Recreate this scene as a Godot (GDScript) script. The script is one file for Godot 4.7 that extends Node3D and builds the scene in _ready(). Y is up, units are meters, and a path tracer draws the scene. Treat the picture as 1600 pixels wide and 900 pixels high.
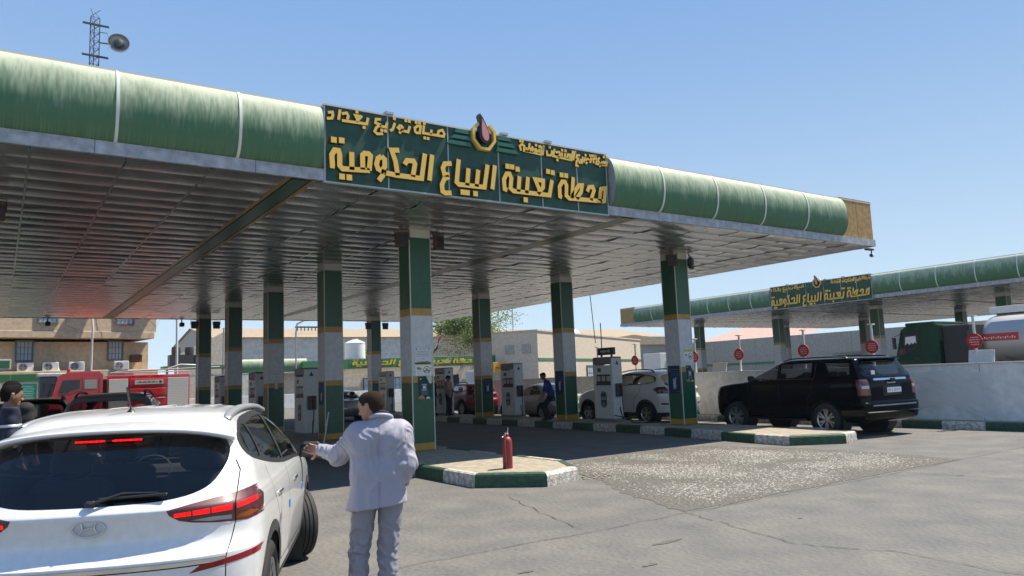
extends Node3D

func _ready() -> void:
	rng.seed = 7
	# camera
	var cam := Camera3D.new()
	cam.name = "camera"
	var yaw := 0.6036; var pitch := 0.1183; var roll := -0.0393
	var fwd := Vector3(sin(yaw) * cos(pitch), sin(pitch), -cos(yaw) * cos(pitch))
	var right := Vector3(cos(yaw), 0, sin(yaw))
	var up := right.cross(fwd)
	cam.transform = Transform3D(Basis(right * cos(roll) + up * sin(roll), up * cos(roll) - right * sin(roll), -fwd), Vector3(0, 1.76, 0))
	cam.fov = 42.15; cam.near = 0.05; cam.far = 3000.0
	add_child(cam); cam.current = true
	# sky, sun, exposure
	var env := Environment.new()
	env.background_mode = Environment.BG_SKY
	var sky := Sky.new()
	var sm := ProceduralSkyMaterial.new()
	sm.sky_top_color = Color(0.345, 0.495, 0.69); sm.sky_horizon_color = Color(0.70, 0.775, 0.81); sm.sky_curve = 0.19
	sm.ground_horizon_color = Color(0.62, 0.58, 0.52); sm.ground_bottom_color = Color(0.35, 0.33, 0.30)
	sm.energy_multiplier = 1.0
	sky.sky_material = sm
	env.sky = sky
	env.tonemap_mode = Environment.TONE_MAPPER_LINEAR
	env.tonemap_exposure = 1.7
	env.sdfgi_enabled = true; env.ssao_enabled = true; env.ssil_enabled = true
	env.fog_enabled = true; env.fog_density = 0.00025; env.fog_light_color = Color(0.80, 0.86, 0.92)
	var we := WorldEnvironment.new()
	we.name = "world_environment"
	we.environment = env
	add_child(we)
	var sun := DirectionalLight3D.new()
	sun.name = "sun"
	sun.light_color = Color(1.0, 0.96, 0.89); sun.light_energy = 1.6; sun.light_angular_distance = 0.5; sun.shadow_enabled = true
	add_child(sun)
	sun.look_at_from_position(Vector3(0.55, 1.0, 0.115) * 50, Vector3.ZERO)
	make_materials()
	make_ground()
	make_canopies()
	make_islands()
	make_wall()
	make_background()
	make_vehicles()
	make_pumps()
	make_people()
	make_small_things()
# ---------------------------------------------------------------- helpers
var taken := {}
var rng := RandomNumberGenerator.new()
var M := {}          # materials
var NT := {}         # shared noise pictures

class MB:
	var v := PackedVector3Array()
	var n := PackedVector3Array()
	var uv := PackedVector2Array()
	func count() -> int:
		return v.size()
	func vtx(p: Vector3, q: Vector3, t := Vector2.ZERO) -> void:
		v.append(p); n.append(q); uv.append(t)
	# a, b, c run counterclockwise seen from outside
	func tri(a: Vector3, b: Vector3, c: Vector3, ta := Vector2.ZERO, tb := Vector2.ZERO, tc := Vector2.ZERO) -> void:
		var q := (b - a).cross(c - a)
		if q.length_squared() < 1e-14:
			return
		q = q.normalized()
		vtx(a, q, ta); vtx(c, q, tc); vtx(b, q, tb)
	func tri_n(a: Vector3, b: Vector3, c: Vector3, na: Vector3, nb: Vector3, nc: Vector3) -> void:
		var q := (b - a).cross(c - a)
		if q.length_squared() < 1e-16:
			return
		if q.dot(na + nb + nc) >= 0:
			vtx(a, na); vtx(c, nc); vtx(b, nb)
		else:
			vtx(a, na); vtx(b, nb); vtx(c, nc)
	func quad(a: Vector3, b: Vector3, c: Vector3, d: Vector3) -> void:
		tri(a, b, c, Vector2(0, 1), Vector2(1, 1), Vector2(1, 0))
		tri(a, c, d, Vector2(0, 1), Vector2(1, 0), Vector2(0, 0))
	func out(pts: Array, centre: Vector3) -> void:   # a convex face, turned away from centre
		var q: Vector3 = (pts[1] - pts[0]).cross(pts[2] - pts[0])
		var ps := pts
		if q.dot(pts[0] - centre) < 0:
			ps = pts.duplicate(); ps.reverse()
		for i in range(1, ps.size() - 1):
			tri(ps[0], ps[i], ps[i + 1])
	func box(c: Vector3, s: Vector3, b := Basis.IDENTITY) -> void:
		var h := s / 2
		for ax in 3:
			for sg in [-1.0, 1.0]:
				var u := Vector3.ZERO; var w := Vector3.ZERO; var q := Vector3.ZERO
				q[ax] = sg * h[ax]; u[(ax + 1) % 3] = h[(ax + 1) % 3]; w[(ax + 2) % 3] = h[(ax + 2) % 3]
				if sg < 0:
					u = -u
				quad(c + b * (q - u - w), c + b * (q + u - w), c + b * (q + u + w), c + b * (q - u + w))
	func cbox(c: Vector3, s: Vector3, r: float, b := Basis.IDENTITY) -> void:   # box with chamfered edges
		var h := s / 2
		var k := func(x: float, y: float, z: float, ax: int) -> Vector3:
			var p := Vector3(x * h.x, y * h.y, z * h.z)
			for i in 3:
				if i != ax:
					p[i] -= signf(p[i]) * r
			return c + b * p
		for ax in 3:
			for sg in [-1.0, 1.0]:
				var ps := []
				for uw in [[-1, -1], [1, -1], [1, 1], [-1, 1]]:
					var e := Vector3.ZERO
					e[ax] = sg; e[(ax + 1) % 3] = uw[0]; e[(ax + 2) % 3] = uw[1]
					ps.append(k.call(e.x, e.y, e.z, ax))
				out(ps, c)
			for uw in [[-1, -1], [1, -1], [1, 1], [-1, 1]]:
				var e := Vector3.ZERO
				e[ax] = -1; e[(ax + 1) % 3] = uw[0]; e[(ax + 2) % 3] = uw[1]
				var f := e
				f[ax] = 1
				out([k.call(e.x, e.y, e.z, (ax + 1) % 3), k.call(f.x, f.y, f.z, (ax + 1) % 3), k.call(f.x, f.y, f.z, (ax + 2) % 3), k.call(e.x, e.y, e.z, (ax + 2) % 3)], c)
		for x in [-1, 1]:
			for y in [-1, 1]:
				for z in [-1, 1]:
					out([k.call(x, y, z, 0), k.call(x, y, z, 1), k.call(x, y, z, 2)], c)
	func tube(pts: Array, r, segs := 8, caps := true) -> void:   # r: a number, or one per point
		var rings := []
		var up := Vector3.UP
		var t0: Vector3 = (pts[1] - pts[0]).normalized()
		if absf(t0.dot(up)) > 0.9:
			up = Vector3.RIGHT
		var x := t0.cross(up).normalized()
		for i in pts.size():
			var t: Vector3
			if i == 0:
				t = t0
			elif i == pts.size() - 1:
				t = (pts[i] - pts[i - 1]).normalized()
			else:
				t = ((pts[i + 1] - pts[i]).normalized() + (pts[i] - pts[i - 1]).normalized()).normalized()
			x = (x - t * x.dot(t)).normalized()
			var y := t.cross(x)
			var ring := []
			var rr: float = r[i] if r is Array else r
			for k in segs:
				var a := TAU * k / segs
				var d := x * cos(a) + y * sin(a)
				ring.append([pts[i] + d * rr, d])
			rings.append(ring)
		for i in pts.size() - 1:
			for k in segs:
				var k2 := (k + 1) % segs
				var a = rings[i][k]; var b = rings[i][k2]; var c = rings[i + 1][k2]; var d = rings[i + 1][k]
				tri_n(a[0], b[0], c[0], a[1], b[1], c[1])
				tri_n(a[0], c[0], d[0], a[1], c[1], d[1])
		if caps:
			for e in [0, pts.size() - 1]:
				var q: Vector3 = t0 * -1 if e == 0 else (pts[e] - pts[e - 1]).normalized()
				for k in range(1, segs - 1):
					tri_n(rings[e][0][0], rings[e][k][0], rings[e][k + 1][0], q, q, q)
	func lathe(prof: Array, xf: Transform3D, segs := 20, smooth := true) -> void:   # prof: Vector2(radius, along y), outside to the right of travel
		for i in prof.size() - 1:
			var a: Vector2 = prof[i]; var b: Vector2 = prof[i + 1]
			var d := (b - a).normalized()
			var q := Vector2(d.y, -d.x)
			var qa := q; var qb := q
			if smooth:
				if i > 0:
					var e: Vector2 = (a - prof[i - 1]).normalized()
					if e.dot(d) > 0.6:
						qa = (q + Vector2(e.y, -e.x)).normalized()
				if i < prof.size() - 2:
					var e2: Vector2 = (prof[i + 2] - b).normalized()
					if e2.dot(d) > 0.6:
						qb = (q + Vector2(e2.y, -e2.x)).normalized()
			for k in segs:
				var t := TAU * k / segs; var u := TAU * (k + 1) / segs
				var p := func(w: Vector2, g: float) -> Vector3: return xf * Vector3(w.x * cos(g), w.y, w.x * sin(g))
				var m := func(w: Vector2, g: float) -> Vector3: return (xf.basis * Vector3(w.x * cos(g), w.y, w.x * sin(g))).normalized()
				tri_n(p.call(a, t), p.call(a, u), p.call(b, u), m.call(qa, t), m.call(qa, u), m.call(qb, u))
				tri_n(p.call(a, t), p.call(b, u), p.call(b, t), m.call(qa, t), m.call(qb, u), m.call(qb, t))
	func prism(poly: PackedVector2Array, z0: float, z1: float, xf := Transform3D.IDENTITY, back := true, bev := 0.0) -> void:   # extruded outline in the xy plane of xf, front at z1
		if Geometry2D.is_polygon_clockwise(poly):
			poly = poly.duplicate(); poly.reverse()
		var front := poly
		if bev > 0:
			var cut := Geometry2D.offset_polygon(poly, -bev)
			front = cut[0] if cut.size() == 1 and cut[0].size() == poly.size() else poly
		var ix := Geometry2D.triangulate_polygon(front)
		for i in range(0, ix.size(), 3):
			var a := front[ix[i]]; var b := front[ix[i + 1]]; var c := front[ix[i + 2]]
			if (b - a).cross(c - a) < 0:
				var s := b; b = c; c = s
			tri(xf * Vector3(a.x, a.y, z1), xf * Vector3(b.x, b.y, z1), xf * Vector3(c.x, c.y, z1), a, b, c)
			if back:
				tri(xf * Vector3(a.x, a.y, z0), xf * Vector3(c.x, c.y, z0), xf * Vector3(b.x, b.y, z0), a, c, b)
		for i in poly.size():
			var a := poly[i]; var b := poly[(i + 1) % poly.size()]
			quad(xf * Vector3(a.x, a.y, z0), xf * Vector3(b.x, b.y, z0), xf * Vector3(b.x, b.y, z1), xf * Vector3(a.x, a.y, z1))
	func stroke(pts: PackedVector2Array, w: float, z0: float, z1: float, xf := Transform3D.IDENTITY, round := false) -> void:   # a thick line as a prism
		for p in Geometry2D.offset_polyline(pts, w / 2, Geometry2D.JOIN_ROUND if round else Geometry2D.JOIN_MITER, Geometry2D.END_ROUND if round else Geometry2D.END_BUTT):
			if not Geometry2D.is_polygon_clockwise(p):
				prism(p, z0, z1, xf)
	func grid(rows: Array, closed := false) -> void:   # rows of points, smooth
		var R := rows.size(); var C: int = rows[0].size()
		var nn := []
		for i in R:
			var line := []
			for j in C:
				var jm := (j - 1 + C) % C if closed else maxi(j - 1, 0)
				var jp := (j + 1) % C if closed else mini(j + 1, C - 1)
				var du: Vector3 = rows[i][jp] - rows[i][jm]
				var dv: Vector3 = rows[mini(i + 1, R - 1)][j] - rows[maxi(i - 1, 0)][j]
				line.append(du.cross(dv).normalized())
			nn.append(line)
		for i in R - 1:
			for j in (C if closed else C - 1):
				var k := (j + 1) % C
				tri_n(rows[i][j], rows[i][k], rows[i + 1][k], nn[i][j], nn[i][k], nn[i + 1][k])
				tri_n(rows[i][j], rows[i + 1][k], rows[i + 1][j], nn[i][j], nn[i + 1][k], nn[i + 1][j])
	func flip() -> void:   # turn it inside out
		for i in range(0, v.size(), 3):
			var p := v[i + 1]; v[i + 1] = v[i + 2]; v[i + 2] = p
			var q := n[i + 1]; n[i + 1] = n[i + 2]; n[i + 2] = q
			var t := uv[i + 1]; uv[i + 1] = uv[i + 2]; uv[i + 2] = t
		for i in n.size():
			n[i] = -n[i]
	func add(o: MB, xf := Transform3D.IDENTITY) -> void:
		for i in o.v.size():
			vtx(xf * o.v[i], (xf.basis * o.n[i]).normalized(), o.uv[i])
	func mesh() -> ArrayMesh:
		var a := []
		a.resize(Mesh.ARRAY_MAX)
		a[Mesh.ARRAY_VERTEX] = v; a[Mesh.ARRAY_NORMAL] = n; a[Mesh.ARRAY_TEX_UV] = uv
		var m := ArrayMesh.new()
		m.add_surface_from_arrays(Mesh.PRIMITIVE_TRIANGLES, a)
		return m

func numbered(called: String) -> String:
	if not taken.has(called):
		taken[called] = 0
		return called
	taken[called] += 1
	return "%s_%03d" % [called, taken[called]]

func tag(o: Node3D, label: String, category: String, group := "") -> Node3D:
	o.set_meta("label", label)
	o.set_meta("category", category)
	if group != "":
		o.set_meta("group", group)
	return o

func thing(called: String, label: String, category: String, group := "", at := Vector3.ZERO, turn := 0.0) -> Node3D:
	var o := Node3D.new()
	o.name = numbered(called)
	add_child(o)
	o.position = at
	o.rotation.y = turn
	return tag(o, label, category, group)

func obj(called: String, m: MB, mat: Material, parent: Node = null) -> MeshInstance3D:
	if m.count() == 0:
		return null
	return put(called, m.mesh(), mat, parent)

func put(called: String, mesh: Mesh, mat: Material, parent: Node = null, at := Transform3D.IDENTITY) -> MeshInstance3D:
	var o := MeshInstance3D.new()
	o.mesh = mesh
	o.material_override = mat
	o.transform = at
	if parent == null:
		o.name = numbered(called)
		add_child(o)
	else:
		o.name = called
		parent.add_child(o, true)
	return o

func struct(called: String, m: MB, mat: Material) -> MeshInstance3D:
	var o := obj(called, m, mat)
	o.set_meta("kind", "structure")
	return o

func dup(o: Node3D, label: String, at: Vector3, turn := 0.0) -> Node3D:
	var c: Node3D = o.duplicate()
	var stem := String(o.name)
	if stem.length() > 4 and stem[-4] == "_" and stem.right(3).is_valid_int():
		stem = stem.left(-4)
	c.name = numbered(stem)
	add_child(c)
	c.position = at
	c.rotation.y = turn
	c.set_meta("label", label)
	return c

func V(x: float, y: float, z: float) -> Vector3:
	return Vector3(x, y, z)

func P2(a: Array, k := 1.0) -> PackedVector2Array:   # flat list of numbers -> points
	var p := PackedVector2Array()
	for i in range(0, a.size(), 2):
		p.append(Vector2(a[i], a[i + 1]) * k)
	return p

func xf(x: float, y: float, z: float, ry := 0.0, rx := 0.0, rz := 0.0) -> Transform3D:
	return Transform3D(Basis.from_euler(Vector3(rx, ry, rz)), Vector3(x, y, z))

func box_obj(called: String, c: Vector3, s: Vector3, mat: Material, parent: Node, bevel := 0.0) -> MeshInstance3D:
	var m := MB.new()
	if bevel > 0:
		m.cbox(c, s, bevel)
	else:
		m.box(c, s)
	return obj(called, m, mat, parent)

# ---------------------------------------------------------------- materials
func lin(r: float, g: float, b: float) -> Color:
	return Color(r, g, b).linear_to_srgb()

func noise_tex(freq: float, lo: float, hi: float, seed_: int, kind := FastNoiseLite.TYPE_SIMPLEX_SMOOTH, size := 512, octaves := 4, normal := 0.0, tint := Color(1, 1, 1), tint_lo := Color(1, 1, 1)) -> NoiseTexture2D:
	var f := FastNoiseLite.new()
	f.seed = seed_; f.frequency = freq; f.noise_type = kind; f.fractal_octaves = octaves
	var t := NoiseTexture2D.new()
	t.width = size; t.height = size; t.seamless = true; t.noise = f
	if normal > 0:
		t.as_normal_map = true; t.bump_strength = normal
	else:
		var g := Gradient.new()
		g.set_color(0, Color(lo * tint_lo.r, lo * tint_lo.g, lo * tint_lo.b)); g.set_color(1, Color(hi * tint.r, hi * tint.g, hi * tint.b))
		t.color_ramp = g
	return t

func mat(called: String, c: Color, rough := 0.7, metal := 0.0, tex: Texture2D = null, scale := 1.0, nrm: Texture2D = null, nscale := 0.5, world := false) -> StandardMaterial3D:
	var m := StandardMaterial3D.new()
	m.resource_name = called
	m.albedo_color = c; m.roughness = rough; m.metallic = metal
	if tex:
		m.albedo_texture = tex
	if nrm:
		m.normal_enabled = true; m.normal_texture = nrm; m.normal_scale = nscale
	if tex or nrm:
		m.uv1_triplanar = true; m.uv1_world_triplanar = world
		m.uv1_scale = Vector3.ONE * scale
	M[called] = m
	return m

func glass(called: String, c: Color, alpha: float) -> StandardMaterial3D:
	var m := StandardMaterial3D.new()
	m.resource_name = called
	m.transparency = BaseMaterial3D.TRANSPARENCY_ALPHA
	m.albedo_color = Color(c.r, c.g, c.b, alpha); m.roughness = 0.03; m.metallic_specular = 0.5
	M[called] = m
	return m

func glow(called: String, c: Color, e: Color, k: float) -> StandardMaterial3D:
	var m := mat(called, c, 0.3)
	m.emission_enabled = true; m.emission = e; m.emission_energy_multiplier = k
	return m

func print_mat(called: String, im: Image, rough := 0.6) -> StandardMaterial3D:
	var m := StandardMaterial3D.new()
	m.resource_name = called
	m.albedo_texture = ImageTexture.create_from_image(im); m.roughness = rough
	m.texture_repeat = false
	M[called] = m
	return m
# ---------------------------------------------------------------- surfaces
func speckle_image(size: int, base: float, spread: float, seed_: int, dots: int, lo: float, hi: float, rmax: int) -> Image:
	var r := RandomNumberGenerator.new()
	r.seed = seed_
	var im := Image.create(size, size, false, Image.FORMAT_RGB8)
	im.fill(Color(base, base, base))
	for i in dots:
		var c := r.randf_range(lo, hi)
		var w := r.randi_range(1, rmax)
		im.fill_rect(Rect2i(r.randi_range(0, size - 4), r.randi_range(0, size - 4), w, r.randi_range(1, rmax)), Color(c, c * r.randf_range(0.95, 0.99), c * r.randf_range(0.86, 0.95)))
	return im

func streak_image(w: int, h: int, seed_: int, lo: float, count: int, from_top: bool) -> Image:   # dirt that ran down a surface
	var r := RandomNumberGenerator.new()
	r.seed = seed_
	var im := Image.create(w, h, false, Image.FORMAT_RGB8)
	im.fill(Color(1, 1, 1))
	for i in count:
		var x := r.randi_range(0, w - 3)
		var l := r.randi_range(h / 12, h / 2)
		var y0 := 0 if from_top else r.randi_range(0, h - 10)
		var k := r.randf_range(lo, 1.0)
		var ww := r.randi_range(1, 3)
		for y in range(y0, mini(y0 + l, h)):
			var f := lerpf(k, 1.0, float(y - y0) / l)
			for q in ww:
				var c := im.get_pixel(x + q, y)
				im.set_pixel(x + q, y, Color(c.r * f, c.g * f, c.b * f * lerpf(0.97, 1.0, f)))
	return im

func tube_image() -> Image:   # green sheet with settled dirt plus painted-in sunlight paling the upper half, pale streaks below
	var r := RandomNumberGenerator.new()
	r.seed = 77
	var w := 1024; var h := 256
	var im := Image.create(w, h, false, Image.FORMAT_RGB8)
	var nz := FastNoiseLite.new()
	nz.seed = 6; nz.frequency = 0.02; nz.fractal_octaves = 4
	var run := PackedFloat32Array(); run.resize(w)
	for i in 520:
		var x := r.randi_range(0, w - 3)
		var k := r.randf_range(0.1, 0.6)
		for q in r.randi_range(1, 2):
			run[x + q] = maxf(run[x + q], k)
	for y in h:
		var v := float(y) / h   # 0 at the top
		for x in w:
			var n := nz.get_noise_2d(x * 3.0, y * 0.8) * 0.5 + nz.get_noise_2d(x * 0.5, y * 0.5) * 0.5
			var dust_and_sun := clampf(pow(smoothstep(0.66, 0.12, v + n * 0.26), 1.15) * 0.88 + 0.04, 0.0, 1.0)
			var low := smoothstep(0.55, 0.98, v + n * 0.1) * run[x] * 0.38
			var d := clampf(maxf(dust_and_sun, low), 0.0, 1.0)
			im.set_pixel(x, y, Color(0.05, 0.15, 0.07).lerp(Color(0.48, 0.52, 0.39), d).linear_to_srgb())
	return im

func make_materials() -> void:
	var plaster0 := noise_tex(0.015, 0.86, 1.0, 47)
	var blotch := noise_tex(0.012, 0.72, 1.0, 3)
	var fine := noise_tex(0.02, 0.9, 1.0, 5)
	var grain := noise_tex(0.25, 0.0, 1.0, 9, FastNoiseLite.TYPE_SIMPLEX_SMOOTH, 512, 3, 6.0)
	var rough_n := noise_tex(0.05, 0.0, 1.0, 11, FastNoiseLite.TYPE_SIMPLEX_SMOOTH, 512, 5, 8.0)
	var wave_n := noise_tex(0.008, 0.0, 1.0, 13, FastNoiseLite.TYPE_SIMPLEX_SMOOTH, 256, 2, 3.0)
	NT = {"blotch": blotch, "fine": fine, "grain": grain, "rough": rough_n, "wave": wave_n}
	var ground_tex := noise_tex(0.01, 0.84, 1.02, 21, FastNoiseLite.TYPE_SIMPLEX_SMOOTH, 1024, 6, 0.0, Color(1.0, 0.985, 0.955), Color(0.98, 0.98, 1.0))
	var g := mat("ground", lin(0.212, 0.210, 0.204), 0.9, 0.0, ground_tex, 0.09, grain, 0.15, true)
	var sp := ImageTexture.create_from_image(speckle_image(512, 0.86, 0.1, 4, 14000, 0.62, 1.0, 2))
	g.detail_enabled = true; g.detail_albedo = sp; g.detail_blend_mode = BaseMaterial3D.BLEND_MODE_MUL
	g.detail_uv_layer = BaseMaterial3D.DETAIL_UV_2; g.uv2_triplanar = true; g.uv2_world_triplanar = true; g.uv2_scale = Vector3.ONE * 0.8
	var agg := ImageTexture.create_from_image(speckle_image(1024, 0.60, 0.2, 8, 42000, 0.38, 1.0, 5))
	mat("aggregate", lin(0.30, 0.29, 0.265), 0.9, 0.0, agg, 0.45, rough_n, 1.0, true)
	mat("crack", lin(0.05, 0.048, 0.045), 0.95)
	mat("oil_stain", lin(0.13, 0.125, 0.115), 0.7, 0.0, blotch, 1.2, null, 0.5, true)
	mat("joint_dark", lin(0.10, 0.098, 0.09), 0.9)
	var slab := noise_tex(0.02, 0.75, 1.0, 31, FastNoiseLite.TYPE_SIMPLEX_SMOOTH, 512, 5, 0.0, Color(1, 0.97, 0.9))
	mat("island_concrete", lin(0.44, 0.40, 0.34), 0.9, 0.0, slab, 0.4, grain, 0.5, true)
	var chipped := noise_tex(0.018, 0.58, 1.15, 33, FastNoiseLite.TYPE_SIMPLEX_SMOOTH, 512, 5, 0.0, Color(1, 0.99, 0.96))
	mat("kerb_white", lin(0.62, 0.60, 0.56), 0.75, 0.0, chipped, 0.9, rough_n, 0.6, true)
	mat("kerb_green", lin(0.028, 0.095, 0.05), 0.6, 0.0, chipped, 1.1, rough_n, 0.6, true)
	# canopy
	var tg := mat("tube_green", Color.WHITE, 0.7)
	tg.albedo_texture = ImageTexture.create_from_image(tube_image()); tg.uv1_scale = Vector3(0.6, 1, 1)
	mat("tube_cap", lin(0.42, 0.43, 0.44), 0.6, 0.2, fine, 0.8)
	mat("tube_strip", lin(0.62, 0.66, 0.58), 0.5)
	mat("fascia_band", lin(0.50, 0.52, 0.56), 0.5, 0.1, blotch, 0.6)
	mat("gold_panel", lin(0.50, 0.31, 0.10), 0.55, 0.0, blotch, 0.7)
	mat("roof_sheet", lin(0.45, 0.45, 0.43), 0.7, 0.2, blotch, 0.5)
	mat("ceiling_metal", lin(0.76, 0.74, 0.71), 0.26, 0.82, plaster0, 0.25, wave_n, 0.3, true)
	mat("ceiling_metal_dull", lin(0.40, 0.385, 0.36), 0.34, 0.7, blotch, 0.5, wave_n, 0.3, true)
	mat("ceiling_back", lin(0.10, 0.10, 0.10), 0.8)
	mat("ceiling_green", lin(0.03, 0.10, 0.05), 0.3, 0.3)
	mat("ceiling_gold", lin(0.45, 0.26, 0.06), 0.3, 0.4)
	mat("column_green", lin(0.013, 0.095, 0.045), 0.32, 0.0, fine, 0.6, wave_n, 0.15)
	mat("column_grey", lin(0.60, 0.62, 0.66), 0.38, 0.0, fine, 0.5, wave_n, 0.15)
	mat("column_gold", lin(0.46, 0.26, 0.035), 0.35, 0.0, fine, 0.6)
	mat("column_trim", lin(0.55, 0.55, 0.48), 0.5)
	mat("sign_board", lin(0.018, 0.085, 0.05), 0.45, 0.0, blotch, 0.5)
	mat("letter_gold", lin(0.78, 0.49, 0.09), 0.5)
	mat("letter_side", lin(0.10, 0.06, 0.015), 0.6)
	mat("sign_seam", lin(0.38, 0.45, 0.42), 0.5)
	mat("drop_black", lin(0.015, 0.015, 0.02), 0.4)
	mat("drop_pink", lin(0.62, 0.24, 0.24), 0.5)
	mat("stripe_green", lin(0.02, 0.12, 0.085), 0.4)
	# general
	mat("rust", lin(0.17, 0.075, 0.045), 0.85, 0.1, blotch, 3.0, rough_n, 0.5)
	mat("black_plastic", lin(0.018, 0.018, 0.019), 0.45)
	mat("black_rubber", lin(0.016, 0.016, 0.016), 0.75, 0.0, null, 1.0, grain, 0.2)
	mat("dark_metal", lin(0.07, 0.07, 0.075), 0.5, 0.5)
	mat("grey_metal", lin(0.35, 0.36, 0.37), 0.45, 0.6)
	mat("steel", lin(0.55, 0.56, 0.57), 0.28, 0.9)
	mat("chrome", lin(0.72, 0.73, 0.74), 0.08, 1.0)
	mat("white_paint", lin(0.68, 0.68, 0.66), 0.5, 0.0, fine, 1.0)
	mat("pump_white", lin(0.64, 0.65, 0.66), 0.4, 0.0, fine, 1.2)
	mat("pump_grey", lin(0.20, 0.21, 0.22), 0.45, 0.1, fine, 1.2)
	mat("red_paint", lin(0.42, 0.022, 0.02), 0.35, 0.0, fine, 1.5)
	mat("sign_red", lin(0.40, 0.03, 0.035), 0.5)
	mat("old_red", lin(0.33, 0.03, 0.035), 0.5, 0.0, blotch, 4.0, rough_n, 0.2)
	glass("pane", Color(0.06, 0.07, 0.08), 0.45)
	glass("lens", Color(0.9, 0.9, 0.9), 0.15)
	mat("dark_glass", lin(0.02, 0.025, 0.03), 0.05, 0.0)
	# buildings
	var plaster := noise_tex(0.02, 0.82, 1.0, 41, FastNoiseLite.TYPE_SIMPLEX_SMOOTH, 512, 6, 0.0, Color(1, 0.97, 0.92))
	mat("tan_plaster", lin(0.62, 0.50, 0.36), 0.9, 0.0, plaster, 0.3, rough_n, 0.10, true)
	mat("beige_plaster", lin(0.68, 0.60, 0.50), 0.9, 0.0, plaster, 0.25, rough_n, 0.10, true)
	mat("grey_plaster", lin(0.42, 0.41, 0.39), 0.9, 0.0, plaster, 0.25, rough_n, 0.10, true)
	mat("low_wall", lin(0.82, 0.82, 0.80), 0.85, 0.0, plaster0, 0.35, grain, 0.2, true)
	mat("sheet_roof", lin(0.52, 0.42, 0.30), 0.75, 0.1, plaster, 0.12, null, 0.5, true)
	mat("pale_wall", lin(0.72, 0.72, 0.70), 0.85, 0.0, plaster, 0.12, null, 0.5, true)
	mat("pink_roof", lin(0.58, 0.36, 0.32), 0.8, 0.0, plaster, 0.15, null, 0.5, true)
	mat("green_paint", lin(0.05, 0.19, 0.08), 0.6, 0.0, fine, 0.7)
	mat("yellow_paint", lin(0.62, 0.46, 0.03), 0.5)
	mat("window_frame", lin(0.12, 0.13, 0.13), 0.6)
	mat("bright_pane", lin(0.42, 0.50, 0.56), 0.15, 0.0)
	mat("pale_pane", lin(0.34, 0.37, 0.33), 0.1)
	mat("leaf", lin(0.085, 0.13, 0.03), 0.7)
	M.leaf.backlight_enabled = true; M.leaf.backlight = Color(0.25, 0.32, 0.08)
	mat("leaf_light", lin(0.15, 0.19, 0.05), 0.7)
	M.leaf_light.backlight_enabled = true; M.leaf_light.backlight = Color(0.35, 0.4, 0.1)
	mat("bark", lin(0.12, 0.09, 0.06), 0.9)
	mat("water_tank_white", lin(0.70, 0.70, 0.68), 0.5)
	mat("ac_white", lin(0.76, 0.76, 0.74), 0.5, 0.0, fine, 2.0)
	mat("dark_hole", lin(0.02, 0.02, 0.02), 0.9)
	mat("hose_red", lin(0.22, 0.05, 0.05), 0.6)
	mat("letter_paper", lin(0.6, 0.6, 0.55), 0.7)
	mat("orange_paint", lin(0.62, 0.30, 0.02), 0.5)

# ---------------------------------------------------------------- ground
func _edge(p: Vector2, poly: PackedVector2Array) -> float:   # distance to the outline
	var d := 99.0
	for i in range(0, poly.size(), 4):
		d = minf(d, Geometry2D.get_closest_point_to_segment(p, poly[i], poly[(i + 4) % poly.size()]).distance_to(p))
	return d

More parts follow.
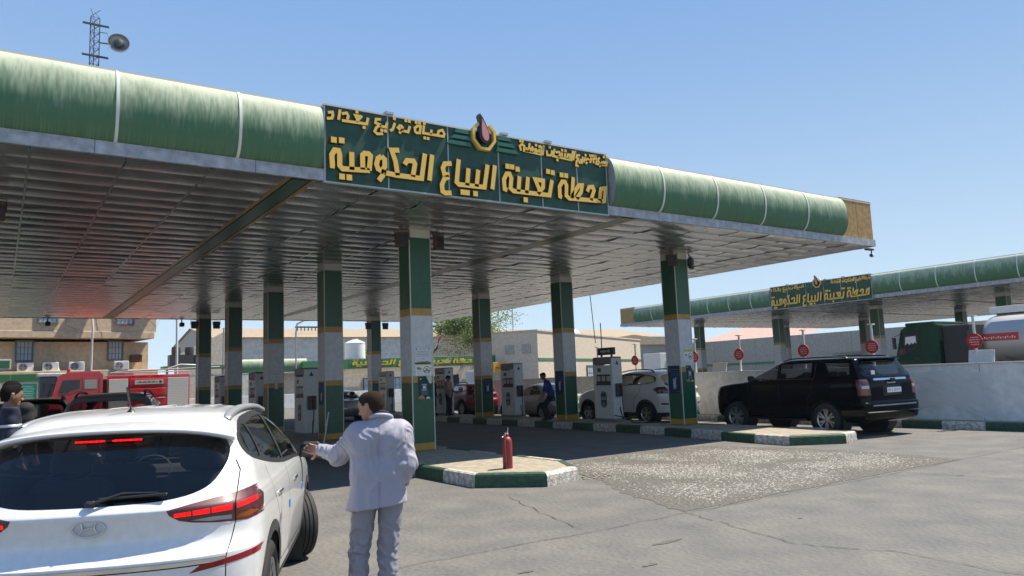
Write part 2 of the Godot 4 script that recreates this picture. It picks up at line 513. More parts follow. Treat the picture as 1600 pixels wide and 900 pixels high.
func make_ground() -> void:
	var m := MB.new()
	m.quad(V(-900, 0, 900), V(900, 0, 900), V(900, 0, -900), V(-900, 0, -900))
	struct("ground", m, M.ground)
	# worn apron of exposed stones between the two islands
	var outline := PackedVector2Array()
	var edge := [[7.15, 6.75], [9.2, 6.72], [11.5, 6.78], [14.2, 6.72], [14.35, 8.3], [14.3, 9.9], [13.9, 11.0], [13.6, 12.1], [12.2, 12.5], [10.6, 12.2], [9.3, 11.9], [8.6, 11.0], [8.35, 9.8], [7.9, 8.9], [7.5, 8.0]]
	for i in edge.size():
		var a := Vector2(edge[i][0], edge[i][1]); var b := Vector2(edge[(i + 1) % edge.size()][0], edge[(i + 1) % edge.size()][1])
		for k in 8:
			outline.append(a.lerp(b, k / 8.0) + Vector2(rng.randf_range(-0.07, 0.07), rng.randf_range(-0.05, 0.05)))
	m = MB.new()
	var ix := Geometry2D.triangulate_polygon(outline)
	for i in range(0, ix.size(), 3):
		var a := outline[ix[i]]; var b := outline[ix[i + 1]]; var c := outline[ix[i + 2]]
		m.out([V(a.x, 0.004, -a.y), V(b.x, 0.004, -b.y), V(c.x, 0.004, -c.y)], V(a.x, -5, -a.y))
	struct("worn_concrete_patch", m, M.aggregate)
	# stones standing proud in it
	m = MB.new()
	var stone := MB.new()
	stone.lathe([Vector2(0.001, 0.006), Vector2(0.008, 0.004), Vector2(0.012, 0.0)], Transform3D.IDENTITY, 5)
	var mm := MultiMesh.new()
	mm.transform_format = MultiMesh.TRANSFORM_3D; mm.use_colors = true
	mm.mesh = stone.mesh()
	var spots := []
	var lump := FastNoiseLite.new()
	lump.seed = 5; lump.frequency = 0.5
	while spots.size() < 11000:
		var p := Vector2(rng.randf_range(7, 14.4), rng.randf_range(6.7, 12.6))
		if Geometry2D.is_point_in_polygon(p, outline) and lump.get_noise_2d(p.x, p.y) + 0.35 > rng.randf_range(0.0, 1.0) / clampf(_edge(p, outline) * 1.1, 0.05, 1.0):
			spots.append(p)
	mm.instance_count = spots.size()
	for i in spots.size():
		var s := rng.randf_range(0.5, 1.5)
		mm.set_instance_transform(i, Transform3D(Basis.from_euler(Vector3(0, rng.randf() * TAU, 0)).scaled(V(s * rng.randf_range(0.7, 1.3), s * 0.8, s)), V(spots[i].x, 0.004, -spots[i].y)))
		var c := rng.randf_range(0.15, 0.42)
		mm.set_instance_color(i, Color(c, c * 0.95, c * 0.85))
	var mi := MultiMeshInstance3D.new()
	mi.name = "exposed_stones"
	mi.multimesh = mm
	var sm := mat("stone", Color.WHITE, 0.9)
	sm.vertex_color_use_as_albedo = true
	mi.material_override = sm
	mi.set_meta("kind", "stuff")
	add_child(tag(mi, "pale exposed stones scattered over the worn concrete patch", "stones"))
	# cracks and joints in the concrete
	var cracks := MB.new()
	for line in [[7.12, 6.68, 6.85, 5.7, 6.6, 4.8, 6.95, 4.0, 6.9, 2.9, 7.2, 1.5], [7.12, 6.7, 5.35, 6.66, 3.3, 6.72, 1.9, 6.6], [7.12, 6.68, 9.0, 6.66, 12.0, 6.62, 16.0, 6.7, 22.0, 6.6], [6.3, 9.4, 5.9, 8.2, 5.5, 6.7], [12.0, 6.62, 12.3, 4.0, 12.1, 1.0], [16.5, 6.68, 16.7, 3.0]]:
		var pts := PackedVector2Array()
		var q := P2(line)
		for i in q.size() - 1:
			for k in 9:
				pts.append(q[i].lerp(q[i + 1], k / 9.0) + Vector2(rng.randf_range(-0.03, 0.03), rng.randf_range(-0.03, 0.03)))
		for i in pts.size() - 1:
			var d := (pts[i + 1] - pts[i]).normalized().orthogonal() * rng.randf_range(0.002, 0.0065)
			cracks.out([V(pts[i].x - d.x, 0.009, -pts[i].y + d.y), V(pts[i].x + d.x, 0.009, -pts[i].y - d.y), V(pts[i + 1].x + d.x, 0.009, -pts[i + 1].y - d.y), V(pts[i + 1].x - d.x, 0.009, -pts[i + 1].y + d.y)], V(pts[i].x, -9, -pts[i].y))
	struct("ground_cracks", cracks, M.crack)
	# old oil spots where cars stand
	var oil := MB.new()
	for i in 34:
		var c := V(rng.randf_range(1.5, 18.0), 0.0045 + 0.00003 * i, rng.randf_range(-6.2, -2.0))
		var r := rng.randf_range(0.012, 0.05)
		var pts := []
		var st := rng.randf_range(1.0, 4.0)
		for k in 11:
			var a := TAU * k / 11.0
			pts.append(c + V(cos(a) * r * rng.randf_range(0.5, 1.6) * st, 0, sin(a) * r * rng.randf_range(0.5, 1.5)))
		oil.out(pts, c - V(0, 3, 0))
	struct("oil_spots", oil, M.oil_stain)
# ---------------------------------------------------------------- canopies, their signs and columns
const CEIL := 5.2
const SIGN_LARGE := [
	[[[-305,26,-309,26,-310,45,-305,54,-298,54,-296,48,-296,28,-291,23,-241,26],[-274,55,-274,23],[-254,26,-254,52,-250,56,-242,56,-239,53,-242,26]],[[-306,72],[-292,73],[-292,9],[-279,9]]],
	[[[-218,55,-225,50,-228,39,-225,31,-218,28,-212,37,-212,50,-218,55],[-213,31,-216,21,-224,10],[-213,26,-190,24,-151,24,-139,24,-131,72],[-183,71,-198,69,-191,50,-187,24],[-173,46,-168,54,-155,55,-152,50,-157,25]],[]],
	[[[-116,72,-123,22]],[]],
	[[[-75,61,-90,58,-94,49,-91,38,-80,38],[-81,34,-91,30,-97,17,-96,5,-90,2,-77,4]],[]],
	[[[-59,71,-65,26,-60,22,-3,23,6,69],[-38,56,-42,22],[-16,56,-21,22]],[[-52,8],[-42,8],[-24,8]]],
	[[[23,70,15,21]],[]],
	[[[50,23,44,25,43,44,50,56,57,57,61,49,58,28,65,23,155,24,163,57],[81,55,77,23],[102,56,97,22],[125,24,139,39,140,53,120,53,131,29]],[[53,72],[64,72],[77,69],[94,8],[154,74],[166,73]]],
	[[[187,23,182,25,182,45,190,57,197,57,201,50,199,28,206,23,297,26],[220,70,214,24],[214,27,234,54,243,55,240,41,227,24],[257,43,262,53,273,55,276,48,266,25],[290,27,296,53,309,56,304,27,293,25]],[[189,71],[201,71]]],
]
const SIGN_SMALL := [
	[[[-315,120,-307,122,-306,117,-308,111,-317,109]],[]],
	[[[-293,129,-296,110]],[]],
	[[[-290,122,-281,125,-278,120,-280,113],[-290,110,-244,111,-241,123],[-263,112,-254,123,-265,123,-260,114]],[[-262,130],[-249,104]]],
	[[[-216,124,-226,123,-227,116,-218,114,-226,107,-229,100,-224,96,-213,98],[-219,112,-207,111,-204,122]],[[-215,104],[-208,104]]],
	[[[-189,122,-194,109,-199,106]],[[-190,130]]],
	[[[-178,120,-183,114,-178,110,-174,116,-178,120],[-173,113,-181,104],[-174,110,-163,109,-159,121]],[[-167,130],[-160,130]]],
	[[[-148,110,-149,119,-143,124,-137,124,-139,111,-148,110]],[[-146,130],[-139,130]]],
	[[[-130,127,-132,112,-89,112,-87,118,-91,124,-99,121,-102,112],[-114,121,-116,112]],[[-129,131],[-129,103],[-122,103]]],
	[[[90,110,87,119,93,124,98,121,97,111,140,109,143,127],[104,119,102,109],[112,129,108,109],[110,112,119,121,120,114,115,110],[127,120,123,114,130,114,127,120],[136,120,134,110]],[[89,130],[94,130],[137,125],[128,127]]],
	[[[148,130,144,108]],[]],
	[[[155,120,156,110,167,111,169,122]],[[163,128]]],
	[[[176,126,171,110,220,108,225,129],[178,119,188,121,191,116,184,109],[196,121,194,110],[204,121,202,110],[208,109,211,119,217,119,215,109]],[[182,103],[196,126],[205,126]]],
	[[[230,129,225,108]],[]],
	[[[244,122,235,120,234,115,241,113,234,107,232,98,239,97],[241,112,250,111,252,120]],[[242,106],[248,106]]],
	[[[259,119,253,107]],[[260,124]]],
	[[[265,118,262,113,266,111,269,115,265,118],[268,113,259,105],[268,112,273,111,276,121]],[[273,125],[278,125]]],
	[[[282,109,281,118,288,122,291,117,289,109,301,108],[300,124,294,119,300,109]],[[284,126],[288,126]]],
	[[[307,116,302,108,297,104],[302,109,319,109,322,118],[311,118,309,109],[316,118,314,109]],[[316,131],[320,128],[312,127]]],
]

func half_tube(x0: float, x1: float, grow := 0.0) -> MB:
	var m := MB.new()
	var steps := 18
	for i in steps:
		var t := -PI / 2 + PI * i / steps; var u := -PI / 2 + PI * (i + 1) / steps
		var f := func(a: float, x: float) -> Vector3: return V(x, 5.94 + sin(a) * (0.54 + grow), cos(a) * (0.25 + grow))
		var q := func(a: float) -> Vector3: return V(0, sin(a) / 0.54, cos(a) / 0.25).normalized()
		var a: Vector3 = f.call(t, x0); var b: Vector3 = f.call(t, x1); var c: Vector3 = f.call(u, x1); var d: Vector3 = f.call(u, x0)
		var n0: Vector3 = q.call(t); var n1: Vector3 = q.call(u)
		var v0 := 1.0 - float(i) / steps; var v1 := 1.0 - float(i + 1) / steps
		var u1 := (x1 - x0) / 2.0
		for w in [[a, n0, Vector2(0, v0)], [c, n1, Vector2(u1, v1)], [b, n0, Vector2(u1, v0)], [a, n0, Vector2(0, v0)], [d, n1, Vector2(0, v1)], [c, n1, Vector2(u1, v1)]]:
			m.vtx(w[0], w[1], w[2])
		if grow > 0:   # the sides of a cover strip
			var a2 := V(a.x, 5.94 + sin(t) * 0.54, cos(t) * 0.25); var d2 := V(d.x, 5.94 + sin(u) * 0.54, cos(u) * 0.25)
			m.out([a, d, d2, a2], V((x0 + x1) / 2, 5.94, 0)); 
			var b2 := V(b.x, a2.y, a2.z); var c2 := V(c.x, d2.y, d2.z)
			m.out([b, c, c2, b2], V((x0 + x1) / 2, 5.94, 0))
	return m

func tube_cap(x: float, sg: float) -> MB:
	var m := MB.new()
	var pts := []
	for i in 19:
		var t := -PI / 2 + PI * i / 18
		pts.append(V(x, 5.94 + sin(t) * 0.545, cos(t) * 0.255))
	m.out(pts, V(x - sg, 5.94, 0))
	return m

func canopy(called: String, label: String, at: Vector3, turn: float, width: float, depth: float, near_parts: int, view: Vector3) -> Node3D:
	var t := thing(called, label, "canopy", "fuel station canopies with green rounded edges", at, turn)
	var h := width / 2
	var roof := MB.new()
	roof.box(V(0, 5.86, -depth / 2), V(width - 0.12, 1.10, depth - 0.12))
	obj("roof", roof, M.roof_sheet, t)
	var band := MB.new()
	# the pale metal band in lengths, along the four sides
	var x := -h
	while x < h - 0.05:
		var x1 := minf(x + 2.28, h)
		obj("fascia_band", _cb(V((x + x1) / 2, CEIL + 0.1, 0.0), V(x1 - x - 0.008, 0.2, 0.06)), M.fascia_band, t)
		x = x1
	for sg in [-1, 1]:
		obj("fascia_band", _cb(V(sg * (h - 0.03), CEIL + 0.1, -depth / 2), V(0.06, 0.2, depth - 0.08)), M.fascia_band, t)
	obj("fascia_band", _cb(V(0, CEIL + 0.1, -depth + 0.0), V(width - 0.14, 0.2, 0.06)), M.fascia_band, t)
	# rounded green edge on both sides of the sign
	for sg in [-1, 1]:
		var a: float = 3.27 * sg - 0.18; var b: float = (h - 1.7) * sg
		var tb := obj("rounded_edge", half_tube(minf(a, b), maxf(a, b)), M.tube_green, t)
		obj("end_cap", tube_cap(a, -sg), M.tube_cap, tb)
		obj("end_cap", tube_cap(b, sg), M.tube_cap, tb)
		var y: float = 3.27 - 0.18 * sg + (1.37 if sg < 0 else 1.51)
		while y < h - 1.8:
			obj("joint_strip", half_tube(y * sg - 0.022, y * sg + 0.022, 0.012), M.tube_strip, tb)
			y += 1.73 if sg < 0 else 1.83
		for k in 2:
			var p := MB.new()
			p.cbox(V(sg * (h - 0.42 - 0.8 * k - 0.02), 5.98, -0.03), V(0.79, 1.16, 0.06), 0.008)
			obj("corner_panel", p, M.gold_panel, t)
		# the same rounded edge down the side
		var side := MB.new()
		var tube := half_tube(-depth / 2 + 1.7, depth / 2 - 0.4)
		side.add(tube, Transform3D(Basis(Vector3.UP, sg * PI / 2), V(sg * (h - 0.26), 0, -depth / 2)))
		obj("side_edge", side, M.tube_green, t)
	var lip := MB.new()
	lip.box(V(0, 6.50, -0.06), V(width, 0.03, 0.14))
	obj("top_lip", lip, M.column_trim, t)
	# ceiling: separate metal panels, the nearest ones as parts
	var rows := int(ceil((depth - 0.2) / 0.63))
	var variants := []
	for k in 6:
		var m := MB.new()
		var sag := [0.020, 0.026, 0.032, 0.038, 0.023, 0.029][k] as float
		var L := 1.137 - 0.016; var W := 0.63 - 0.026
		var pts := []
		for i in 5:
			var line := []
			for j in 9:
				var u := i / 4.0 - 0.5; var w := j / 8.0 - 0.5
				line.append(V(u * L, -sag * ((1 - pow(absf(2 * w), 2.6)) * (0.85 + 0.15 * cos(u * 5.0 + k)) + 0.12 * sin(u * 9.0 + k * 2.0) * (1 - 4 * w * w)), w * W))
			pts.append(line)
		m.grid(pts)
		for e in 2:   # upturned edges
			var z := (e - 0.5) * W
			m.quad(V(-L / 2, 0, z), V(L / 2, 0, z), V(L / 2, 0.03, z), V(-L / 2, 0.03, z))
			var xx := (e - 0.5) * L
			m.quad(V(xx, 0, -W / 2), V(xx, 0, W / 2), V(xx, 0.03, W / 2), V(xx, 0.03, -W / 2))
		variants.append(m)
	var meshes := []
	for m in variants:
		meshes.append(m.mesh())
	var all := []
	for r in rows:
		for seg in [[-h + 0.06, -3.985], [-3.495, 3.495], [3.985, h - 0.06]]:
			var cnt := int(round((seg[1] - seg[0]) / 1.137))
			var pw: float = (seg[1] - seg[0]) / cnt
			for c in cnt:
				var px: float = seg[0] + (c + 0.5) * pw
				var pz := -0.06 - (r + 0.5) * 0.63
				if pz < -depth + 0.3:
					continue
				var w: Vector3 = t.transform * V(px, CEIL, pz)
				all.append([w.distance_to(view) + (0.0 if _seen(w, view) else 100.0), V(px, CEIL + 0.012, pz), pw / 1.137])
	for seg in [[-h + 0.06, -3.985], [-3.495, 3.495], [3.985, h - 0.06]]:
		var cnt := int(round((seg[1] - seg[0]) / 1.137))
		for c in range(1, cnt):
			obj("ceiling_runner", _cb(V(lerpf(seg[0], seg[1], float(c) / cnt), CEIL - 0.004, -depth / 2), V(0.028, 0.012, depth - 0.3)), M.steel, t)
	all.sort_custom(func(a, b): return a[0] < b[0])
	var rest := MB.new()
	for i in all.size():
		var b := Basis.from_euler(V(rng.randf_range(-0.014, 0.014), 0, rng.randf_range(-0.006, 0.006))) * Basis.from_scale(V(all[i][2], 1, 1))
		var k := rng.randi_range(0, 5)
		if i < near_parts:
			put("ceiling_panel", meshes[k], M.ceiling_metal, t, Transform3D(b, all[i][1]))
		else:
			rest.add(variants[k], Transform3D(b, all[i][1]))
	obj("far_ceiling_panels", rest, M.ceiling_metal, t).set_meta("kind", "stuff")
	# the two green and gold lines along the ceiling
	for sg in [-1, 1]:
		for k in [[-0.215, 0.09, M.ceiling_gold], [0, 0.31, M.ceiling_green], [0.215, 0.09, M.ceiling_gold]]:
			obj("ceiling_stripe", _cb(V(sg * 3.74 + k[0], CEIL + 0.004, -depth / 2), V(k[1] - 0.012, 0.02, depth - 0.2)), k[2], t)
		obj("ceiling_joint", _cb(V(sg * 11.3, CEIL + 0.0, -depth / 2), V(0.035, 0.02, depth - 0.2)), M.dark_metal, t)
	return t

func _cb(c: Vector3, s: Vector3) -> MB:
	var m := MB.new()
	m.box(c, s)
	return m

func _seen(w: Vector3, view: Vector3) -> bool:
	var d := w - view
	var a := atan2(d.x, -d.z) - 0.6036
	return absf(a) < 0.64

func canopy_sign(label: String, at: Vector3, turn: float) -> Node3D:
	var t := thing("canopy_sign", label, "sign", "signs on the canopy edges", at, turn)
	# board in six panels with pale seams
	var seams := [-3.2, -2.02, -0.78, 0.36, 1.42, 2.36, 3.2]
	for i in 6:
		var m := MB.new()
		m.cbox(V((seams[i] + seams[i + 1]) / 2, 0.67, 0.0), V(seams[i + 1] - seams[i] - 0.012, 1.33, 0.06), 0.006)
		obj("board_panel", m, M.sign_board, t)
	for i in 7:
		box_obj("seam", V(seams[i], 0.67, 0.012), V(0.022, 1.335, 0.05), M.sign_seam, t)
	box_obj("top_rail", V(0, 1.35, 0.0), V(6.44, 0.03, 0.10), M.column_trim, t)
	box_obj("bottom_rail", V(0, -0.012, 0.0), V(6.44, 0.03, 0.07), M.sign_seam, t)
	for set_ in [[SIGN_LARGE, 0.092, 0.10, 0.098], [SIGN_SMALL, 0.050, 0.07, 0.055]]:
		for g in set_[0]:
			var face := MB.new(); var side := MB.new()
			var polys := []
			for s in g[0]:
				polys.append(P2(s, 0.01))
			for s in polys:
				_stroke_letter(s, set_[1], face, side, set_[2])
			for d in g[1]:
				var c := Vector2(d[0], d[1]) * 0.01
				var r: float = set_[3] * 0.52
				_letter(PackedVector2Array([c + Vector2(-r, -r), c + Vector2(r, -r), c + Vector2(r, r), c + Vector2(-r, r)]), face, side, set_[2])
			var o := obj("letter", face, M.letter_gold, t)
			obj("letter_edge", side, M.letter_side, o)
	# the emblem: an open gold ring round a drop, with three bars on each side
	var ring := MB.new()
	ring.stroke(PackedVector2Array([Vector2(-0.12, 1.49), Vector2(-0.24, 1.36), Vector2(-0.24, 1.16), Vector2(-0.10, 1.0), Vector2(0.10, 1.0), Vector2(0.24, 1.18), Vector2(0.24, 1.37), Vector2(0.12, 1.49)]), 0.055, 0.03, 0.12)
	obj("emblem_ring", ring, M.letter_gold, t)
	var d := MB.new()
	d.prism(PackedVector2Array([Vector2(-0.10, 1.69), Vector2(-0.13, 1.64), Vector2(-0.10, 1.55), Vector2(-0.13, 1.34), Vector2(-0.12, 1.20), Vector2(-0.05, 1.11), Vector2(0.04, 1.10), Vector2(0.11, 1.18), Vector2(0.10, 1.34), Vector2(0.03, 1.50), Vector2(-0.04, 1.62)]), 0.03, 0.14)
	obj("emblem_drop", d, M.drop_black, t)
	d = MB.new()
	d.prism(PackedVector2Array([Vector2(-0.065, 1.58), Vector2(-0.08, 1.40), Vector2(-0.07, 1.24), Vector2(-0.02, 1.16), Vector2(0.04, 1.15), Vector2(0.08, 1.21), Vector2(0.07, 1.33), Vector2(0.0, 1.48)]), 0.135, 0.16)
	obj("emblem_drop_heart", d, M.drop_pink, t)
	for sg in [-1, 1]:
		for k in 3:
			var w := 0.30 + 0.10 * k
			var m := MB.new()
			var x0: float = (0.36 - 0.02 * k) * sg; var x1: float = x0 + w * sg; var y := 1.24 - 0.12 * k
			m.prism(PackedVector2Array([Vector2(x0 - 0.04 * sg, y), Vector2(x1, y), Vector2(x1 - 0.06 * sg, y + 0.075), Vector2(x0, y + 0.075)]), 0.03, 0.09)
			obj("emblem_bar", m, M.stripe_green, t)
	for q in [-2.0, 0.5, 1.6]:
		box_obj("bracket", V(q, 1.385, 0.02), V(0.16, 0.045, 0.14), M.fascia_band, t)
	return t

func _letter(p: PackedVector2Array, face: MB, side: MB, depth: float) -> void:
	var ix := Geometry2D.triangulate_polygon(p)
	for i in range(0, ix.size(), 3):
		var a := p[ix[i]]; var b := p[ix[i + 1]]; var c := p[ix[i + 2]]
		face.out([V(a.x, a.y, depth), V(b.x, b.y, depth), V(c.x, c.y, depth)], V(a.x, a.y, -1))
	for i in p.size():
		var a := p[i]; var b := p[(i + 1) % p.size()]
		side.quad(V(a.x, a.y, 0.03), V(b.x, b.y, 0.03), V(b.x, b.y, depth), V(a.x, a.y, depth))

func column_proto(label: String) -> Node3D:
	var w := 0.54
	var t := thing("canopy_column", label, "column", "square columns that carry the canopies")
	var core := MB.new()
	core.box(V(0, 2.49, 0), V(w - 0.03, 4.98, w - 0.03))
	obj("core", core, M.column_trim, t)
	for band in [["base_band", 0.0, 0.16, M.column_gold], ["lower_panel", 0.165, 1.49, M.column_green], ["gold_band", 1.495, 1.635, M.column_gold], ["white_panel", 1.64, 3.0, M.column_grey], ["gold_band", 3.005, 3.16, M.column_gold], ["upper_panel", 3.165, 4.78, M.column_green], ["cap", 4.785, 4.98, M.column_trim]]:
		var m := MB.new()
		m.cbox(V(0, (band[1] + band[2]) / 2, 0), V(w, band[2] - band[1], w), 0.006)
		obj(band[0], m, band[3], t)
	for sx in [-1, 1]:
		for sz in [-1, 1]:
			box_obj("corner_trim", V(sx * (w / 2 - 0.004), 2.39, sz * (w / 2 - 0.004)), V(0.022, 4.78, 0.022), M.column_trim, t)
	return t

var flood_proto: Node3D = null
func flood(label: String, at: Vector3, turn: float, rusty := true) -> Node3D:
	var t := thing("floodlight", label, "floodlight", "floodlights fixed to the columns", at, turn)
	var m := MB.new()
	m.cbox(V(0, 0, 0), V(0.30, 0.34, 0.10), 0.02)
	m.cbox(V(0, 0.02, -0.08), V(0.18, 0.22, 0.08), 0.02)
	obj("housing", m, M.rust if rusty else M.black_plastic, t)
	m = MB.new()
	m.box(V(0, -0.01, 0.052), V(0.24, 0.25, 0.008))
	obj("lens", m, M.dark_glass, t)
	m = MB.new()
	m.tube([V(-0.17, 0.0, 0), V(-0.17, 0.22, -0.02), V(0.17, 0.22, -0.02), V(0.17, 0.0, 0)], 0.012, 6)
	m.tube([V(0, 0.22, -0.02), V(0, 0.30, -0.08)], 0.014, 6)
	obj("bracket", m, M.dark_metal, t)
	return t

func make_canopies() -> void:
	var eye := V(0, 1.76, 0)
	canopy("canopy", "large near canopy with rounded green edge and metal panel ceiling", V(7.85, 0, -12.0), 0.0, 27.3, 27.5, 280, eye)
	canopy_sign("large gold Arabic lettering sign on the edge of the near canopy", V(7.67, 5.19, -11.98), 0.0)
	canopy("canopy", "smaller looking far canopy behind the low wall on the right", V(38.8, 0, -25.0), -PI / 2, 34.0, 27.0, 60, eye)
	canopy_sign("small looking gold lettering sign on the far right canopy", V(38.72, 5.19, -25.2), -PI / 2)
	var near := ["nearest", "second", "third", "fourth", "fifth and farthest"]
	var first: Node3D = null
	for row in 2:
		for k in 5:
			var at := V([7.86, 16.41][row], 0.22, -15.32 - 5.393 * k)
			var lab: String = "%s square green and white column of the %s row under the near canopy" % [near[k], ["left", "right"][row]]
			if first == null:
				first = column_proto(lab)
				first.position = at
			else:
				dup(first, lab, at)
	for k in 5:
		dup(first, "%s column of the leftmost row, at the edge of the picture" % near[k], V(-0.70, 0.22, -15.32 - 5.393 * k))
	# far canopy: two rows
	var c2 := ["leftmost", "second from the left", "third from the left", "rightmost"]
	for row in 2:
		for k in 4:
			dup(first, "%s column in the %s row under the far right canopy" % [c2[k], ["front", "rear"][row]], V([44.2, 54.8][row], 0.22, -39.1 + 7.05 * k))
	# floodlights
	flood("rusty floodlight on the left side of the nearest left row column", V(7.40, 4.93, -15.02), -0.25)
	flood("rusty floodlight on the right side of the nearest left row column", V(8.34, 4.93, -15.02), 0.3)
	flood("rusty floodlight on the front left of the nearest right row column", V(15.98, 4.93, -14.98), -0.4)
	flood("dark floodlight on the right side of the nearest right row column", V(16.86, 4.90, -15.05), 0.5, false)
	flood("rusty floodlight at the left edge of the picture below the ceiling", V(-0.14, 4.88, -15.02), 0.3)
	for q in [[7.38, -36.5, "left side of the farthest left row column"], [8.34, -36.5, "right side of the farthest left row column"], [15.93, -36.5, "left side of the farthest right row column"], [16.9, -36.5, "right side of the farthest right row column"]]:
		flood("black floodlight on the " + q[2], V(q[0], 4.70, q[1]), 0.0, false)
# ---------------------------------------------------------------- islands and the low wall
func island(label: String, outline: PackedVector2Array, start: float, h := 0.22) -> Node3D:   # outline in x, -z, seen from above counterclockwise
	var t := thing("fuel_island", label, "traffic island", "raised islands with green and white kerbs")
	var inner: PackedVector2Array = Geometry2D.offset_polygon(outline, -0.14, Geometry2D.JOIN_MITER)[0]
	var m := MB.new()
	m.prism(inner, -0.03, h - 0.012, Transform3D(Basis(Vector3.RIGHT, -PI / 2), Vector3.ZERO), false)
	obj("slab", m, M.island_concrete, t)
	# kerb stones of about a metre
	var n := outline.size()
	var green := start == 0.0
	var carry := start
	for i in n:
		var a := outline[i]; var b := outline[(i + 1) % n]
		var d := (b - a); var L := d.length()
		var cnt := maxi(1, int(round(L / 1.05)))
		for k in cnt:
			var p := a + d * (float(k) / cnt); var q := a + d * (float(k + 1) / cnt)
			var e := d.normalized()
			var nin := Vector2(-e.y, e.x)   # inwards for a counterclockwise outline
			var kn := MB.new()
			var g := 0.004
			var dp := (outline[i] - outline[(i - 1 + n) % n]).normalized(); var dn := (outline[(i + 2) % n] - b).normalized()
			var inp := nin; var inq := nin
			if k == 0:
				inp = (nin + Vector2(-dp.y, dp.x)).normalized(); inp /= maxf(inp.dot(nin), 0.5)
			if k == cnt - 1:
				inq = (nin + Vector2(-dn.y, dn.x)).normalized(); inq /= maxf(inq.dot(nin), 0.5)
			var p0 := p + e * g; var q0 := q - e * g
			var hh := h + rng.randf_range(-0.008, 0.006)
			var prof := [[0.0, -0.02], [0.008, hh - 0.05], [0.022, hh - 0.018], [0.05, hh], [0.15, hh], [0.15, -0.02]]
			var row0 := []; var row1 := []
			for w in prof:
				var off: float = w[0] + rng.randf_range(0.0, 0.006)
				var a3 := p0 + inp * off; var b3 := q0 + inq * off
				row0.append(V(a3.x, w[1], -a3.y)); row1.append(V(b3.x, w[1], -b3.y))
			var c0 := V((p.x + q.x) / 2 + nin.x * 0.08, hh * 0.4, -(p.y + q.y) / 2 - nin.y * 0.08)
			for w in prof.size() - 1:
				kn.out([row0[w], row1[w], row1[w + 1], row0[w + 1]], c0)
			kn.out(row0, c0); kn.out(row1, c0)
			obj("kerb_stone", kn, M.kerb_green if green else M.kerb_white, t)
			green = not green
	return t

func make_islands() -> void:
	island("near island with a red extinguisher on its chipped green and white nose", P2([6.42, 39.2, 6.42, 10.6, 7.28, 9.78, 8.15, 10.05, 8.62, 11.0, 8.62, 39.2]), 1)
	island("right island with fuel pumps and a rounded green and white nose", P2([15.65, 39.2, 15.3, 16.0, 14.62, 11.5, 14.55, 10.5, 15.6, 9.78, 16.3, 9.95, 16.75, 10.9, 17.1, 39.2]), 1)
	island("left island mostly hidden behind the white car", P2([-1.8, 39.2, -1.8, 10.6, -1.3, 9.9, -0.2, 9.9, 0.3, 10.6, 0.3, 39.2]), 0)

func make_wall() -> void:
	var t := thing("low_wall", "long low plastered wall behind the black car", "wall")
	var m := MB.new()
	var z := -34.0
	while z < -3.0:
		var z1 := minf(z + 6.2, -3.0)
		var s := MB.new()
		s.cbox(V(20.95, 0.82, (z + z1) / 2), V(0.24, 1.62, z1 - z - 0.012), 0.012)
		obj("wall_length", s, M.low_wall, t)
		z = z1
	box_obj("coping", V(20.95, 1.645, -18.5), V(0.32, 0.03, 31.0), M.low_wall, t)
	# drip marks and an old sheet of plastic hanging on it
	island("kerbed strip at the foot of the low wall", P2([20.1, 34.0, 20.1, 2.6, 22.4, 2.6, 22.4, 34.0]), 0, 0.2)
	var sheet := thing("plastic_sheet", "clear crumpled plastic sheet hanging on the low wall", "plastic sheet", "", V(20.80, 0, 0))
	var rows := []
	var f := FastNoiseLite.new()
	f.seed = 3; f.frequency = 0.9
	for i in 22:
		var line := []
		for j in 26:
			var u := i / 21.0; var w := j / 25.0
			var zz := lerpf(-11.2, -8.9, w) + 0.15 * u
			var y := lerpf(1.38, 0.32 + 0.15 * sin(w * 5.0), u) + 0.10 * sin(w * 3.0)
			line.append(V(-0.02 - 0.05 * absf(f.get_noise_2d(u * 5, w * 5)) - 0.02 * sin(w * 14 + u * 4), y, zz))
		rows.append(line)
	m = MB.new()
	m.grid(rows)
	glass("plastic", Color(0.86, 0.88, 0.88), 0.42)
	M.plastic.roughness = 0.3
	obj("sheet", m, M.plastic, sheet)
	m = MB.new()
	m.tube([V(0.01, 0.5, -7.15), V(-0.10, 0.5, -7.15)], 0.035, 10)
	obj("drain_pipe", m, M.white_paint, t)
	# round red signs on white posts along the wall
	var sp := _speed_sign("round red sign on the low wall, leftmost of the row")
	sp.position = V(20.95, 1.66, -24.2)
	var names := ["second from the left, seen beside the fuel pump", "third from the left, hidden by the right column", "fourth from the left, left of the black SUV", "fifth from the left, above the black SUV", "sixth from the left, above the black SUV tail", "rightmost in front of the tanker"]
	for i in 6:
		dup(sp, "round red sign on the low wall, " + names[i], V(20.95, 1.66, [-21.9, -18.8, -16.8, -14.3, -12.05, -9.27][i]))
	# boards leaning on top
	for q in [[-17.7, "pale notice board leaning on the low wall left of the black car"], [-9.15, "pale notice board leaning on the low wall in front of the tanker"]]:
		var b := thing("notice_board", q[1], "board", "pale boards on the low wall", V(20.93, 1.66, q[0]), -PI / 2)
		var bm := MB.new()
		bm.cbox(V(0, 0.16, 0), V(0.62, 0.32, 0.025), 0.004, Basis(Vector3.RIGHT, -0.25))
		obj("panel", bm, M.white_paint, b)
		bm = MB.new()
		bm.cbox(V(0, 0.325, -0.09), V(0.66, 0.03, 0.04), 0.004)
		bm.tube([V(0.25, 0.3, -0.1), V(0.25, 0.0, -0.22)], 0.012, 6)
		bm.tube([V(-0.25, 0.3, -0.1), V(-0.25, 0.0, -0.22)], 0.012, 6)
		obj("frame", bm, M.rust, b)

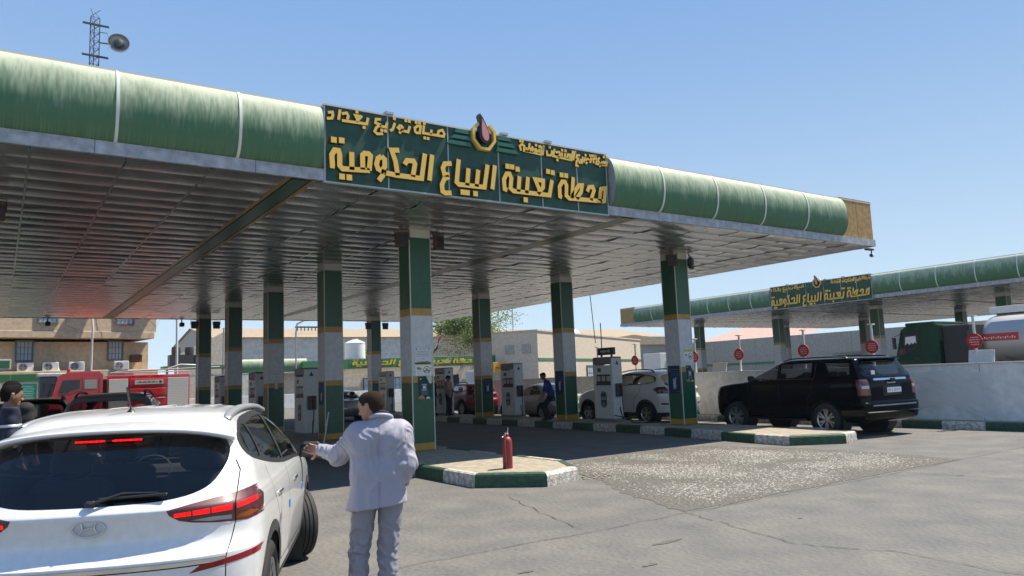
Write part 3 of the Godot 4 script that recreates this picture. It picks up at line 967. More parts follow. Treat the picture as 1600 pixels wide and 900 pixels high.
func _speed_sign(label: String) -> Node3D:
	var t := thing("round_sign", label, "sign", "round red signs on posts along the low wall", Vector3.ZERO, 0.0)
	var m := MB.new()
	m.tube([V(0, 0, 0), V(0, 1.2, 0)], 0.035, 10)
	m.cbox(V(0, 1.21, 0), V(0.16, 0.03, 0.16), 0.004)
	obj("post", m, M.white_paint, t)
	var im := Image.create(128, 128, false, Image.FORMAT_RGB8)
	im.fill(Color(0.70, 0.15, 0.16))
	var r := RandomNumberGenerator.new()
	r.seed = 3
	for row in 4:
		var y := 28 + row * 20
		var x := 24.0 if row in [1, 2] else 36.0
		while x < (104 if row in [1, 2] else 92):
			var w := r.randf_range(5, 12)
			im.fill_rect(Rect2i(int(x), y + 6, int(w) + 2, 4), Color(0.95, 0.8, 0.78))
			im.fill_rect(Rect2i(int(x + w * 0.5), y - r.randi_range(0, 4), 3, 9), Color(0.95, 0.8, 0.78))
			if r.randf() < 0.5:
				im.fill_rect(Rect2i(int(x + 2), y + 12, 3, 3), Color(0.95, 0.8, 0.78))
			x += w + 3
	var disc := MB.new()
	var c := V(-0.05, 0.56, 0)
	for k in 28:
		var a := TAU * k / 28; var b := TAU * (k + 1) / 28
		var p := func(g: float, x: float) -> Vector3: return c + V(x, sin(g) * 0.195, cos(g) * 0.195)
		var uv := func(g: float) -> Vector2: return Vector2(0.5 + cos(g) * 0.5, 0.5 - sin(g) * 0.5)
		disc.tri(p.call(a, -0.012), p.call(b, -0.012), c + V(-0.012, 0, 0), uv.call(a), uv.call(b), Vector2(0.5, 0.5))
		disc.quad(p.call(a, -0.012), p.call(a, 0.012), p.call(b, 0.012), p.call(b, -0.012))
		disc.tri(p.call(b, 0.012), p.call(a, 0.012), c + V(0.012, 0, 0), Vector2(0.02, 0.02), Vector2(0.02, 0.02), Vector2(0.02, 0.02))
	var o := obj("disc", disc, print_mat("sign_print", im), t)
	o.rotation.y = 0.0
	return t
# ---------------------------------------------------------------- what stands behind the station
func window_grid(parent: Node3D, c: Vector3, w: float, h: float, nx: int, ny: int, face := Vector3.BACK) -> void:
	var b := Basis(Vector3.UP, 0.0 if face == Vector3.BACK else -PI / 2)
	var m := MB.new()
	m.box(c + b * V(0, h / 2 + 0.04, 0.03), V(w + 0.16, 0.08, 0.12) if face == Vector3.BACK else V(0.12, 0.08, w + 0.16))
	m.box(c + b * V(0, -h / 2 - 0.04, 0.05), V(w + 0.16, 0.08, 0.16) if face == Vector3.BACK else V(0.16, 0.08, w + 0.16))
	for s in [-1, 1]:
		m.box(c + b * V(s * (w / 2 + 0.04), 0, 0.03), V(0.08, h, 0.12) if face == Vector3.BACK else V(0.12, h, 0.08))
	var win := obj("window", m, M.window_frame, parent)
	m = MB.new()
	m.box(c + b * V(0, 0, 0.0), V(w, h, 0.02) if face == Vector3.BACK else V(0.02, h, w))
	obj("pane", m, M.bright_pane, win)
	m = MB.new()
	for i in range(1, nx):
		m.box(c + b * V(-w / 2 + w * i / nx, 0, 0.04), V(0.022, h, 0.03) if face == Vector3.BACK else V(0.03, h, 0.022))
	for i in range(1, ny):
		m.box(c + b * V(0, -h / 2 + h * i / ny, 0.043), V(w, 0.022, 0.03) if face == Vector3.BACK else V(0.03, 0.022, w))
	obj("grille_bars", m, M.window_frame, win)

func make_ac(label: String, at: Vector3) -> Node3D:
	var t := thing("air_conditioner", label, "air conditioner", "outdoor units along the tan building", at, 0.0)
	var m := MB.new()
	m.cbox(V(0, 0.26, 0), V(0.78, 0.52, 0.30), 0.02)
	obj("casing", m, M.ac_white, t)
	m = MB.new()
	m.lathe([Vector2(0.21, 0.0), Vector2(0.20, 0.012), Vector2(0.001, 0.012)], xf(-0.11, 0.26, 0.15, 0, PI / 2), 24)
	var f := obj("fan_grille", m, M.dark_metal, t)
	m = MB.new()
	for r in [0.07, 0.14, 0.2]:
		var ring := []
		for k in 17:
			ring.append(V(-0.11 + cos(TAU * k / 16) * r, 0.26 + sin(TAU * k / 16) * r, 0.165))
		m.tube(ring, 0.006, 4, false)
	m.tube([V(-0.31, 0.26, 0.166), V(0.09, 0.26, 0.166)], 0.006, 4); m.tube([V(-0.11, 0.06, 0.166), V(-0.11, 0.46, 0.166)], 0.006, 4)
	obj("fan_guard", m, M.ac_white, f)
	m = MB.new()
	for s in [-1, 1]:
		m.box(V(s * 0.3, -0.03, 0), V(0.05, 0.06, 0.4))
	obj("feet", m, M.dark_metal, t)
	return t

func pole(called: String, label: String, group: String, pts: Array, r, m: Material, cat: String) -> Node3D:
	var t := thing(called, label, cat, group)
	var b := MB.new()
	b.tube(pts, r, 10)
	obj("shaft", b, m, t)
	return t

func tree(label: String, at: Vector3, h: float, spread: float, leaves: int, seed_: int) -> void:
	var t := thing("tree", label, "tree", "", at)
	var r := RandomNumberGenerator.new()
	r.seed = seed_
	var wood := MB.new()
	wood.tube([V(0, 0, 0), V(0.05, h * 0.2, 0.02), V(-0.05, h * 0.42, 0.05), V(0.1, h * 0.7, 0)], [0.20, 0.16, 0.12, 0.05], 8)
	var crown := MB.new(); var crown2 := MB.new()
	for i in 40:
		var a := r.randf() * TAU
		var y0 := h * r.randf_range(0.25, 0.62)
		var l := spread * r.randf_range(0.45, 1.0)
		var tip := V(cos(a) * l, y0 + h * r.randf_range(0.06, 0.36), sin(a) * l)
		if tip.y > h:
			tip.y = h * 0.97
		wood.tube([V(0, y0, 0), V(0, y0, 0).lerp(tip, 0.5) + V(0, 0.15, 0), tip], [0.06, 0.035, 0.012], 5)
		for k in leaves / 40:
			var c := tip + V(r.randfn(), r.randfn() * 0.75, r.randfn()) * spread * 0.17
			if k % 4 == 0:
				c = V(0, y0, 0).lerp(tip, r.randf_range(0.3, 1.0)) + V(r.randfn(), r.randfn(), r.randfn()) * 0.25
			var d := V(r.randf_range(-1, 1), r.randf_range(-0.6, 0.5), r.randf_range(-1, 1)).normalized() * r.randf_range(0.16, 0.30)
			var w := d.cross(V(r.randf_range(-1, 1), 1, r.randf_range(-1, 1))).normalized() * 0.07
			var to := crown if r.randf() < 0.55 else crown2
			to.quad(c - d * 0.5, c + w, c + d * 0.5 + V(0, -0.02, 0), c - w)
	obj("trunk", wood, M.bark, t)
	obj("crown", crown, M.leaf, t)
	obj("crown", crown2, M.leaf_light, t)

func turn_about(t: Node3D, p: Vector3, a: float) -> void:
	t.rotation.y = a
	t.position = p - Basis(Vector3.UP, a) * p

func make_background() -> void:
	# tan building on the left
	var t := thing("tan_building", "tan plastered two storey building behind the fire engine on the left", "building")
	var m := MB.new()
	m.box(V(-4.6, 2.4, -55.8), V(25.0, 4.8, 10.0)); obj("lower_wall", m, M.tan_plaster, t)
	m = MB.new()
	m.cbox(V(-4.7, 5.17, -55.4), V(25.3, 0.40, 11.1), 0.02); obj("ledge", m, M.tan_plaster, t)
	m = MB.new()
	m.box(V(-4.6, 7.2, -55.2), V(25.3, 3.64, 10.6)); obj("upper_wall", m, M.tan_plaster, t)
	m = MB.new()
	m.cbox(V(-4.5, 9.2, -55.2), V(25.6, 0.36, 11.2), 0.02); obj("parapet", m, M.tan_plaster, t)
	m = MB.new()
	m.cbox(V(-4.5, 1.55, -50.15), V(25.2, 3.1, 1.1), 0.02); obj("plinth", m, M.tan_plaster, t)
	for x in [1.28, 6.0, -4.2]:
		window_grid(t, V(x, 4.28, -50.79), 0.72, 1.05, 4, 3)
	for x in [2.2, 6.25, -3.0]:
		window_grid(t, V(x, 6.35, -49.89), 0.85, 1.0, 4, 3)
	for x in [4.6, 8.0, 0.0]:   # unseen boxes added high up to cast slanting shadows on the wall
		m = MB.new()
		m.cbox(V(x, 7.9, -49.5), V(0.95, 0.5, 0.8), 0.02); obj("added_shadow_box", m, M.tan_plaster, t)
	m = MB.new()
	m.tube([V(4.38, 3.1, -49.55), V(4.38, 5.0, -49.5), V(4.36, 5.45, -49.3), V(4.40, 6.6, -49.85), V(4.42, 7.5, -49.86)], 0.06, 8); obj("drain_pipe", m, M.white_paint, t)
	m = MB.new()
	m.tube([V(2.85, 3.1, -49.9), V(2.82, 3.6, -50.4), V(2.62, 4.3, -50.72), V(2.58, 4.7, -50.74)], 0.035, 6)
	m.tube([V(6.9, 3.1, -50.5), V(6.95, 4.0, -50.7), V(7.05, 4.7, -50.72)], 0.025, 6); obj("conduit", m, M.beige_plaster, t)
	m = MB.new()
	m.tube([V(3.2, 6.4, -49.8), V(3.0, 5.7, -49.6), V(3.6, 5.42, -49.5)], 0.012, 5); m.tube([V(7.4, 6.4, -49.8), V(7.9, 5.6, -49.5), V(8.25, 6.3, -49.8)], 0.012, 5); m.tube([V(4.9, 6.6, -49.8), V(5.7, 5.75, -49.6), V(6.6, 6.3, -49.8)], 0.012, 5); obj("hanging_cable", m, M.black_plastic, t)
	box_obj("old_cooler", V(7.05, 3.78, -50.4), V(0.6, 0.46, 0.5), M.rust, t, 0.02)
	var a1 := make_ac("leftmost outdoor air conditioner unit on the plinth of the tan building", V(1.24, 3.08, -49.9))
	dup(a1, "second outdoor air conditioner unit from the left on the tan building", V(2.44, 3.08, -49.85))
	dup(a1, "third outdoor air conditioner unit from the left on the tan building", V(3.72, 3.08, -49.9))
	dup(a1, "outdoor air conditioner unit below the right window of the tan building", V(6.02, 3.08, -49.9))
	turn_about(t, V(4.0, 0, -49.9), 0.17)
	# boarding and kiosk in front of it
	t = thing("painted_fence", "beige and green painted boarding below the tan building on the left", "fence")
	for i in 6:
		var x := -6.2 + i * 1.5
		m = MB.new(); m.cbox(V(x, 1.25, -48.0), V(1.49, 2.5, 0.08), 0.006); obj("board", m, M.beige_plaster, t)
		m = MB.new(); m.cbox(V(x, 2.72, -48.0), V(1.49, 0.42, 0.10), 0.006); obj("green_board", m, M.green_paint, t)
	t = thing("teal_poster", "teal green printed poster on the boarding behind the man in navy", "poster")
	var im := Image.create(128, 128, false, Image.FORMAT_RGB8)
	im.fill(Color(0.10, 0.52, 0.44))
	var r := RandomNumberGenerator.new()
	r.seed = 8
	for i in 9:
		var x := 20
		while x < 110:
			var w := r.randi_range(4, 10)
			im.fill_rect(Rect2i(x, 14 + i * 12, w, 3), Color(0.75, 0.9, 0.85)); x += w + r.randi_range(2, 5)
			im.fill_rect(Rect2i(x - 3, 9 + i * 12, 2, 6), Color(0.75, 0.9, 0.85))
	m = MB.new(); m.quad(V(0.45, 1.1, -47.93), V(1.75, 1.1, -47.93), V(1.75, 2.40, -47.93), V(0.45, 2.40, -47.93))
	obj("sheet", m, print_mat("teal_print", im), t)
	t = thing("kiosk", "small dark kiosk with a pale top left of the fire engine cab", "kiosk")
	box_obj("cabin", V(2.35, 1.35, -46.6), V(1.15, 2.7, 0.9), M.pump_grey, t, 0.03)
	box_obj("roof", V(2.35, 2.80, -46.6), V(1.35, 0.18, 1.1), M.column_grey, t, 0.03)
	box_obj("door", V(2.35, 1.25, -46.13), V(0.95, 2.3, 0.04), M.dark_glass, t, 0.01)
	t = thing("road_sign", "green sign board with white frame on a post at the far left", "sign")
	box_obj("frame", V(0.02, 3.36, -45.0), V(1.0, 0.50, 0.06), M.white_paint, t, 0.01)
	box_obj("board", V(0.02, 3.36, -44.96), V(0.88, 0.36, 0.03), M.green_paint, t, 0.005)
	m = MB.new(); m.tube([V(-0.15, 0, -45), V(-0.15, 3.1, -45)], 0.06, 8); obj("post", m, M.grey_metal, t)
	pole("white_post", "tall white post right of the tan building", "", [V(8.85, 0, -48.5), V(8.80, 6.9, -48.5)], 0.07, M.white_paint, "post")
	# lattice mast with a dish, far behind the canopy
	t = thing("lattice_mast", "thin lattice radio mast with a round dish above the near canopy", "mast", "", V(5.0, 0, -60.0))
	var legs := [V(-0.30, 0, 0.2), V(0.30, 0, 0.2), V(0, 0, -0.3)]
	for l in legs:
		m = MB.new(); m.tube([l, l + V(0.0, 29.1, 0)], 0.035, 6); obj("leg", m, M.dark_metal, t)
	m = MB.new()
	for i in 48:
		var y := 1.0 + i * 0.6
		for k in 3:
			m.tube([legs[k] + V(0, y, 0), legs[(k + 1) % 3] + V(0, y + 0.6, 0)], 0.018, 4, false)
			m.tube([legs[k] + V(0, y, 0), legs[(k + 1) % 3] + V(0, y, 0)], 0.018, 4, false)
	obj("lacing", m, M.dark_metal, t).set_meta("kind", "stuff")
	for y in [26.2, 28.6]:
		m = MB.new(); m.box(V(0.05, y, 0.25), V(1.7, 0.12, 0.12)); obj("crossbar", m, M.dark_metal, t)
	m = MB.new()
	m.tube([V(0.3, 27.3, 0.2), V(0.95, 27.3, 0.3)], 0.05, 6); m.tube([V(0.3, 28.1, 0.2), V(0.8, 28.1, 0.3), V(0.95, 27.6, 0.3)], 0.03, 6); obj("arm", m, M.dark_metal, t)
	m = MB.new()
	var dx := xf(1.55, 27.45, 0.35, -0.1, PI / 2 - 0.15)
	m.lathe([Vector2(0.001, -0.30), Vector2(0.30, -0.27), Vector2(0.58, -0.15), Vector2(0.72, 0.0), Vector2(0.74, 0.18), Vector2(0.70, 0.18), Vector2(0.68, 0.02), Vector2(0.5, -0.1), Vector2(0.001, -0.2)], dx, 28)
	var dish := obj("dish", m, M.grey_metal, t)
	m = MB.new(); m.lathe([Vector2(0.34, -0.05), Vector2(0.30, 0.2), Vector2(0.12, 0.26), Vector2(0.001, 0.26)], dx, 20); obj("feed", m, M.dark_metal, dish)
	# gabled warehouse along the back
	t = thing("warehouse", "long pale warehouse with a beige corrugated roof behind the station", "building")
	m = MB.new()
	m.quad(V(21.5, 0, -96), V(100, 0, -96), V(100, 7.9, -96), V(21.5, 7.9, -96)); m.quad(V(100, 0, -96), V(100, 0, -120), V(100, 7.9, -120), V(100, 7.9, -96))
	obj("wall", m, M.pale_wall, t)
	m = MB.new()
	m.out([V(21.5, 0, -96), V(21.5, 7.9, -96), V(21.5, 9.9, -108), V(21.5, 7.9, -120), V(21.5, 0, -120)], V(30, 4, -108)); obj("gable", m, M.beige_plaster, t)
	var corr := []
	for q in [[7.95, -95.5], [9.95, -108.0], [7.95, -120.5]]:
		var line := []
		for i in 900:
			line.append(V(21.2 + i * 0.0882, q[0] + 0.035 * (1 if (i / 2) % 2 == 0 else -1), q[1]))
		corr.append(line)
	m = MB.new(); m.grid(corr); obj("roof", m, M.sheet_roof, t)
	for i in 12:
		box_obj("pilaster", V(23.0 + i * 6.6, 3.9, -95.9), V(0.35, 7.8, 0.25), M.pale_wall, t)
	m = MB.new()
	for i in 10:
		m.box(V(33.4 + i * 0.5, 9.4, -100.2), V(0.12, 0.55, 0.12))
	m.box(V(35.8, 9.62, -100.2), V(5.4, 0.2, 0.3)); obj("roof_rail", m, M.dark_metal, t)
	t = thing("side_hall", "beige gable end of a hall left of the warehouse seen between columns", "building")
	m = MB.new()
	m.prism(P2([-3.0, 0, 3.6, 0, 3.6, 9.2, -3.0, 5.6]), 0, 0.4, xf(19.9, 0, -93.5)); obj("gable", m, M.beige_plaster, t)
	# office of the station with its own green parapet
	t = thing("station_office", "low station office with a green parapet and yellow lettering behind the pumps", "building")
	m = MB.new(); m.box(V(31.5, 1.5, -66.5), V(24.0, 3.0, 8.0)); obj("wall", m, M.beige_plaster, t)
	for i in 11:
		m = MB.new(); m.cbox(V(24.3 + i * 1.68, 3.42 + 0.012 * i, -62.1), V(1.66, 0.84, 0.25), 0.01); obj("parapet_panel", m, M.green_paint, t)
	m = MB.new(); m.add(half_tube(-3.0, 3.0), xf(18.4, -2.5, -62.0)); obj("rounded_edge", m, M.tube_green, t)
	box_obj("parapet_end", V(22.0, 3.25, -61.6), V(2.2, 0.95, 0.3), M.green_paint, t)
	box_obj("canopy_slab", V(17.5, 2.85, -63.2), V(10.0, 0.12, 3.0), M.fascia_band, t)
	for g in SIGN_LARGE:
		var face := MB.new(); var side := MB.new()
		for s in g[0]:
			_stroke_letter(P2(s, 0.01), 0.10, face, side, 0.1)
		for d in g[1]:
			_letter(circle2(Vector2(d[0], d[1]) * 0.01, 0.055, 6), face, side, 0.1)
		var xo := 30.2 if g[1].size() + g[0].size() < 0 else 31.9
		var o := obj("letter", face, M.yellow_paint, t)
		o.transform = Transform3D(Basis().scaled(V(2.05, 0.86, 1)), V(xo, 3.12, -61.96))
		var sd := obj("letter_edge", side, M.letter_side, o)
	for x in [35.0, 36.7, 38.3, 41.2]:
		m = MB.new(); m.lathe([Vector2(0.2, 0.0), Vector2(0.19, 0.05), Vector2(0.001, 0.06)], xf(x, 3.5, -61.97, 0, PI / 2), 16); obj("round_plate", m, M.white_paint, t)
	for x in [27.4, 30.0, 33.0]:
		window_grid(t, V(x, 1.5, -62.45), 1.3, 1.2, 3, 2)
	box_obj("doorway", V(35.9, 1.1, -62.46), V(1.1, 2.2, 0.1), M.dark_hole, t)
	m = MB.new(); m.quad(V(37.2, 1.0, -62.4), V(39.0, 1.0, -62.4), V(39.0, 2.6, -62.4), V(37.2, 2.6, -62.4)); obj("white_board", m, M.white_paint, t)
	t = thing("yellow_sign", "yellow square sign board below the green parapet beside the middle column", "sign")
	box_obj("board", V(39.9, 2.72, -60.5), V(1.5, 1.0, 0.08), M.orange_paint, t, 0.01)
	m = MB.new()
	for s in [-0.5, 0.5]:
		m.tube([V(39.9 + s, 0, -60.55), V(39.9 + s, 2.3, -60.55)], 0.04, 6)
	obj("legs", m, M.grey_metal, t)
	m = MB.new()
	m.stroke(PackedVector2Array([Vector2(-0.5, 0.1), Vector2(-0.2, 0.0), Vector2(0.1, 0.0), Vector2(0.15, 0.25)]), 0.07, 0, 0.03, xf(39.9, 2.65, -60.46)); m.stroke(PackedVector2Array([Vector2(0.25, 0.0), Vector2(0.5, 0.0), Vector2(0.52, 0.22)]), 0.07, 0, 0.03, xf(39.9, 2.65, -60.46)); obj("lettering", m, M.drop_black, t)
	t = thing("water_tank", "white ribbed water tank on the office roof", "water tank")
	m = MB.new()
	var prof := []
	for i in 12:
		prof.append(Vector2(0.88 + 0.05 * (i % 2), 3.9 + i * 0.13))
	prof.append_array([Vector2(0.6, 5.5), Vector2(0.25, 5.62), Vector2(0.25, 5.7), Vector2(0.001, 5.7)])
	m.lathe(prof, xf(26.4, 0, -63.5), 28); obj("tank", m, M.water_tank_white, t)
	box_obj("stand", V(26.4, 3.45, -63.5), V(1.9, 0.9, 1.9), M.grey_metal, t)
	# flat roofed building in the middle right
	t = thing("flat_roofed_building", "flat roofed beige building with a green stripe left of the far canopy", "building", "", V(42.7, 0, -58.0), 0.52)
	m = MB.new(); m.box(V(17.5, 3.05, -6.0), V(35.0, 6.1, 12.0)); obj("wall", m, M.beige_plaster, t)
	box_obj("coping", V(17.5, 6.14, -6.0), V(35.2, 0.14, 12.2), M.beige_plaster, t)
	box_obj("green_stripe", V(17.5, 3.35, 0.02), V(35.0, 0.25, 0.06), M.green_paint, t)
	window_grid(t, V(14.5, 1.9, 0.05), 2.4, 1.5, 4, 2)
	box_obj("white_board", V(9.0, 2.3, 0.06), V(2.4, 1.6, 0.06), M.white_paint, t)
	for q in [[-1.2, 0.9, 0.9], [-3.0, 0.9, 1.0]]:
		m = MB.new(); m.box(V(-0.03, 4.4, q[0]), V(0.06, q[1], q[2])); obj("shutter", m, M.grey_plaster, t)
	box_obj("doorway", V(-0.02, 1.2, -2.5), V(0.06, 2.4, 1.3), M.dark_hole, t)
	m = MB.new()
	for q in [[0, 0.55], [0.9, 0.45], [1.5, 0.5]]:
		m.lathe([Vector2(q[1], 0), Vector2(q[1] * 1.1, 0.25), Vector2(q[1] * 0.8, 0.6), Vector2(0.001, 0.75)], xf(14.0 + q[0], 6.2, -2.0), 12)
	obj("roof_tank", m, M.water_tank_white, t)
	t = thing("white_cabin", "white metal cabin with two grilled doors behind the fuel pump on the right", "cabin")
	box_obj("cabin", V(57.8, 1.8, -55.8), V(4.4, 3.6, 2.4), M.white_paint, t, 0.03)
	for x in [57.0, 58.5]:
		box_obj("door", V(x, 1.5, -54.57), V(1.2, 2.6, 0.06), M.ac_white, t, 0.01)
		for k in 5:
			box_obj("vent_slat", V(x - 0.1, 2.25 + k * 0.11, -54.53), V(0.5, 0.05, 0.03), M.dark_metal, t)
	t = thing("grey_hall", "grey hall with a shallow pitched roof behind the far canopy", "building")
	m = MB.new(); m.box(V(78.0, 2.9, -88.0), V(26.0, 5.8, 12.0)); obj("wall", m, M.grey_plaster, t)
	m = MB.new()
	m.prism(P2([-13.5, 0, 13.5, 0, 13.5, 0.12, 0, 1.5, -13.5, 0.12]), -6.4, 6.4, xf(78.0, 5.8, -88.0)); obj("roof", m, M.sheet_roof, t)
	t = thing("boundary_wall", "long grey building wall with a green stripe behind the far canopy", "building")
	for i in 7:
		var z := -76.0 + i * 7.0
		m = MB.new(); m.cbox(V(85.2, 2.85, z), V(0.5, 5.7, 6.98), 0.02); obj("wall_bay", m, M.grey_plaster if i < 5 else M.beige_plaster, t)
		box_obj("green_stripe", V(84.93, 2.3, z), V(0.06, 0.3, 6.98), M.green_paint, t)
	t = thing("pink_roof_hall", "hall with a pale pink roof seen under the far canopy", "building")
	m = MB.new(); m.out([V(85.6, 5.75, -76), V(85.6, 5.75, -58), V(98, 8.4, -58), V(98, 8.4, -76)], V(90, 0, -66)); obj("roof", m, M.pink_roof, t)
	m = MB.new(); m.box(V(92, 2.8, -67), V(12, 5.6, 17.5)); obj("wall", m, M.grey_plaster, t)
	t = thing("blue_white_board", "blue and white printed board behind the black SUV roof", "board")
	box_obj("board", V(60.0, 2.0, -36.5), V(0.08, 1.5, 3.4), M.column_grey, t, 0.01)
	m = MB.new()
	for i in 4:
		m.box(V(59.94, 2.45 - i * 0.3, -36.5), V(0.03, 0.10, 2.6 - 0.3 * (i % 2)))
	obj("lettering", m, M.stripe_green, t)
	# far low wall closing the view under the canopy
	t = thing("far_wall", "low pale wall at the far side of the station yard", "wall")
	for i in 12:
		m = MB.new(); m.cbox(V(10.5 + i * 4.0, 0.55, -58.6), V(3.98, 1.1, 0.25), 0.01); obj("wall_length", m, M.low_wall, t)
	# dark cages on a roof right of the tan building
	t = thing("roof_cages", "dark metal cages with two drums beside the tan building", "cage")
	box_obj("cage", V(10.25, 3.75, -55.0), V(1.5, 0.75, 0.9), M.dark_metal, t); box_obj("cage", V(11.6, 3.75, -55.0), V(1.0, 0.7, 0.9), M.dark_metal, t)
	for x in [9.95, 10.8]:
		m = MB.new(); m.lathe([Vector2(0.28, 4.13), Vector2(0.3, 4.4), Vector2(0.28, 4.65), Vector2(0.001, 4.65)], xf(x, 0, -55.0), 14); obj("drum", m, M.dark_metal, t)
	box_obj("platform", V(11.2, 3.25, -55.0), V(4.2, 0.22, 1.4), M.green_paint, t)
	for x in [9.4, 13.0]:
		box_obj("leg", V(x, 1.57, -55.0), V(0.14, 3.14, 0.14), M.grey_metal, t)
	tree("bushy green tree between the columns behind the office", V(40.9, 0, -68.0), 9.8, 4.7, 20000, 5)
	tree("small dark shrub crown behind the nearest column", V(29.9, 0, -69.0), 5.6, 1.3, 2600, 9)
	var lp := pole("lamp_post", "curved street lamp post seen between the second and third left columns", "street lamp posts", [V(20.2, 0, -61.0), V(20.2, 6.0, -61.0), V(20.3, 6.8, -61.0), V(20.9, 7.1, -61.0)], 0.07, M.grey_metal, "lamp post")
	var lm := MB.new(); lm.cbox(V(21.1, 7.1, -61.0), V(0.5, 0.1, 0.2), 0.03); obj("lamp_head", lm, M.grey_metal, lp)
	pole("lamp_post", "thin straight post seen between the third and fourth left columns", "street lamp posts", [V(14.5, 0, -61.5), V(14.6, 6.5, -61.5)], 0.06, M.grey_metal, "lamp post")
	lp = pole("lamp_post", "tall straight lamp post right of the bushy tree", "street lamp posts", [V(42.0, 0, -61.0), V(42.0, 9.2, -61.0), V(42.1, 9.9, -61.0)], [0.11, 0.08, 0.06], M.white_paint, "lamp post")
	lm = MB.new(); lm.cbox(V(41.7, 9.9, -61.0), V(1.0, 0.1, 0.25), 0.03); obj("lamp_head", lm, M.grey_metal, lp)
	pole("antenna_pole", "thin aerial pole on the roof of the flat roofed building", "", [V(52.6, 5.0, -61.0), V(52.0, 12.5, -61.0)], 0.045, M.dark_metal, "aerial")
	pole("thin_pole", "thin dark pole below the left corner of the far canopy", "", [V(46.0, 0, -52.5), V(46.0, 6.4, -52.5)], 0.05, M.dark_metal, "pole")
	t = thing("flag", "small red white and black flag on a staff above the green parapet", "flag")
	m = MB.new(); m.tube([V(33.6, 3.8, -62.5), V(34.9, 6.2, -62.5)], 0.03, 6); obj("staff", m, M.dark_metal, t)
	for k in 3:
		var rows := []
		for i in 3:
			var line := []
			for j in 6:
				line.append(V(34.85 - 0.36 * (k + i / 2.0) * 0.55 - 0.10 * j - 0.03 * k, 6.1 - 0.62 * (k + i / 2.0) * 0.8 - 0.10 * j, -62.5 + 0.06 * sin(j * 1.4 + k)))
			rows.append(line)
		m = MB.new(); m.grid(rows); obj("stripe", m, [M.sign_red, M.white_paint, M.drop_black][k], t)

func _stroke_letter(pts: PackedVector2Array, w: float, face: MB, side: MB, depth: float) -> void:
	var res := Geometry2D.offset_polyline(pts, w / 2, Geometry2D.JOIN_MITER, Geometry2D.END_BUTT)
	var solid := []; var holes := []
	for p in res:
		if Geometry2D.is_polygon_clockwise(p):
			holes.append(p)
		else:
			solid.append(p)
	for h in holes:
		var c := Vector2.ZERO
		for q in h:
			c += q / h.size()
		var hp: PackedVector2Array = h.duplicate()
		hp.reverse()
		var next := []
		for s in solid:
			for half in [PackedVector2Array([Vector2(-99, -99), Vector2(c.x, -99), Vector2(c.x, 99), Vector2(-99, 99)]), PackedVector2Array([Vector2(c.x, -99), Vector2(99, -99), Vector2(99, 99), Vector2(c.x, 99)])]:
				for q in Geometry2D.intersect_polygons(s, half):
					for z in Geometry2D.clip_polygons(q, hp):
						if not Geometry2D.is_polygon_clockwise(z):
							next.append(z)
		solid = next
	for p in solid:
		_letter(p, face, side, depth)
# ---------------------------------------------------------------- vehicles
# A body is a stack of rounded rings [y, half width, rear, front, rear corner, rear roundness, front corner, front roundness]; lengths run forward from the rear bumper, which is -z here.
func body_shell(levels: Array, length: float, barrel := 0.035, sub := 4) -> MB:
	var q := 12; var side := 26
	var rows := []
	for i in levels.size() - 1:
		var p0: Array = levels[maxi(i - 1, 0)]; var p1: Array = levels[i]; var p2: Array = levels[i + 1]; var p3: Array = levels[mini(i + 2, levels.size() - 1)]
		for k in (sub + 1 if i == levels.size() - 2 else sub):
			var t := float(k) / sub
			var L := []
			for c in 8:
				var lo := minf(p1[c], p2[c]); var hi := maxf(p1[c], p2[c])
				L.append(clampf(cubic_interpolate(p1[c], p2[c], p0[c], p3[c], t), lo, hi))
			var half := []
			for j in q + 1:
				var a := PI / 2 * j / q
				half.append(Vector2(L[1] * pow(sin(a), 2.0 / L[5]), L[2] + L[4] * (1 - pow(maxf(cos(a), 0.0), 2.0 / L[5]))))
			for j in range(1, side):
				half.append(Vector2(L[1], lerpf(L[2] + L[4], L[3] - L[6], float(j) / side)))
			for j in q + 1:
				var a := PI / 2 * (1 - float(j) / q)
				half.append(Vector2(L[1] * pow(sin(a), 2.0 / L[7]), L[3] - L[6] * (1 - pow(maxf(cos(a), 0.0), 2.0 / L[7]))))
			var ring := []
			for j in half.size():
				var w := 1.0 - barrel * pow((half[j].y - length / 2) / (length / 2), 2.0)
				ring.append(V(half[j].x * w, L[0], -half[j].y))
			for j in range(half.size() - 2, 0, -1):
				ring.append(V(-ring[j].x, ring[j].y, ring[j].z))
			rows.append(ring)
	var m := MB.new()
	m.grid(rows, true)
	var ok := 0.0
	for i in range(0, m.v.size(), 301):
		ok += m.n[i].dot(m.v[i] - V(0, 0.7, clampf(m.v[i].z, -length + 0.6, -0.6)))
	if ok < 0:
		m.flip()
	return m

func flat(p: Vector3, axis: int) -> Vector2:
	return Vector2(-p.z, p.y) if axis == 0 else (Vector2(p.x, -p.z) if axis == 1 else Vector2(p.x, p.y))

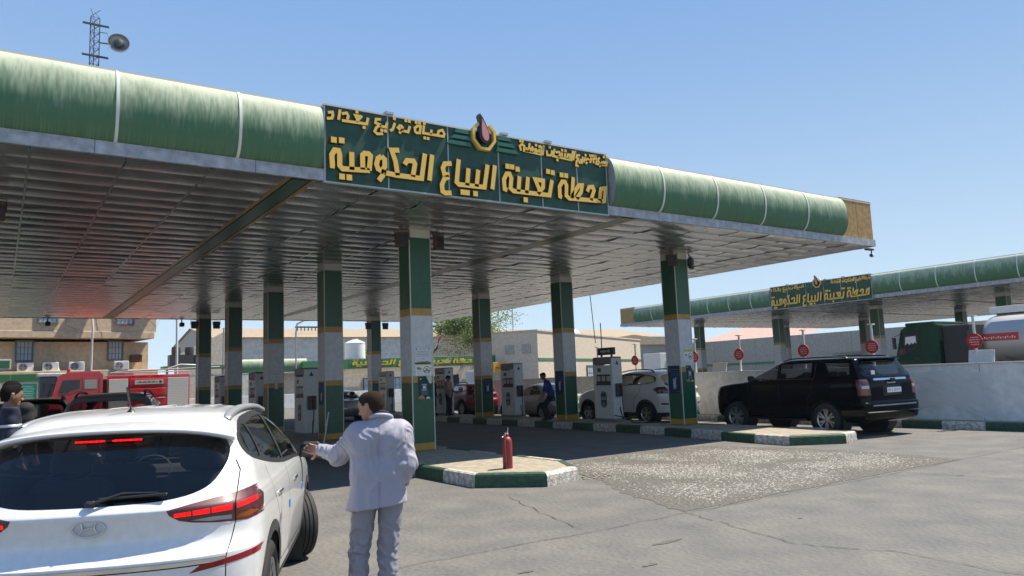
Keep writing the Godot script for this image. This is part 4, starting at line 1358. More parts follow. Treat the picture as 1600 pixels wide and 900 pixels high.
# takes what lies inside an outline (seen along x, y or z) out of src into inside; returns the rest
func cut(src: MB, poly: PackedVector2Array, axis: int, sg: float, inside: MB, push := 0.0, lim := 0.12) -> MB:
	var rest := MB.new()
	if Geometry2D.is_polygon_clockwise(poly):
		poly = poly.duplicate(); poly.reverse()
	var lo := poly[0]; var hi := poly[0]
	for p in poly:
		lo = lo.min(p); hi = hi.max(p)
	var nv := src.v; var nn := src.n
	for i in range(0, nv.size(), 3):
		var na: float = nn[i][axis] + nn[i + 1][axis] + nn[i + 2][axis]
		var hit := (absf(na) if sg == 0 else na * sg) > lim * 3
		var a: Vector2; var b: Vector2; var c: Vector2
		if hit:
			a = flat(nv[i], axis); b = flat(nv[i + 1], axis); c = flat(nv[i + 2], axis)
			hit = maxf(a.x, maxf(b.x, c.x)) > lo.x and minf(a.x, minf(b.x, c.x)) < hi.x and maxf(a.y, maxf(b.y, c.y)) > lo.y and minf(a.y, minf(b.y, c.y)) < hi.y
		if hit:
			var area := (b - a).cross(c - a)
			if absf(area) > 1e-8:
				var t := PackedVector2Array([a, b, c])
				if area < 0:
					t = PackedVector2Array([a, c, b])
				var ins := Geometry2D.intersect_polygons(t, poly)
				if ins.size() > 0:
					_lift(ins, src, i, a, b, c, area, inside, push)
					_lift(Geometry2D.clip_polygons(t, poly), src, i, a, b, c, area, rest, 0.0)
					continue
		for k in 3:
			rest.v.append(nv[i + k]); rest.n.append(nn[i + k]); rest.uv.append(Vector2.ZERO)
	return rest

func _lift(ps: Array, src: MB, i: int, a: Vector2, b: Vector2, c: Vector2, area: float, to: MB, push: float) -> void:
	for p in ps:
		if Geometry2D.is_polygon_clockwise(p):
			continue
		var ix := Geometry2D.triangulate_polygon(p)
		var pv := []; var pn := []
		for w in p:
			var l1: float = (w - a).cross(c - a) / area; var l2: float = (b - a).cross(w - a) / area
			var q: Vector3 = (src.n[i] * (1 - l1 - l2) + src.n[i + 1] * l1 + src.n[i + 2] * l2).normalized()
			pv.append(src.v[i] * (1 - l1 - l2) + src.v[i + 1] * l1 + src.v[i + 2] * l2 + q * push); pn.append(q)
		for k in range(0, ix.size(), 3):
			to.tri_n(pv[ix[k]], pv[ix[k + 1]], pv[ix[k + 2]], pn[ix[k]], pn[ix[k + 1]], pn[ix[k + 2]])

func line_poly(pts: Array, w: float) -> PackedVector2Array:
	for p in Geometry2D.offset_polyline(P2(pts), w / 2, Geometry2D.JOIN_ROUND, Geometry2D.END_BUTT):
		if not Geometry2D.is_polygon_clockwise(p):
			return p
	return PackedVector2Array()

func circle2(c: Vector2, r: float, n := 28) -> PackedVector2Array:
	var p := PackedVector2Array()
	for k in n:
		p.append(c + Vector2(cos(TAU * k / n), sin(TAU * k / n)) * r)
	return p

func mirrored(p: PackedVector2Array) -> PackedVector2Array:
	var o := PackedVector2Array()
	for w in p:
		o.append(Vector2(-w.x, w.y))
	return o

func smooth2(pts: Array, n := 5, closed := true) -> PackedVector2Array:   # a rounded outline through the points
	var p := P2(pts)
	var o := PackedVector2Array()
	var c := p.size()
	for i in (c if closed else c - 1):
		for k in n:
			o.append(p[i].cubic_interpolate(p[(i + 1) % c], p[(i - 1 + c) % c], p[(i + 2) % c], float(k) / n))
	return o

func wheel(parent: Node3D, at: Vector3, r: float, w: float, side: float, spokes := 5, steer := 0.0, grooves := true, dark_rim := false) -> Node3D:
	# axle along x, outer face towards side * x; the lathe runs along x
	var x := Transform3D(Basis(Vector3.UP, steer) * Basis(Vector3.FORWARD, side * PI / 2), at)
	var h := w / 2
	var prof := [Vector2(r * 0.66, -h * 0.86), Vector2(r * 0.74, -h), Vector2(r * 0.90, -h), Vector2(r * 0.975, -h * 0.86), Vector2(r, -h * 0.62)]
	if grooves:
		for g in [-0.4, 0.0, 0.4]:
			prof.append_array([Vector2(r, h * (g - 0.06)), Vector2(r - 0.009, h * (g - 0.05)), Vector2(r - 0.009, h * (g + 0.05)), Vector2(r, h * (g + 0.06))])
	prof.append_array([Vector2(r, h * 0.62), Vector2(r * 0.975, h * 0.86), Vector2(r * 0.90, h), Vector2(r * 0.74, h), Vector2(r * 0.66, h * 0.86), Vector2(r * 0.64, h * 0.5)])
	prof.reverse()
	var m := MB.new()
	m.lathe(prof, x, 36)
	var t := obj("tyre", m, M.black_rubber, parent)
	m = MB.new()
	m.lathe([Vector2(r * 0.64, -h * 0.8), Vector2(r * 0.60, h * 0.25)], x, 24)
	m.lathe([Vector2(r * 0.60, h * 0.2), Vector2(0.001, h * 0.1)], x, 24)
	obj("rim_well", m, M.dark_metal, t)
	m = MB.new()
	m.lathe([Vector2(r * 0.62, h * 0.6), Vector2(r * 0.665, h * 0.84), Vector2(r * 0.655, h * 0.92), Vector2(r * 0.60, h * 0.78)], x, 30)
	m.lathe([Vector2(r * 0.20, h * 0.3), Vector2(r * 0.19, h * 0.72), Vector2(0.001, h * 0.80)], x, 16)
	for k in spokes:
		for e in [-1, 1]:
			var a: float = TAU * k / spokes + e * 0.62 / spokes
			var b: float = TAU * k / spokes + e * 1.15 / spokes
			var i0 := Vector2(cos(a), sin(a)) * r * 0.16; var i1 := Vector2(cos(b), sin(b)) * r * 0.635
			var d := (i1 - i0).normalized().orthogonal() * r * 0.045
			var f := func(p: Vector2, y: float) -> Vector3: return x * V(p.x, y, p.y)
			var top := [f.call(i0 - d, h * 0.74), f.call(i0 + d, h * 0.74), f.call(i1 + d * 1.3, h * 0.84), f.call(i1 - d * 1.3, h * 0.84)]
			var bot := [f.call(i0 - d, h * 0.4), f.call(i0 + d, h * 0.4), f.call(i1 + d * 1.3, h * 0.45), f.call(i1 - d * 1.3, h * 0.45)]
			var cc: Vector3 = f.call((i0 + i1) / 2, h * 0.6)
			m.out(top, cc)
			for j in 4:
				m.out([top[j], top[(j + 1) % 4], bot[(j + 1) % 4], bot[j]], cc)
	obj("rim", m, M.dark_metal if dark_rim else M.rim, t)
	return t

func car_materials() -> void:
	var fleck := noise_tex(0.03, 0.93, 1.0, 61)
	for p in [["paint_white", lin(0.72, 0.73, 0.74)], ["paint_black", lin(0.006, 0.007, 0.010)], ["paint_cream", lin(0.70, 0.69, 0.66)], ["paint_sand", lin(0.42, 0.40, 0.36)], ["paint_red", lin(0.22, 0.012, 0.03)], ["paint_silver", lin(0.40, 0.42, 0.44)], ["paint_charcoal", lin(0.15, 0.154, 0.16)], ["paint_truck_green", lin(0.010, 0.042, 0.022)], ["paint_fire", lin(0.60, 0.018, 0.028)]]:
		var m := mat(p[0], p[1], 0.32, 0.0, fleck, 0.8)
		m.clearcoat_enabled = true; m.clearcoat = 1.0; m.clearcoat_roughness = 0.05
	M.paint_black.clearcoat = 0.15; M.paint_black.metallic_specular = 0.2; M.paint_black.roughness = 0.12; M.paint_black.albedo_color = lin(0.003, 0.0035, 0.005); M.paint_charcoal.clearcoat = 0.5
	M.paint_truck_green.clearcoat = 0.1; M.paint_truck_green.metallic_specular = 0.2; M.paint_truck_green.roughness = 0.5
	M.paint_silver.metallic = 0.5; M.paint_sand.metallic = 0.4; M.paint_charcoal.metallic = 0.3
	glass("car_glass", Color(0.01, 0.012, 0.014), 0.46)
	glass("car_glass_clear", Color(0.02, 0.03, 0.03), 0.35)
	mat("cladding", lin(0.035, 0.036, 0.038), 0.7, 0.0, null, 1.0, NT.grain, 0.15)
	mat("seam", lin(0.02, 0.02, 0.02), 0.8)
	mat("interior", lin(0.03, 0.031, 0.033), 0.85)
	mat("seat", lin(0.06, 0.06, 0.062), 0.8)
	mat("headlining", lin(0.30, 0.29, 0.27), 0.9)
	mat("rim", lin(0.42, 0.43, 0.44), 0.3, 0.85)
	var l := mat("lamp_red", lin(0.075, 0.004, 0.007), 0.08)
	l.clearcoat_enabled = true
	mat("lamp_dark", lin(0.035, 0.006, 0.008), 0.06)
	mat("lamp_amber", lin(0.24, 0.055, 0.01), 0.1)
	mat("lamp_clear", lin(0.40, 0.40, 0.41), 0.08, 0.3)
	mat("reflector_red", lin(0.22, 0.008, 0.012), 0.15)
	glow("led_red", Color(0.8, 0.05, 0.05), Color(1.0, 0.04, 0.04), 0.75)
	mat("blue_tape", lin(0.03, 0.25, 0.55), 0.5)
	mat("tank_metal", lin(0.36, 0.37, 0.375), 0.5, 0.3)
	mat("plate_white", lin(0.65, 0.66, 0.66), 0.5)

func seats(t: Node3D, rows: Array, width: float, floor_y: float) -> void:
	for r in rows.size():
		for sx in [-1, 1]:
			var m := MB.new()
			var x: float = sx * width * 0.27; var z: float = -rows[r]
			m.cbox(V(x, floor_y + 0.12, z - 0.25), V(width * 0.34, 0.18, 0.5), 0.05)
			m.cbox(V(x, floor_y + 0.46, z + 0.02), V(width * 0.34, 0.62, 0.16), 0.06, Basis(Vector3.RIGHT, 0.2))
			m.cbox(V(x, floor_y + 0.86, z + 0.10), V(width * 0.17, 0.17, 0.10), 0.04, Basis(Vector3.RIGHT, 0.15))
			m.tube([V(x - 0.05, floor_y + 0.7, z + 0.07), V(x - 0.05, floor_y + 0.82, z + 0.1)], 0.008, 5)
			m.tube([V(x + 0.05, floor_y + 0.7, z + 0.07), V(x + 0.05, floor_y + 0.82, z + 0.1)], 0.008, 5)
			obj("seat", m, M.seat, t)

# spec: levels, length, paint, wheels [[s, r]], arch, side_windows, rear_window, windshield, lamps ...
func car(called: String, label: String, group: String, at: Vector3, heading: float, S: Dictionary) -> Node3D:
	var t := thing(called, label, S.get("category", "car"), group, at, -heading)
	var L: float = S.length
	var shell := body_shell(S.levels, L, S.get("barrel", 0.035), S.get("sub", 4))
	var paint: Material = M[S.paint]
	# wheel arches: an open hole with a dark tub, and if wanted a band of cladding round it
	var clad := MB.new(); var drop := MB.new()
	for w in S.wheels:
		var c := Vector2(w[0], w[1] - 0.005)
		var ra: float = w[1] + S.get("gap", 0.065)
		for sg in [-1.0, 1.0]:
			shell = cut(shell, circle2(c, ra, 36), 0, sg, drop, 0.0, 0.3)
			if S.has("clad"):
				shell = cut(shell, circle2(c, ra + 0.075, 36), 0, sg, clad, 0.004, 0.3)
			var hw: float = S.width / 2
			var tubs := MB.new()
			tubs.lathe([Vector2(0.01, hw - 0.34), Vector2(ra + 0.01, hw - 0.34), Vector2(ra + 0.01, hw - 0.03)], Transform3D(Basis(Vector3.FORWARD, sg * PI / 2), V(0, c.y, -c.x)), 24)
			obj("wheel_tub", tubs, M.interior, t)
	if S.has("clad"):
		for sg in [-1.0, 1.0]:
			shell = cut(shell, P2([0.0, 0.0, L, 0.0, L, S.clad, 0.0, S.clad]), 0, sg, clad, 0.004, 0.5)
		shell = cut(shell, P2([-1.2, 0.0, 1.2, 0.0, 1.2, S.get("rear_clad", S.clad), -1.2, S.get("rear_clad", S.clad)]), 2, 1.0, clad, 0.004, 0.1)
	# lamps, panes, seams
	var parts := {}
	for c in S.cuts:   # [part name, material, outline, axis, sign, both sides?, push]
		var both: bool = c[5]
		for k in (2 if both else 1):
			var poly: PackedVector2Array = c[2]
			var sg: float = c[4]
			if k == 1:
				if c[3] == 0:
					sg = -sg
				else:
					poly = mirrored(poly)
			var m := MB.new()
			shell = cut(shell, poly, c[3], sg, m, c[6] if c.size() > 6 else -0.004, c[7] if c.size() > 7 else 0.12)
			if m.count() > 0:
				var key: String = c[0]
				if key == "seam":
					if not parts.has("seam"):
						parts.seam = MB.new()
					parts.seam.add(m)
				else:
					obj(key, m, M[c[1]], t)
	obj("body", shell, paint, t)
	obj("cladding", clad, M.cladding, t)
	if parts.has("seam"):
		obj("panel_gaps", parts.seam, M.seam, t)
	# inside: lining, floor, seats
	var lining := MB.new(); var head := MB.new()
	for i in range(0, shell.v.size(), 3):
		var mid := (shell.v[i] + shell.v[i + 1] + shell.v[i + 2]) / 3
		if mid.y > 0.5:
			for k in 3:
				(head if mid.y > S.get("dash_y", 0.92) + 0.42 else lining).vtx(shell.v[i + k] - shell.n[i + k] * 0.03, shell.n[i + k])
	obj("lining", lining, M.interior, t)
	obj("headlining", head, M.headlining, t)
	var fl := MB.new()
	fl.box(V(0, S.get("floor", 0.3), -L / 2), V(S.width - 0.3, 0.08, L - 0.5))
	fl.cbox(V(0, S.get("dash_y", 0.92), -S.get("dash", L * 0.66)), V(S.width - 0.35, 0.28, 0.55), 0.08)
	obj("floor_and_dash", fl, M.interior, t)
	seats(t, S.seats, S.width - 0.3, S.get("floor", 0.3) + 0.12)
	for w in S.wheels:
		for sg in [-1.0, 1.0]:
			wheel(t, V(sg * (S.width / 2 - 0.125), w[1], -w[0]), w[1], S.get("tyre", 0.22), sg, S.get("spokes", 5), w[2] if w.size() > 2 else 0.0, true, S.get("dark_rim", false))
	# mirrors and handles
	for sg in [-1, 1]:
		var b := MB.new()
		var mp: Vector3 = S.mirror
		b.cbox(V(sg * (mp.x + 0.10), mp.y, -mp.z), V(0.20, 0.15, 0.10), 0.035)
		b.cbox(V(sg * (mp.x - 0.02), mp.y - 0.05, -mp.z), V(0.12, 0.04, 0.06), 0.01)
		var mo := obj("mirror", b, M[S.get("mirror_mat", "black_plastic")], t)
		var g := MB.new()
		g.box(V(sg * (mp.x + 0.10), mp.y, -mp.z + 0.052), V(0.165, 0.115, 0.004))
		obj("mirror_glass", g, M.dark_glass, mo)
		for hs in S.get("handles", []):
			var hb := MB.new()
			hb.cbox(V(sg * (hs[2] + 0.022), hs[1], -hs[0]), V(0.02, 0.026, 0.20), 0.007)
			hb.cbox(V(sg * (hs[2] + 0.008), hs[1], -hs[0] + 0.08), V(0.03, 0.02, 0.03), 0.004)
			obj("door_handle", hb, M[S.get("handle_mat", S.paint)], t)
		if S.has("rail"):
			var rp := []
			for q in S.rail:
				rp.append(V(sg * q[0], q[1], -q[2]))
			var rr := MB.new()
			var cur := Curve3D.new()
			var radii := []
			var line := []
			for i in rp.size() - 1:
				for k in 5:
					line.append(rp[i].cubic_interpolate(rp[i + 1], rp[maxi(i - 1, 0)], rp[mini(i + 2, rp.size() - 1)], k / 5.0))
			line.append(rp[-1])
			for i in line.size():
				radii.append(0.021 if i > 0 and i < line.size() - 1 else 0.012)
			_flat_rail(rr, line, float(sg))
			obj("roof_rail", rr, M[S.get("rail_mat", "grey_metal")], t)
	return t

func _flat_rail(m: MB, line: Array, sg: float) -> void:   # a low flat bar that widens along its middle
	var rows := []
	for i in line.size():
		var e := 0.55 if i == 0 or i == line.size() - 1 else 1.0
		var w := 0.026 * e; var h := 0.018 * e
		var p: Vector3 = line[i]
		var ring := []
		for k in 10:
			var a := TAU * k / 10
			ring.append(p + V(signf(cos(a)) * pow(absf(cos(a)), 0.6) * w, signf(sin(a)) * pow(absf(sin(a)), 0.6) * h - cos(a) * sg * 0.008, 0))
		rows.append(ring)
	m.grid(rows, true)
	var first: Vector3 = line[1]
	var s := 0.0
	for i in m.v.size():
		if m.v[i].distance_to(first) < 0.04:
			s += m.n[i].dot(m.v[i] - first)
	if s < 0:
		m.flip()

const SUV := [
	[0.24, 0.78, 0.34, 4.16, 0.30, 3.0, 0.40, 2.5], [0.30, 0.87, 0.16, 4.36, 0.36, 3.0, 0.5, 2.5], [0.45, 0.905, 0.05, 4.45, 0.46, 2.8, 0.62, 2.4], [0.60, 0.918, 0.015, 4.475, 0.5, 2.7, 0.7, 2.3],
	[0.765, 0.925, 0.0, 4.46, 0.5, 2.7, 0.72, 2.3], [0.79, 0.925, 0.012, 4.45, 0.5, 2.7, 0.74, 2.3], [0.84, 0.925, 0.062, 4.42, 0.48, 2.7, 0.75, 2.3], [0.90, 0.925, 0.088, 4.38, 0.46, 2.7, 0.76, 2.3], [0.98, 0.92, 0.080, 4.22, 0.46, 2.7, 0.78, 2.3], [1.04, 0.908, 0.058, 3.94, 0.47, 2.7, 0.66, 2.4],
	[1.065, 0.90, 0.062, 3.72, 0.47, 2.7, 0.56, 2.5], [1.09, 0.892, 0.088, 3.54, 0.46, 2.7, 0.48, 2.5], [1.13, 0.875, 0.125, 3.36, 0.44, 2.7, 0.42, 2.6], [1.25, 0.832, 0.215, 3.10, 0.40, 2.8, 0.40, 2.6], [1.40, 0.762, 0.335, 2.74, 0.36, 2.9, 0.38, 2.6], [1.50, 0.705, 0.43, 2.42, 0.34, 2.9, 0.36, 2.6],
	[1.555, 0.655, 0.50, 2.22, 0.32, 2.9, 0.36, 2.6], [1.60, 0.585, 0.62, 2.02, 0.34, 2.8, 0.36, 2.6], [1.628, 0.48, 0.82, 1.84, 0.4, 2.6, 0.4, 2.6], [1.642, 0.30, 1.08, 1.66, 0.26, 2.4, 0.26, 2.4], [1.645, 0.02, 1.34, 1.44, 0.03, 2.0, 0.03, 2.0]]

func scaled(levels: Array, kx: float, ky: float, kz: float) -> Array:
	var o := []
	for l in levels:
		o.append([l[0] * ky, l[1] * kx, l[2] * kz, l[3] * kz, l[4] * kz, l[5], l[6] * kz, l[7]])
	return o

func sc(p: PackedVector2Array, kx: float, ky: float) -> PackedVector2Array:
	var o := PackedVector2Array()
	for w in p:
		o.append(Vector2(w.x * kx, w.y * ky))
	return o

func make_white_suv() -> void:
	var win_q := smooth2([0.66, 1.335, 0.62, 1.40, 0.72, 1.46, 0.98, 1.50, 0.98, 1.28, 0.78, 1.30], 3)
	var win_r := P2([1.05, 1.28, 1.05, 1.50, 1.45, 1.53, 1.83, 1.535, 1.83, 1.17, 1.40, 1.21])
	var win_f := P2([1.91, 1.165, 1.91, 1.535, 2.25, 1.50, 2.62, 1.38, 3.02, 1.19, 3.12, 1.10, 2.6, 1.13])
	var outer := smooth2([0.56, 1.36, 0.62, 1.45, 0.9, 1.535, 1.4, 1.565, 1.9, 1.57, 2.3, 1.53, 2.66, 1.41, 3.06, 1.21, 3.22, 1.075, 2.6, 1.10, 1.9, 1.13, 1.3, 1.19, 0.8, 1.265, 0.62, 1.31], 3)
	var rear_w := smooth2([-0.40, 1.11, -0.2, 1.102, 0, 1.10, 0.2, 1.102, 0.40, 1.11, 0.54, 1.135, 0.63, 1.18, 0.685, 1.26, 0.705, 1.33, 0.69, 1.40, 0.60, 1.475, 0.3, 1.495, 0, 1.50, -0.3, 1.495, -0.60, 1.475, -0.69, 1.40, -0.705, 1.33, -0.685, 1.26, -0.63, 1.18, -0.54, 1.135], 3)
	var lamp_in := P2([0.415, 1.055, 0.43, 1.025, 0.48, 0.99, 0.55, 0.972, 0.66, 0.958, 0.772, 0.948, 0.772, 1.115, 0.66, 1.10, 0.54, 1.08])
	var lamp_out := P2([0.778, 0.948, 0.84, 0.945, 0.93, 0.965, 0.93, 1.13, 0.86, 1.135, 0.778, 1.117])
	var lamp_side := P2([0.05, 0.955, 0.50, 0.975, 0.62, 1.06, 0.44, 1.135, 0.05, 1.125])
	var led2 := P2([0.785, 1.024, 0.89, 1.05, 0.89, 1.078, 0.785, 1.056])
	var S := {
		"levels": SUV, "length": 4.475, "width": 1.85, "paint": "paint_white", "wheels": [[0.92, 0.345], [3.57, 0.345, 0.50]], "clad": 0.36, "rear_clad": 0.46, "sub": 5, "barrel": 0.03,
		"cuts": [
			["led_strip", "led_red", P2([0.455, 1.035, 0.455, 1.012, 0.545, 1.015, 0.545, 1.041]), 2, 1.0, true, 0.003], ["led_strip", "led_red", P2([0.555, 1.042, 0.555, 1.015, 0.645, 1.018, 0.645, 1.048]), 2, 1.0, true, 0.003], ["led_strip", "led_red", P2([0.655, 1.049, 0.655, 1.018, 0.76, 1.022, 0.76, 1.056]), 2, 1.0, true, 0.003], ["led_strip", "led_red", led2, 2, 1.0, true, 0.003],
			["lamp_window", "lamp_clear", P2([0.53, 0.985, 0.64, 0.968, 0.76, 0.962, 0.76, 0.99, 0.66, 0.995]), 2, 1.0, true, -0.002],
			["lamp_window", "lamp_amber", P2([0.785, 0.962, 0.85, 0.958, 0.90, 0.985, 0.86, 1.008, 0.785, 1.0]), 2, 1.0, true, -0.002],
			["tail_lamp", "lamp_red", lamp_in, 2, 1.0, true, 0.002], ["tail_lamp", "lamp_red", lamp_out, 2, 1.0, true, 0.002, 0.10], ["tail_lamp", "lamp_red", lamp_side, 0, 1.0, true, 0.002, 0.9],
			["reflector", "reflector_red", P2([0.55, 0.695, 0.61, 0.735, 0.92, 0.775, 0.90, 0.735]), 2, 1.0, true, 0.002, 0.08],
			["chrome_strip", "chrome", P2([-0.735, 0.742, 0.735, 0.742, 0.735, 0.766, -0.735, 0.766]), 2, 1.0, false, 0.006],
			["rear_window", "car_glass", rear_w, 2, 1.0, false, -0.004],
			["side_window", "car_glass", win_q, 0, 1.0, true], ["side_window", "car_glass", win_r, 0, 1.0, true], ["side_window", "car_glass", win_f, 0, 1.0, true],
			["window_surround", "black_plastic", outer, 0, 1.0, true, 0.001],
			["windshield", "car_glass_clear", smooth2([-0.70, 1.14, -0.66, 1.30, -0.60, 1.48, -0.4, 1.53, 0, 1.545, 0.4, 1.53, 0.60, 1.48, 0.66, 1.30, 0.70, 1.14, 0, 1.10], 3), 2, -1.0, false, -0.003],
			["head_lamp", "lamp_clear", smooth2([-0.86, 0.86, -0.84, 0.98, -0.55, 0.92, -0.50, 0.86], 3), 2, -1.0, true],
			["grille", "black_plastic", P2([-0.42, 0.66, -0.38, 0.95, 0.38, 0.95, 0.42, 0.66]), 2, -1.0, false],
			["seam", "seam", line_poly([0.745, 1.30, 0.775, 1.24, 0.775, 0.94, 0.74, 0.76, 0.735, 0.60, 0.70, 0.47], 0.006), 2, 1.0, true, -0.006],
			["seam", "seam", line_poly([-0.735, 0.737, 0.735, 0.737], 0.007), 2, 1.0, false, -0.006],
			["seam", "seam", line_poly([1.88, 1.13, 1.87, 0.9, 1.85, 0.45], 0.008), 0, 1.0, true, -0.006], ["seam", "seam", line_poly([3.02, 1.08, 3.05, 0.8, 2.98, 0.42], 0.008), 0, 1.0, true, -0.006],
			["seam", "seam", line_poly([1.02, 1.20, 1.05, 1.0, 1.32, 0.75, 1.42, 0.45], 0.008), 0, 1.0, true, -0.006], ["seam", "seam", line_poly([1.42, 0.45, 2.98, 0.42], 0.008), 0, 1.0, true, -0.006],
			["seam", "seam", line_poly([-0.55, 0.80, 0.55, 0.80], 0.006), 1, 1.0, false, -0.004, 0.6]],
		"seats": [1.05, 2.05], "dash": 2.95, "mirror": V(0.90, 1.13, 3.02), "handles": [[1.30, 0.97, 0.90], [2.32, 0.95, 0.905]], "handle_mat": "chrome",
		"rail": [[0.64, 1.55, 0.70], [0.63, 1.578, 0.85], [0.62, 1.604, 1.2], [0.615, 1.611, 1.6], [0.62, 1.60, 2.05], [0.635, 1.555, 2.4]], "rail_mat": "grey_metal"}
	var t := car("white_suv", "white compact SUV seen from behind in the left foreground with lit red tail lights", "", V(0.432, 0, -4.992), 0.419, S)
	# roof spoiler with the high stop lamp below it
	var rows := []
	for j in 29:
		var x := lerpf(-0.74, 0.74, j / 28.0)
		var e := pow(absf(x) / 0.74, 4.0)
		var bow := 0.06 * (x / 0.7) * (x / 0.7)
		var k := 1.545 - 0.03 * (x / 0.7) * (x / 0.7)
		rows.append([V(x * 0.90, k + 0.060 - 0.055 * e, -0.86), V(x * 0.93, k + 0.045 - 0.055 * e, -0.70 - bow), V(x * 0.96, k + 0.020 - 0.05 * e, -0.50 - bow), V(x, k - 0.010 - 0.045 * e, -0.33 - bow * 1.4), V(x, k - 0.022 - 0.045 * e, -0.315 - bow * 1.4), V(x, k - 0.038 - 0.05 * e, -0.325 - bow * 1.4), V(x * 0.98, k - 0.048 - 0.05 * e, -0.40 - bow), V(x * 0.95, k - 0.050 - 0.05 * e, -0.56 - bow)])
	var m := MB.new()
	m.grid(rows)
	var flip := 0.0
	for i in m.v.size():
		if m.v[i].y > 1.56:
			flip += m.n[i].y
	if flip < 0:
		m.flip()
	obj("roof_spoiler", m, M.paint_white, t)
	m = MB.new()
	m.cbox(V(0, 1.462, -0.392), V(0.40, 0.022, 0.03), 0.006)
	var hl := obj("stop_lamp", m, M.lamp_dark, t)
	m = MB.new()
	for k in 12:
		for s in [-1, 1]:
			m.cbox(V(s * (0.02 + 0.0145 * (k + 0.5)), 1.462, -0.374), V(0.0125, 0.012 + 0.003 * (k % 2), 0.006), 0.002)
	obj("stop_leds", m, M.led_red, hl)
	# ribs pressed into the roof, laid on the height of the sheet
	var body: MeshInstance3D = t.get_node("body")
	var bv: PackedVector3Array = body.mesh.surface_get_arrays(0)[Mesh.ARRAY_VERTEX]
	for q in [0.08, 0.25, 0.42]:
		for sg in [-1, 1]:
			var pts := []
			for k in 9:
				var z := -lerpf(1.0, 1.85, k / 8.0)
				var best := 0.0
				for i in range(0, bv.size(), 3):
					if bv[i].y > 1.5:
						var a := Vector2(bv[i].x, bv[i].z); var b := Vector2(bv[i + 1].x, bv[i + 1].z); var c := Vector2(bv[i + 2].x, bv[i + 2].z)
						var w := Vector2(q * sg, z)
						var ar := (b - a).cross(c - a)
						if absf(ar) > 1e-9:
							var l1 := (w - a).cross(c - a) / ar; var l2 := (b - a).cross(w - a) / ar
							if l1 >= -0.001 and l2 >= -0.001 and l1 + l2 <= 1.001:
								best = maxf(best, bv[i].y * (1 - l1 - l2) + bv[i + 1].y * l1 + bv[i + 2].y * l2)
				if best > 1.0:
					pts.append(V(q * sg, best - 0.009, z))
			if pts.size() > 2:
				var rb := MB.new()
				var rad := []
				for k in pts.size():
					rad.append(0.004 if k == 0 or k == pts.size() - 1 else (0.010 if k == 1 or k == pts.size() - 2 else 0.0135))
				rb.tube(pts, rad, 10)
				obj("roof_rib", rb, M.paint_white, t)
	# antenna, wiper, badge
	m = MB.new()
	m.lathe([Vector2(0.035, 0.0), Vector2(0.033, 0.015), Vector2(0.014, 0.04), Vector2(0.001, 0.045)], xf(0, 1.602, -0.80), 14)
	m.tube([V(0, 1.63, -0.80), V(0, 1.79, -0.70)], 0.007, 8)
	obj("antenna", m, M.black_plastic, t)
	m = MB.new()
	m.cbox(V(0.0, 1.122, -0.090), V(0.06, 0.035, 0.04), 0.012)
	m.tube([V(0.0, 1.12, -0.07), V(0.16, 1.165, -0.13), V(0.36, 1.158, -0.135)], [0.010, 0.009, 0.005], 8)
	m.cbox(V(0.22, 1.145, -0.122), V(0.38, 0.016, 0.02), 0.004, Basis(Vector3.BACK, 0.02))
	obj("rear_wiper", m, M.black_plastic, t)
	var ring := []
	var bz := -0.066
	for k in 33:
		ring.append(V(cos(TAU * k / 32) * 0.086, 0.985 + sin(TAU * k / 32) * 0.044, bz - absf(cos(TAU * k / 32)) * 0.0))
	m = MB.new()
	m.tube(ring, 0.007, 8)
	for s in [-1, 1]:
		m.tube([V(s * 0.052, 0.985 - 0.033 , bz), V(s * 0.030 , 0.985, bz + 0.004), V(s * 0.040, 0.985 + 0.034, bz)], [0.005, 0.009, 0.005], 6)
	m.tube([V(-0.034, 0.978, bz), V(0.0, 0.988, bz + 0.006), V(0.034, 0.992, bz)], 0.007, 6)
	obj("badge", m, M.steel, t)
	# film tape on the door edges
	for q in [[1.86, 0.80], [2.92, 0.80]]:
		box_obj("blue_tape", V(0.924, q[1], -q[0]), V(0.012, 0.06, 0.075), M.blue_tape, t)
	m = MB.new()
	m.lathe([Vector2(0.17, -0.012), Vector2(0.185, 0.0), Vector2(0.17, 0.012)], xf(-0.36, 1.02, -2.62, 0, 1.1), 24)
	m.cbox(V(-0.36, 1.02, -2.62), V(0.30, 0.05, 0.03), 0.01, Basis(Vector3.RIGHT, 1.1))
	obj("steering_wheel", m, M.interior, t)

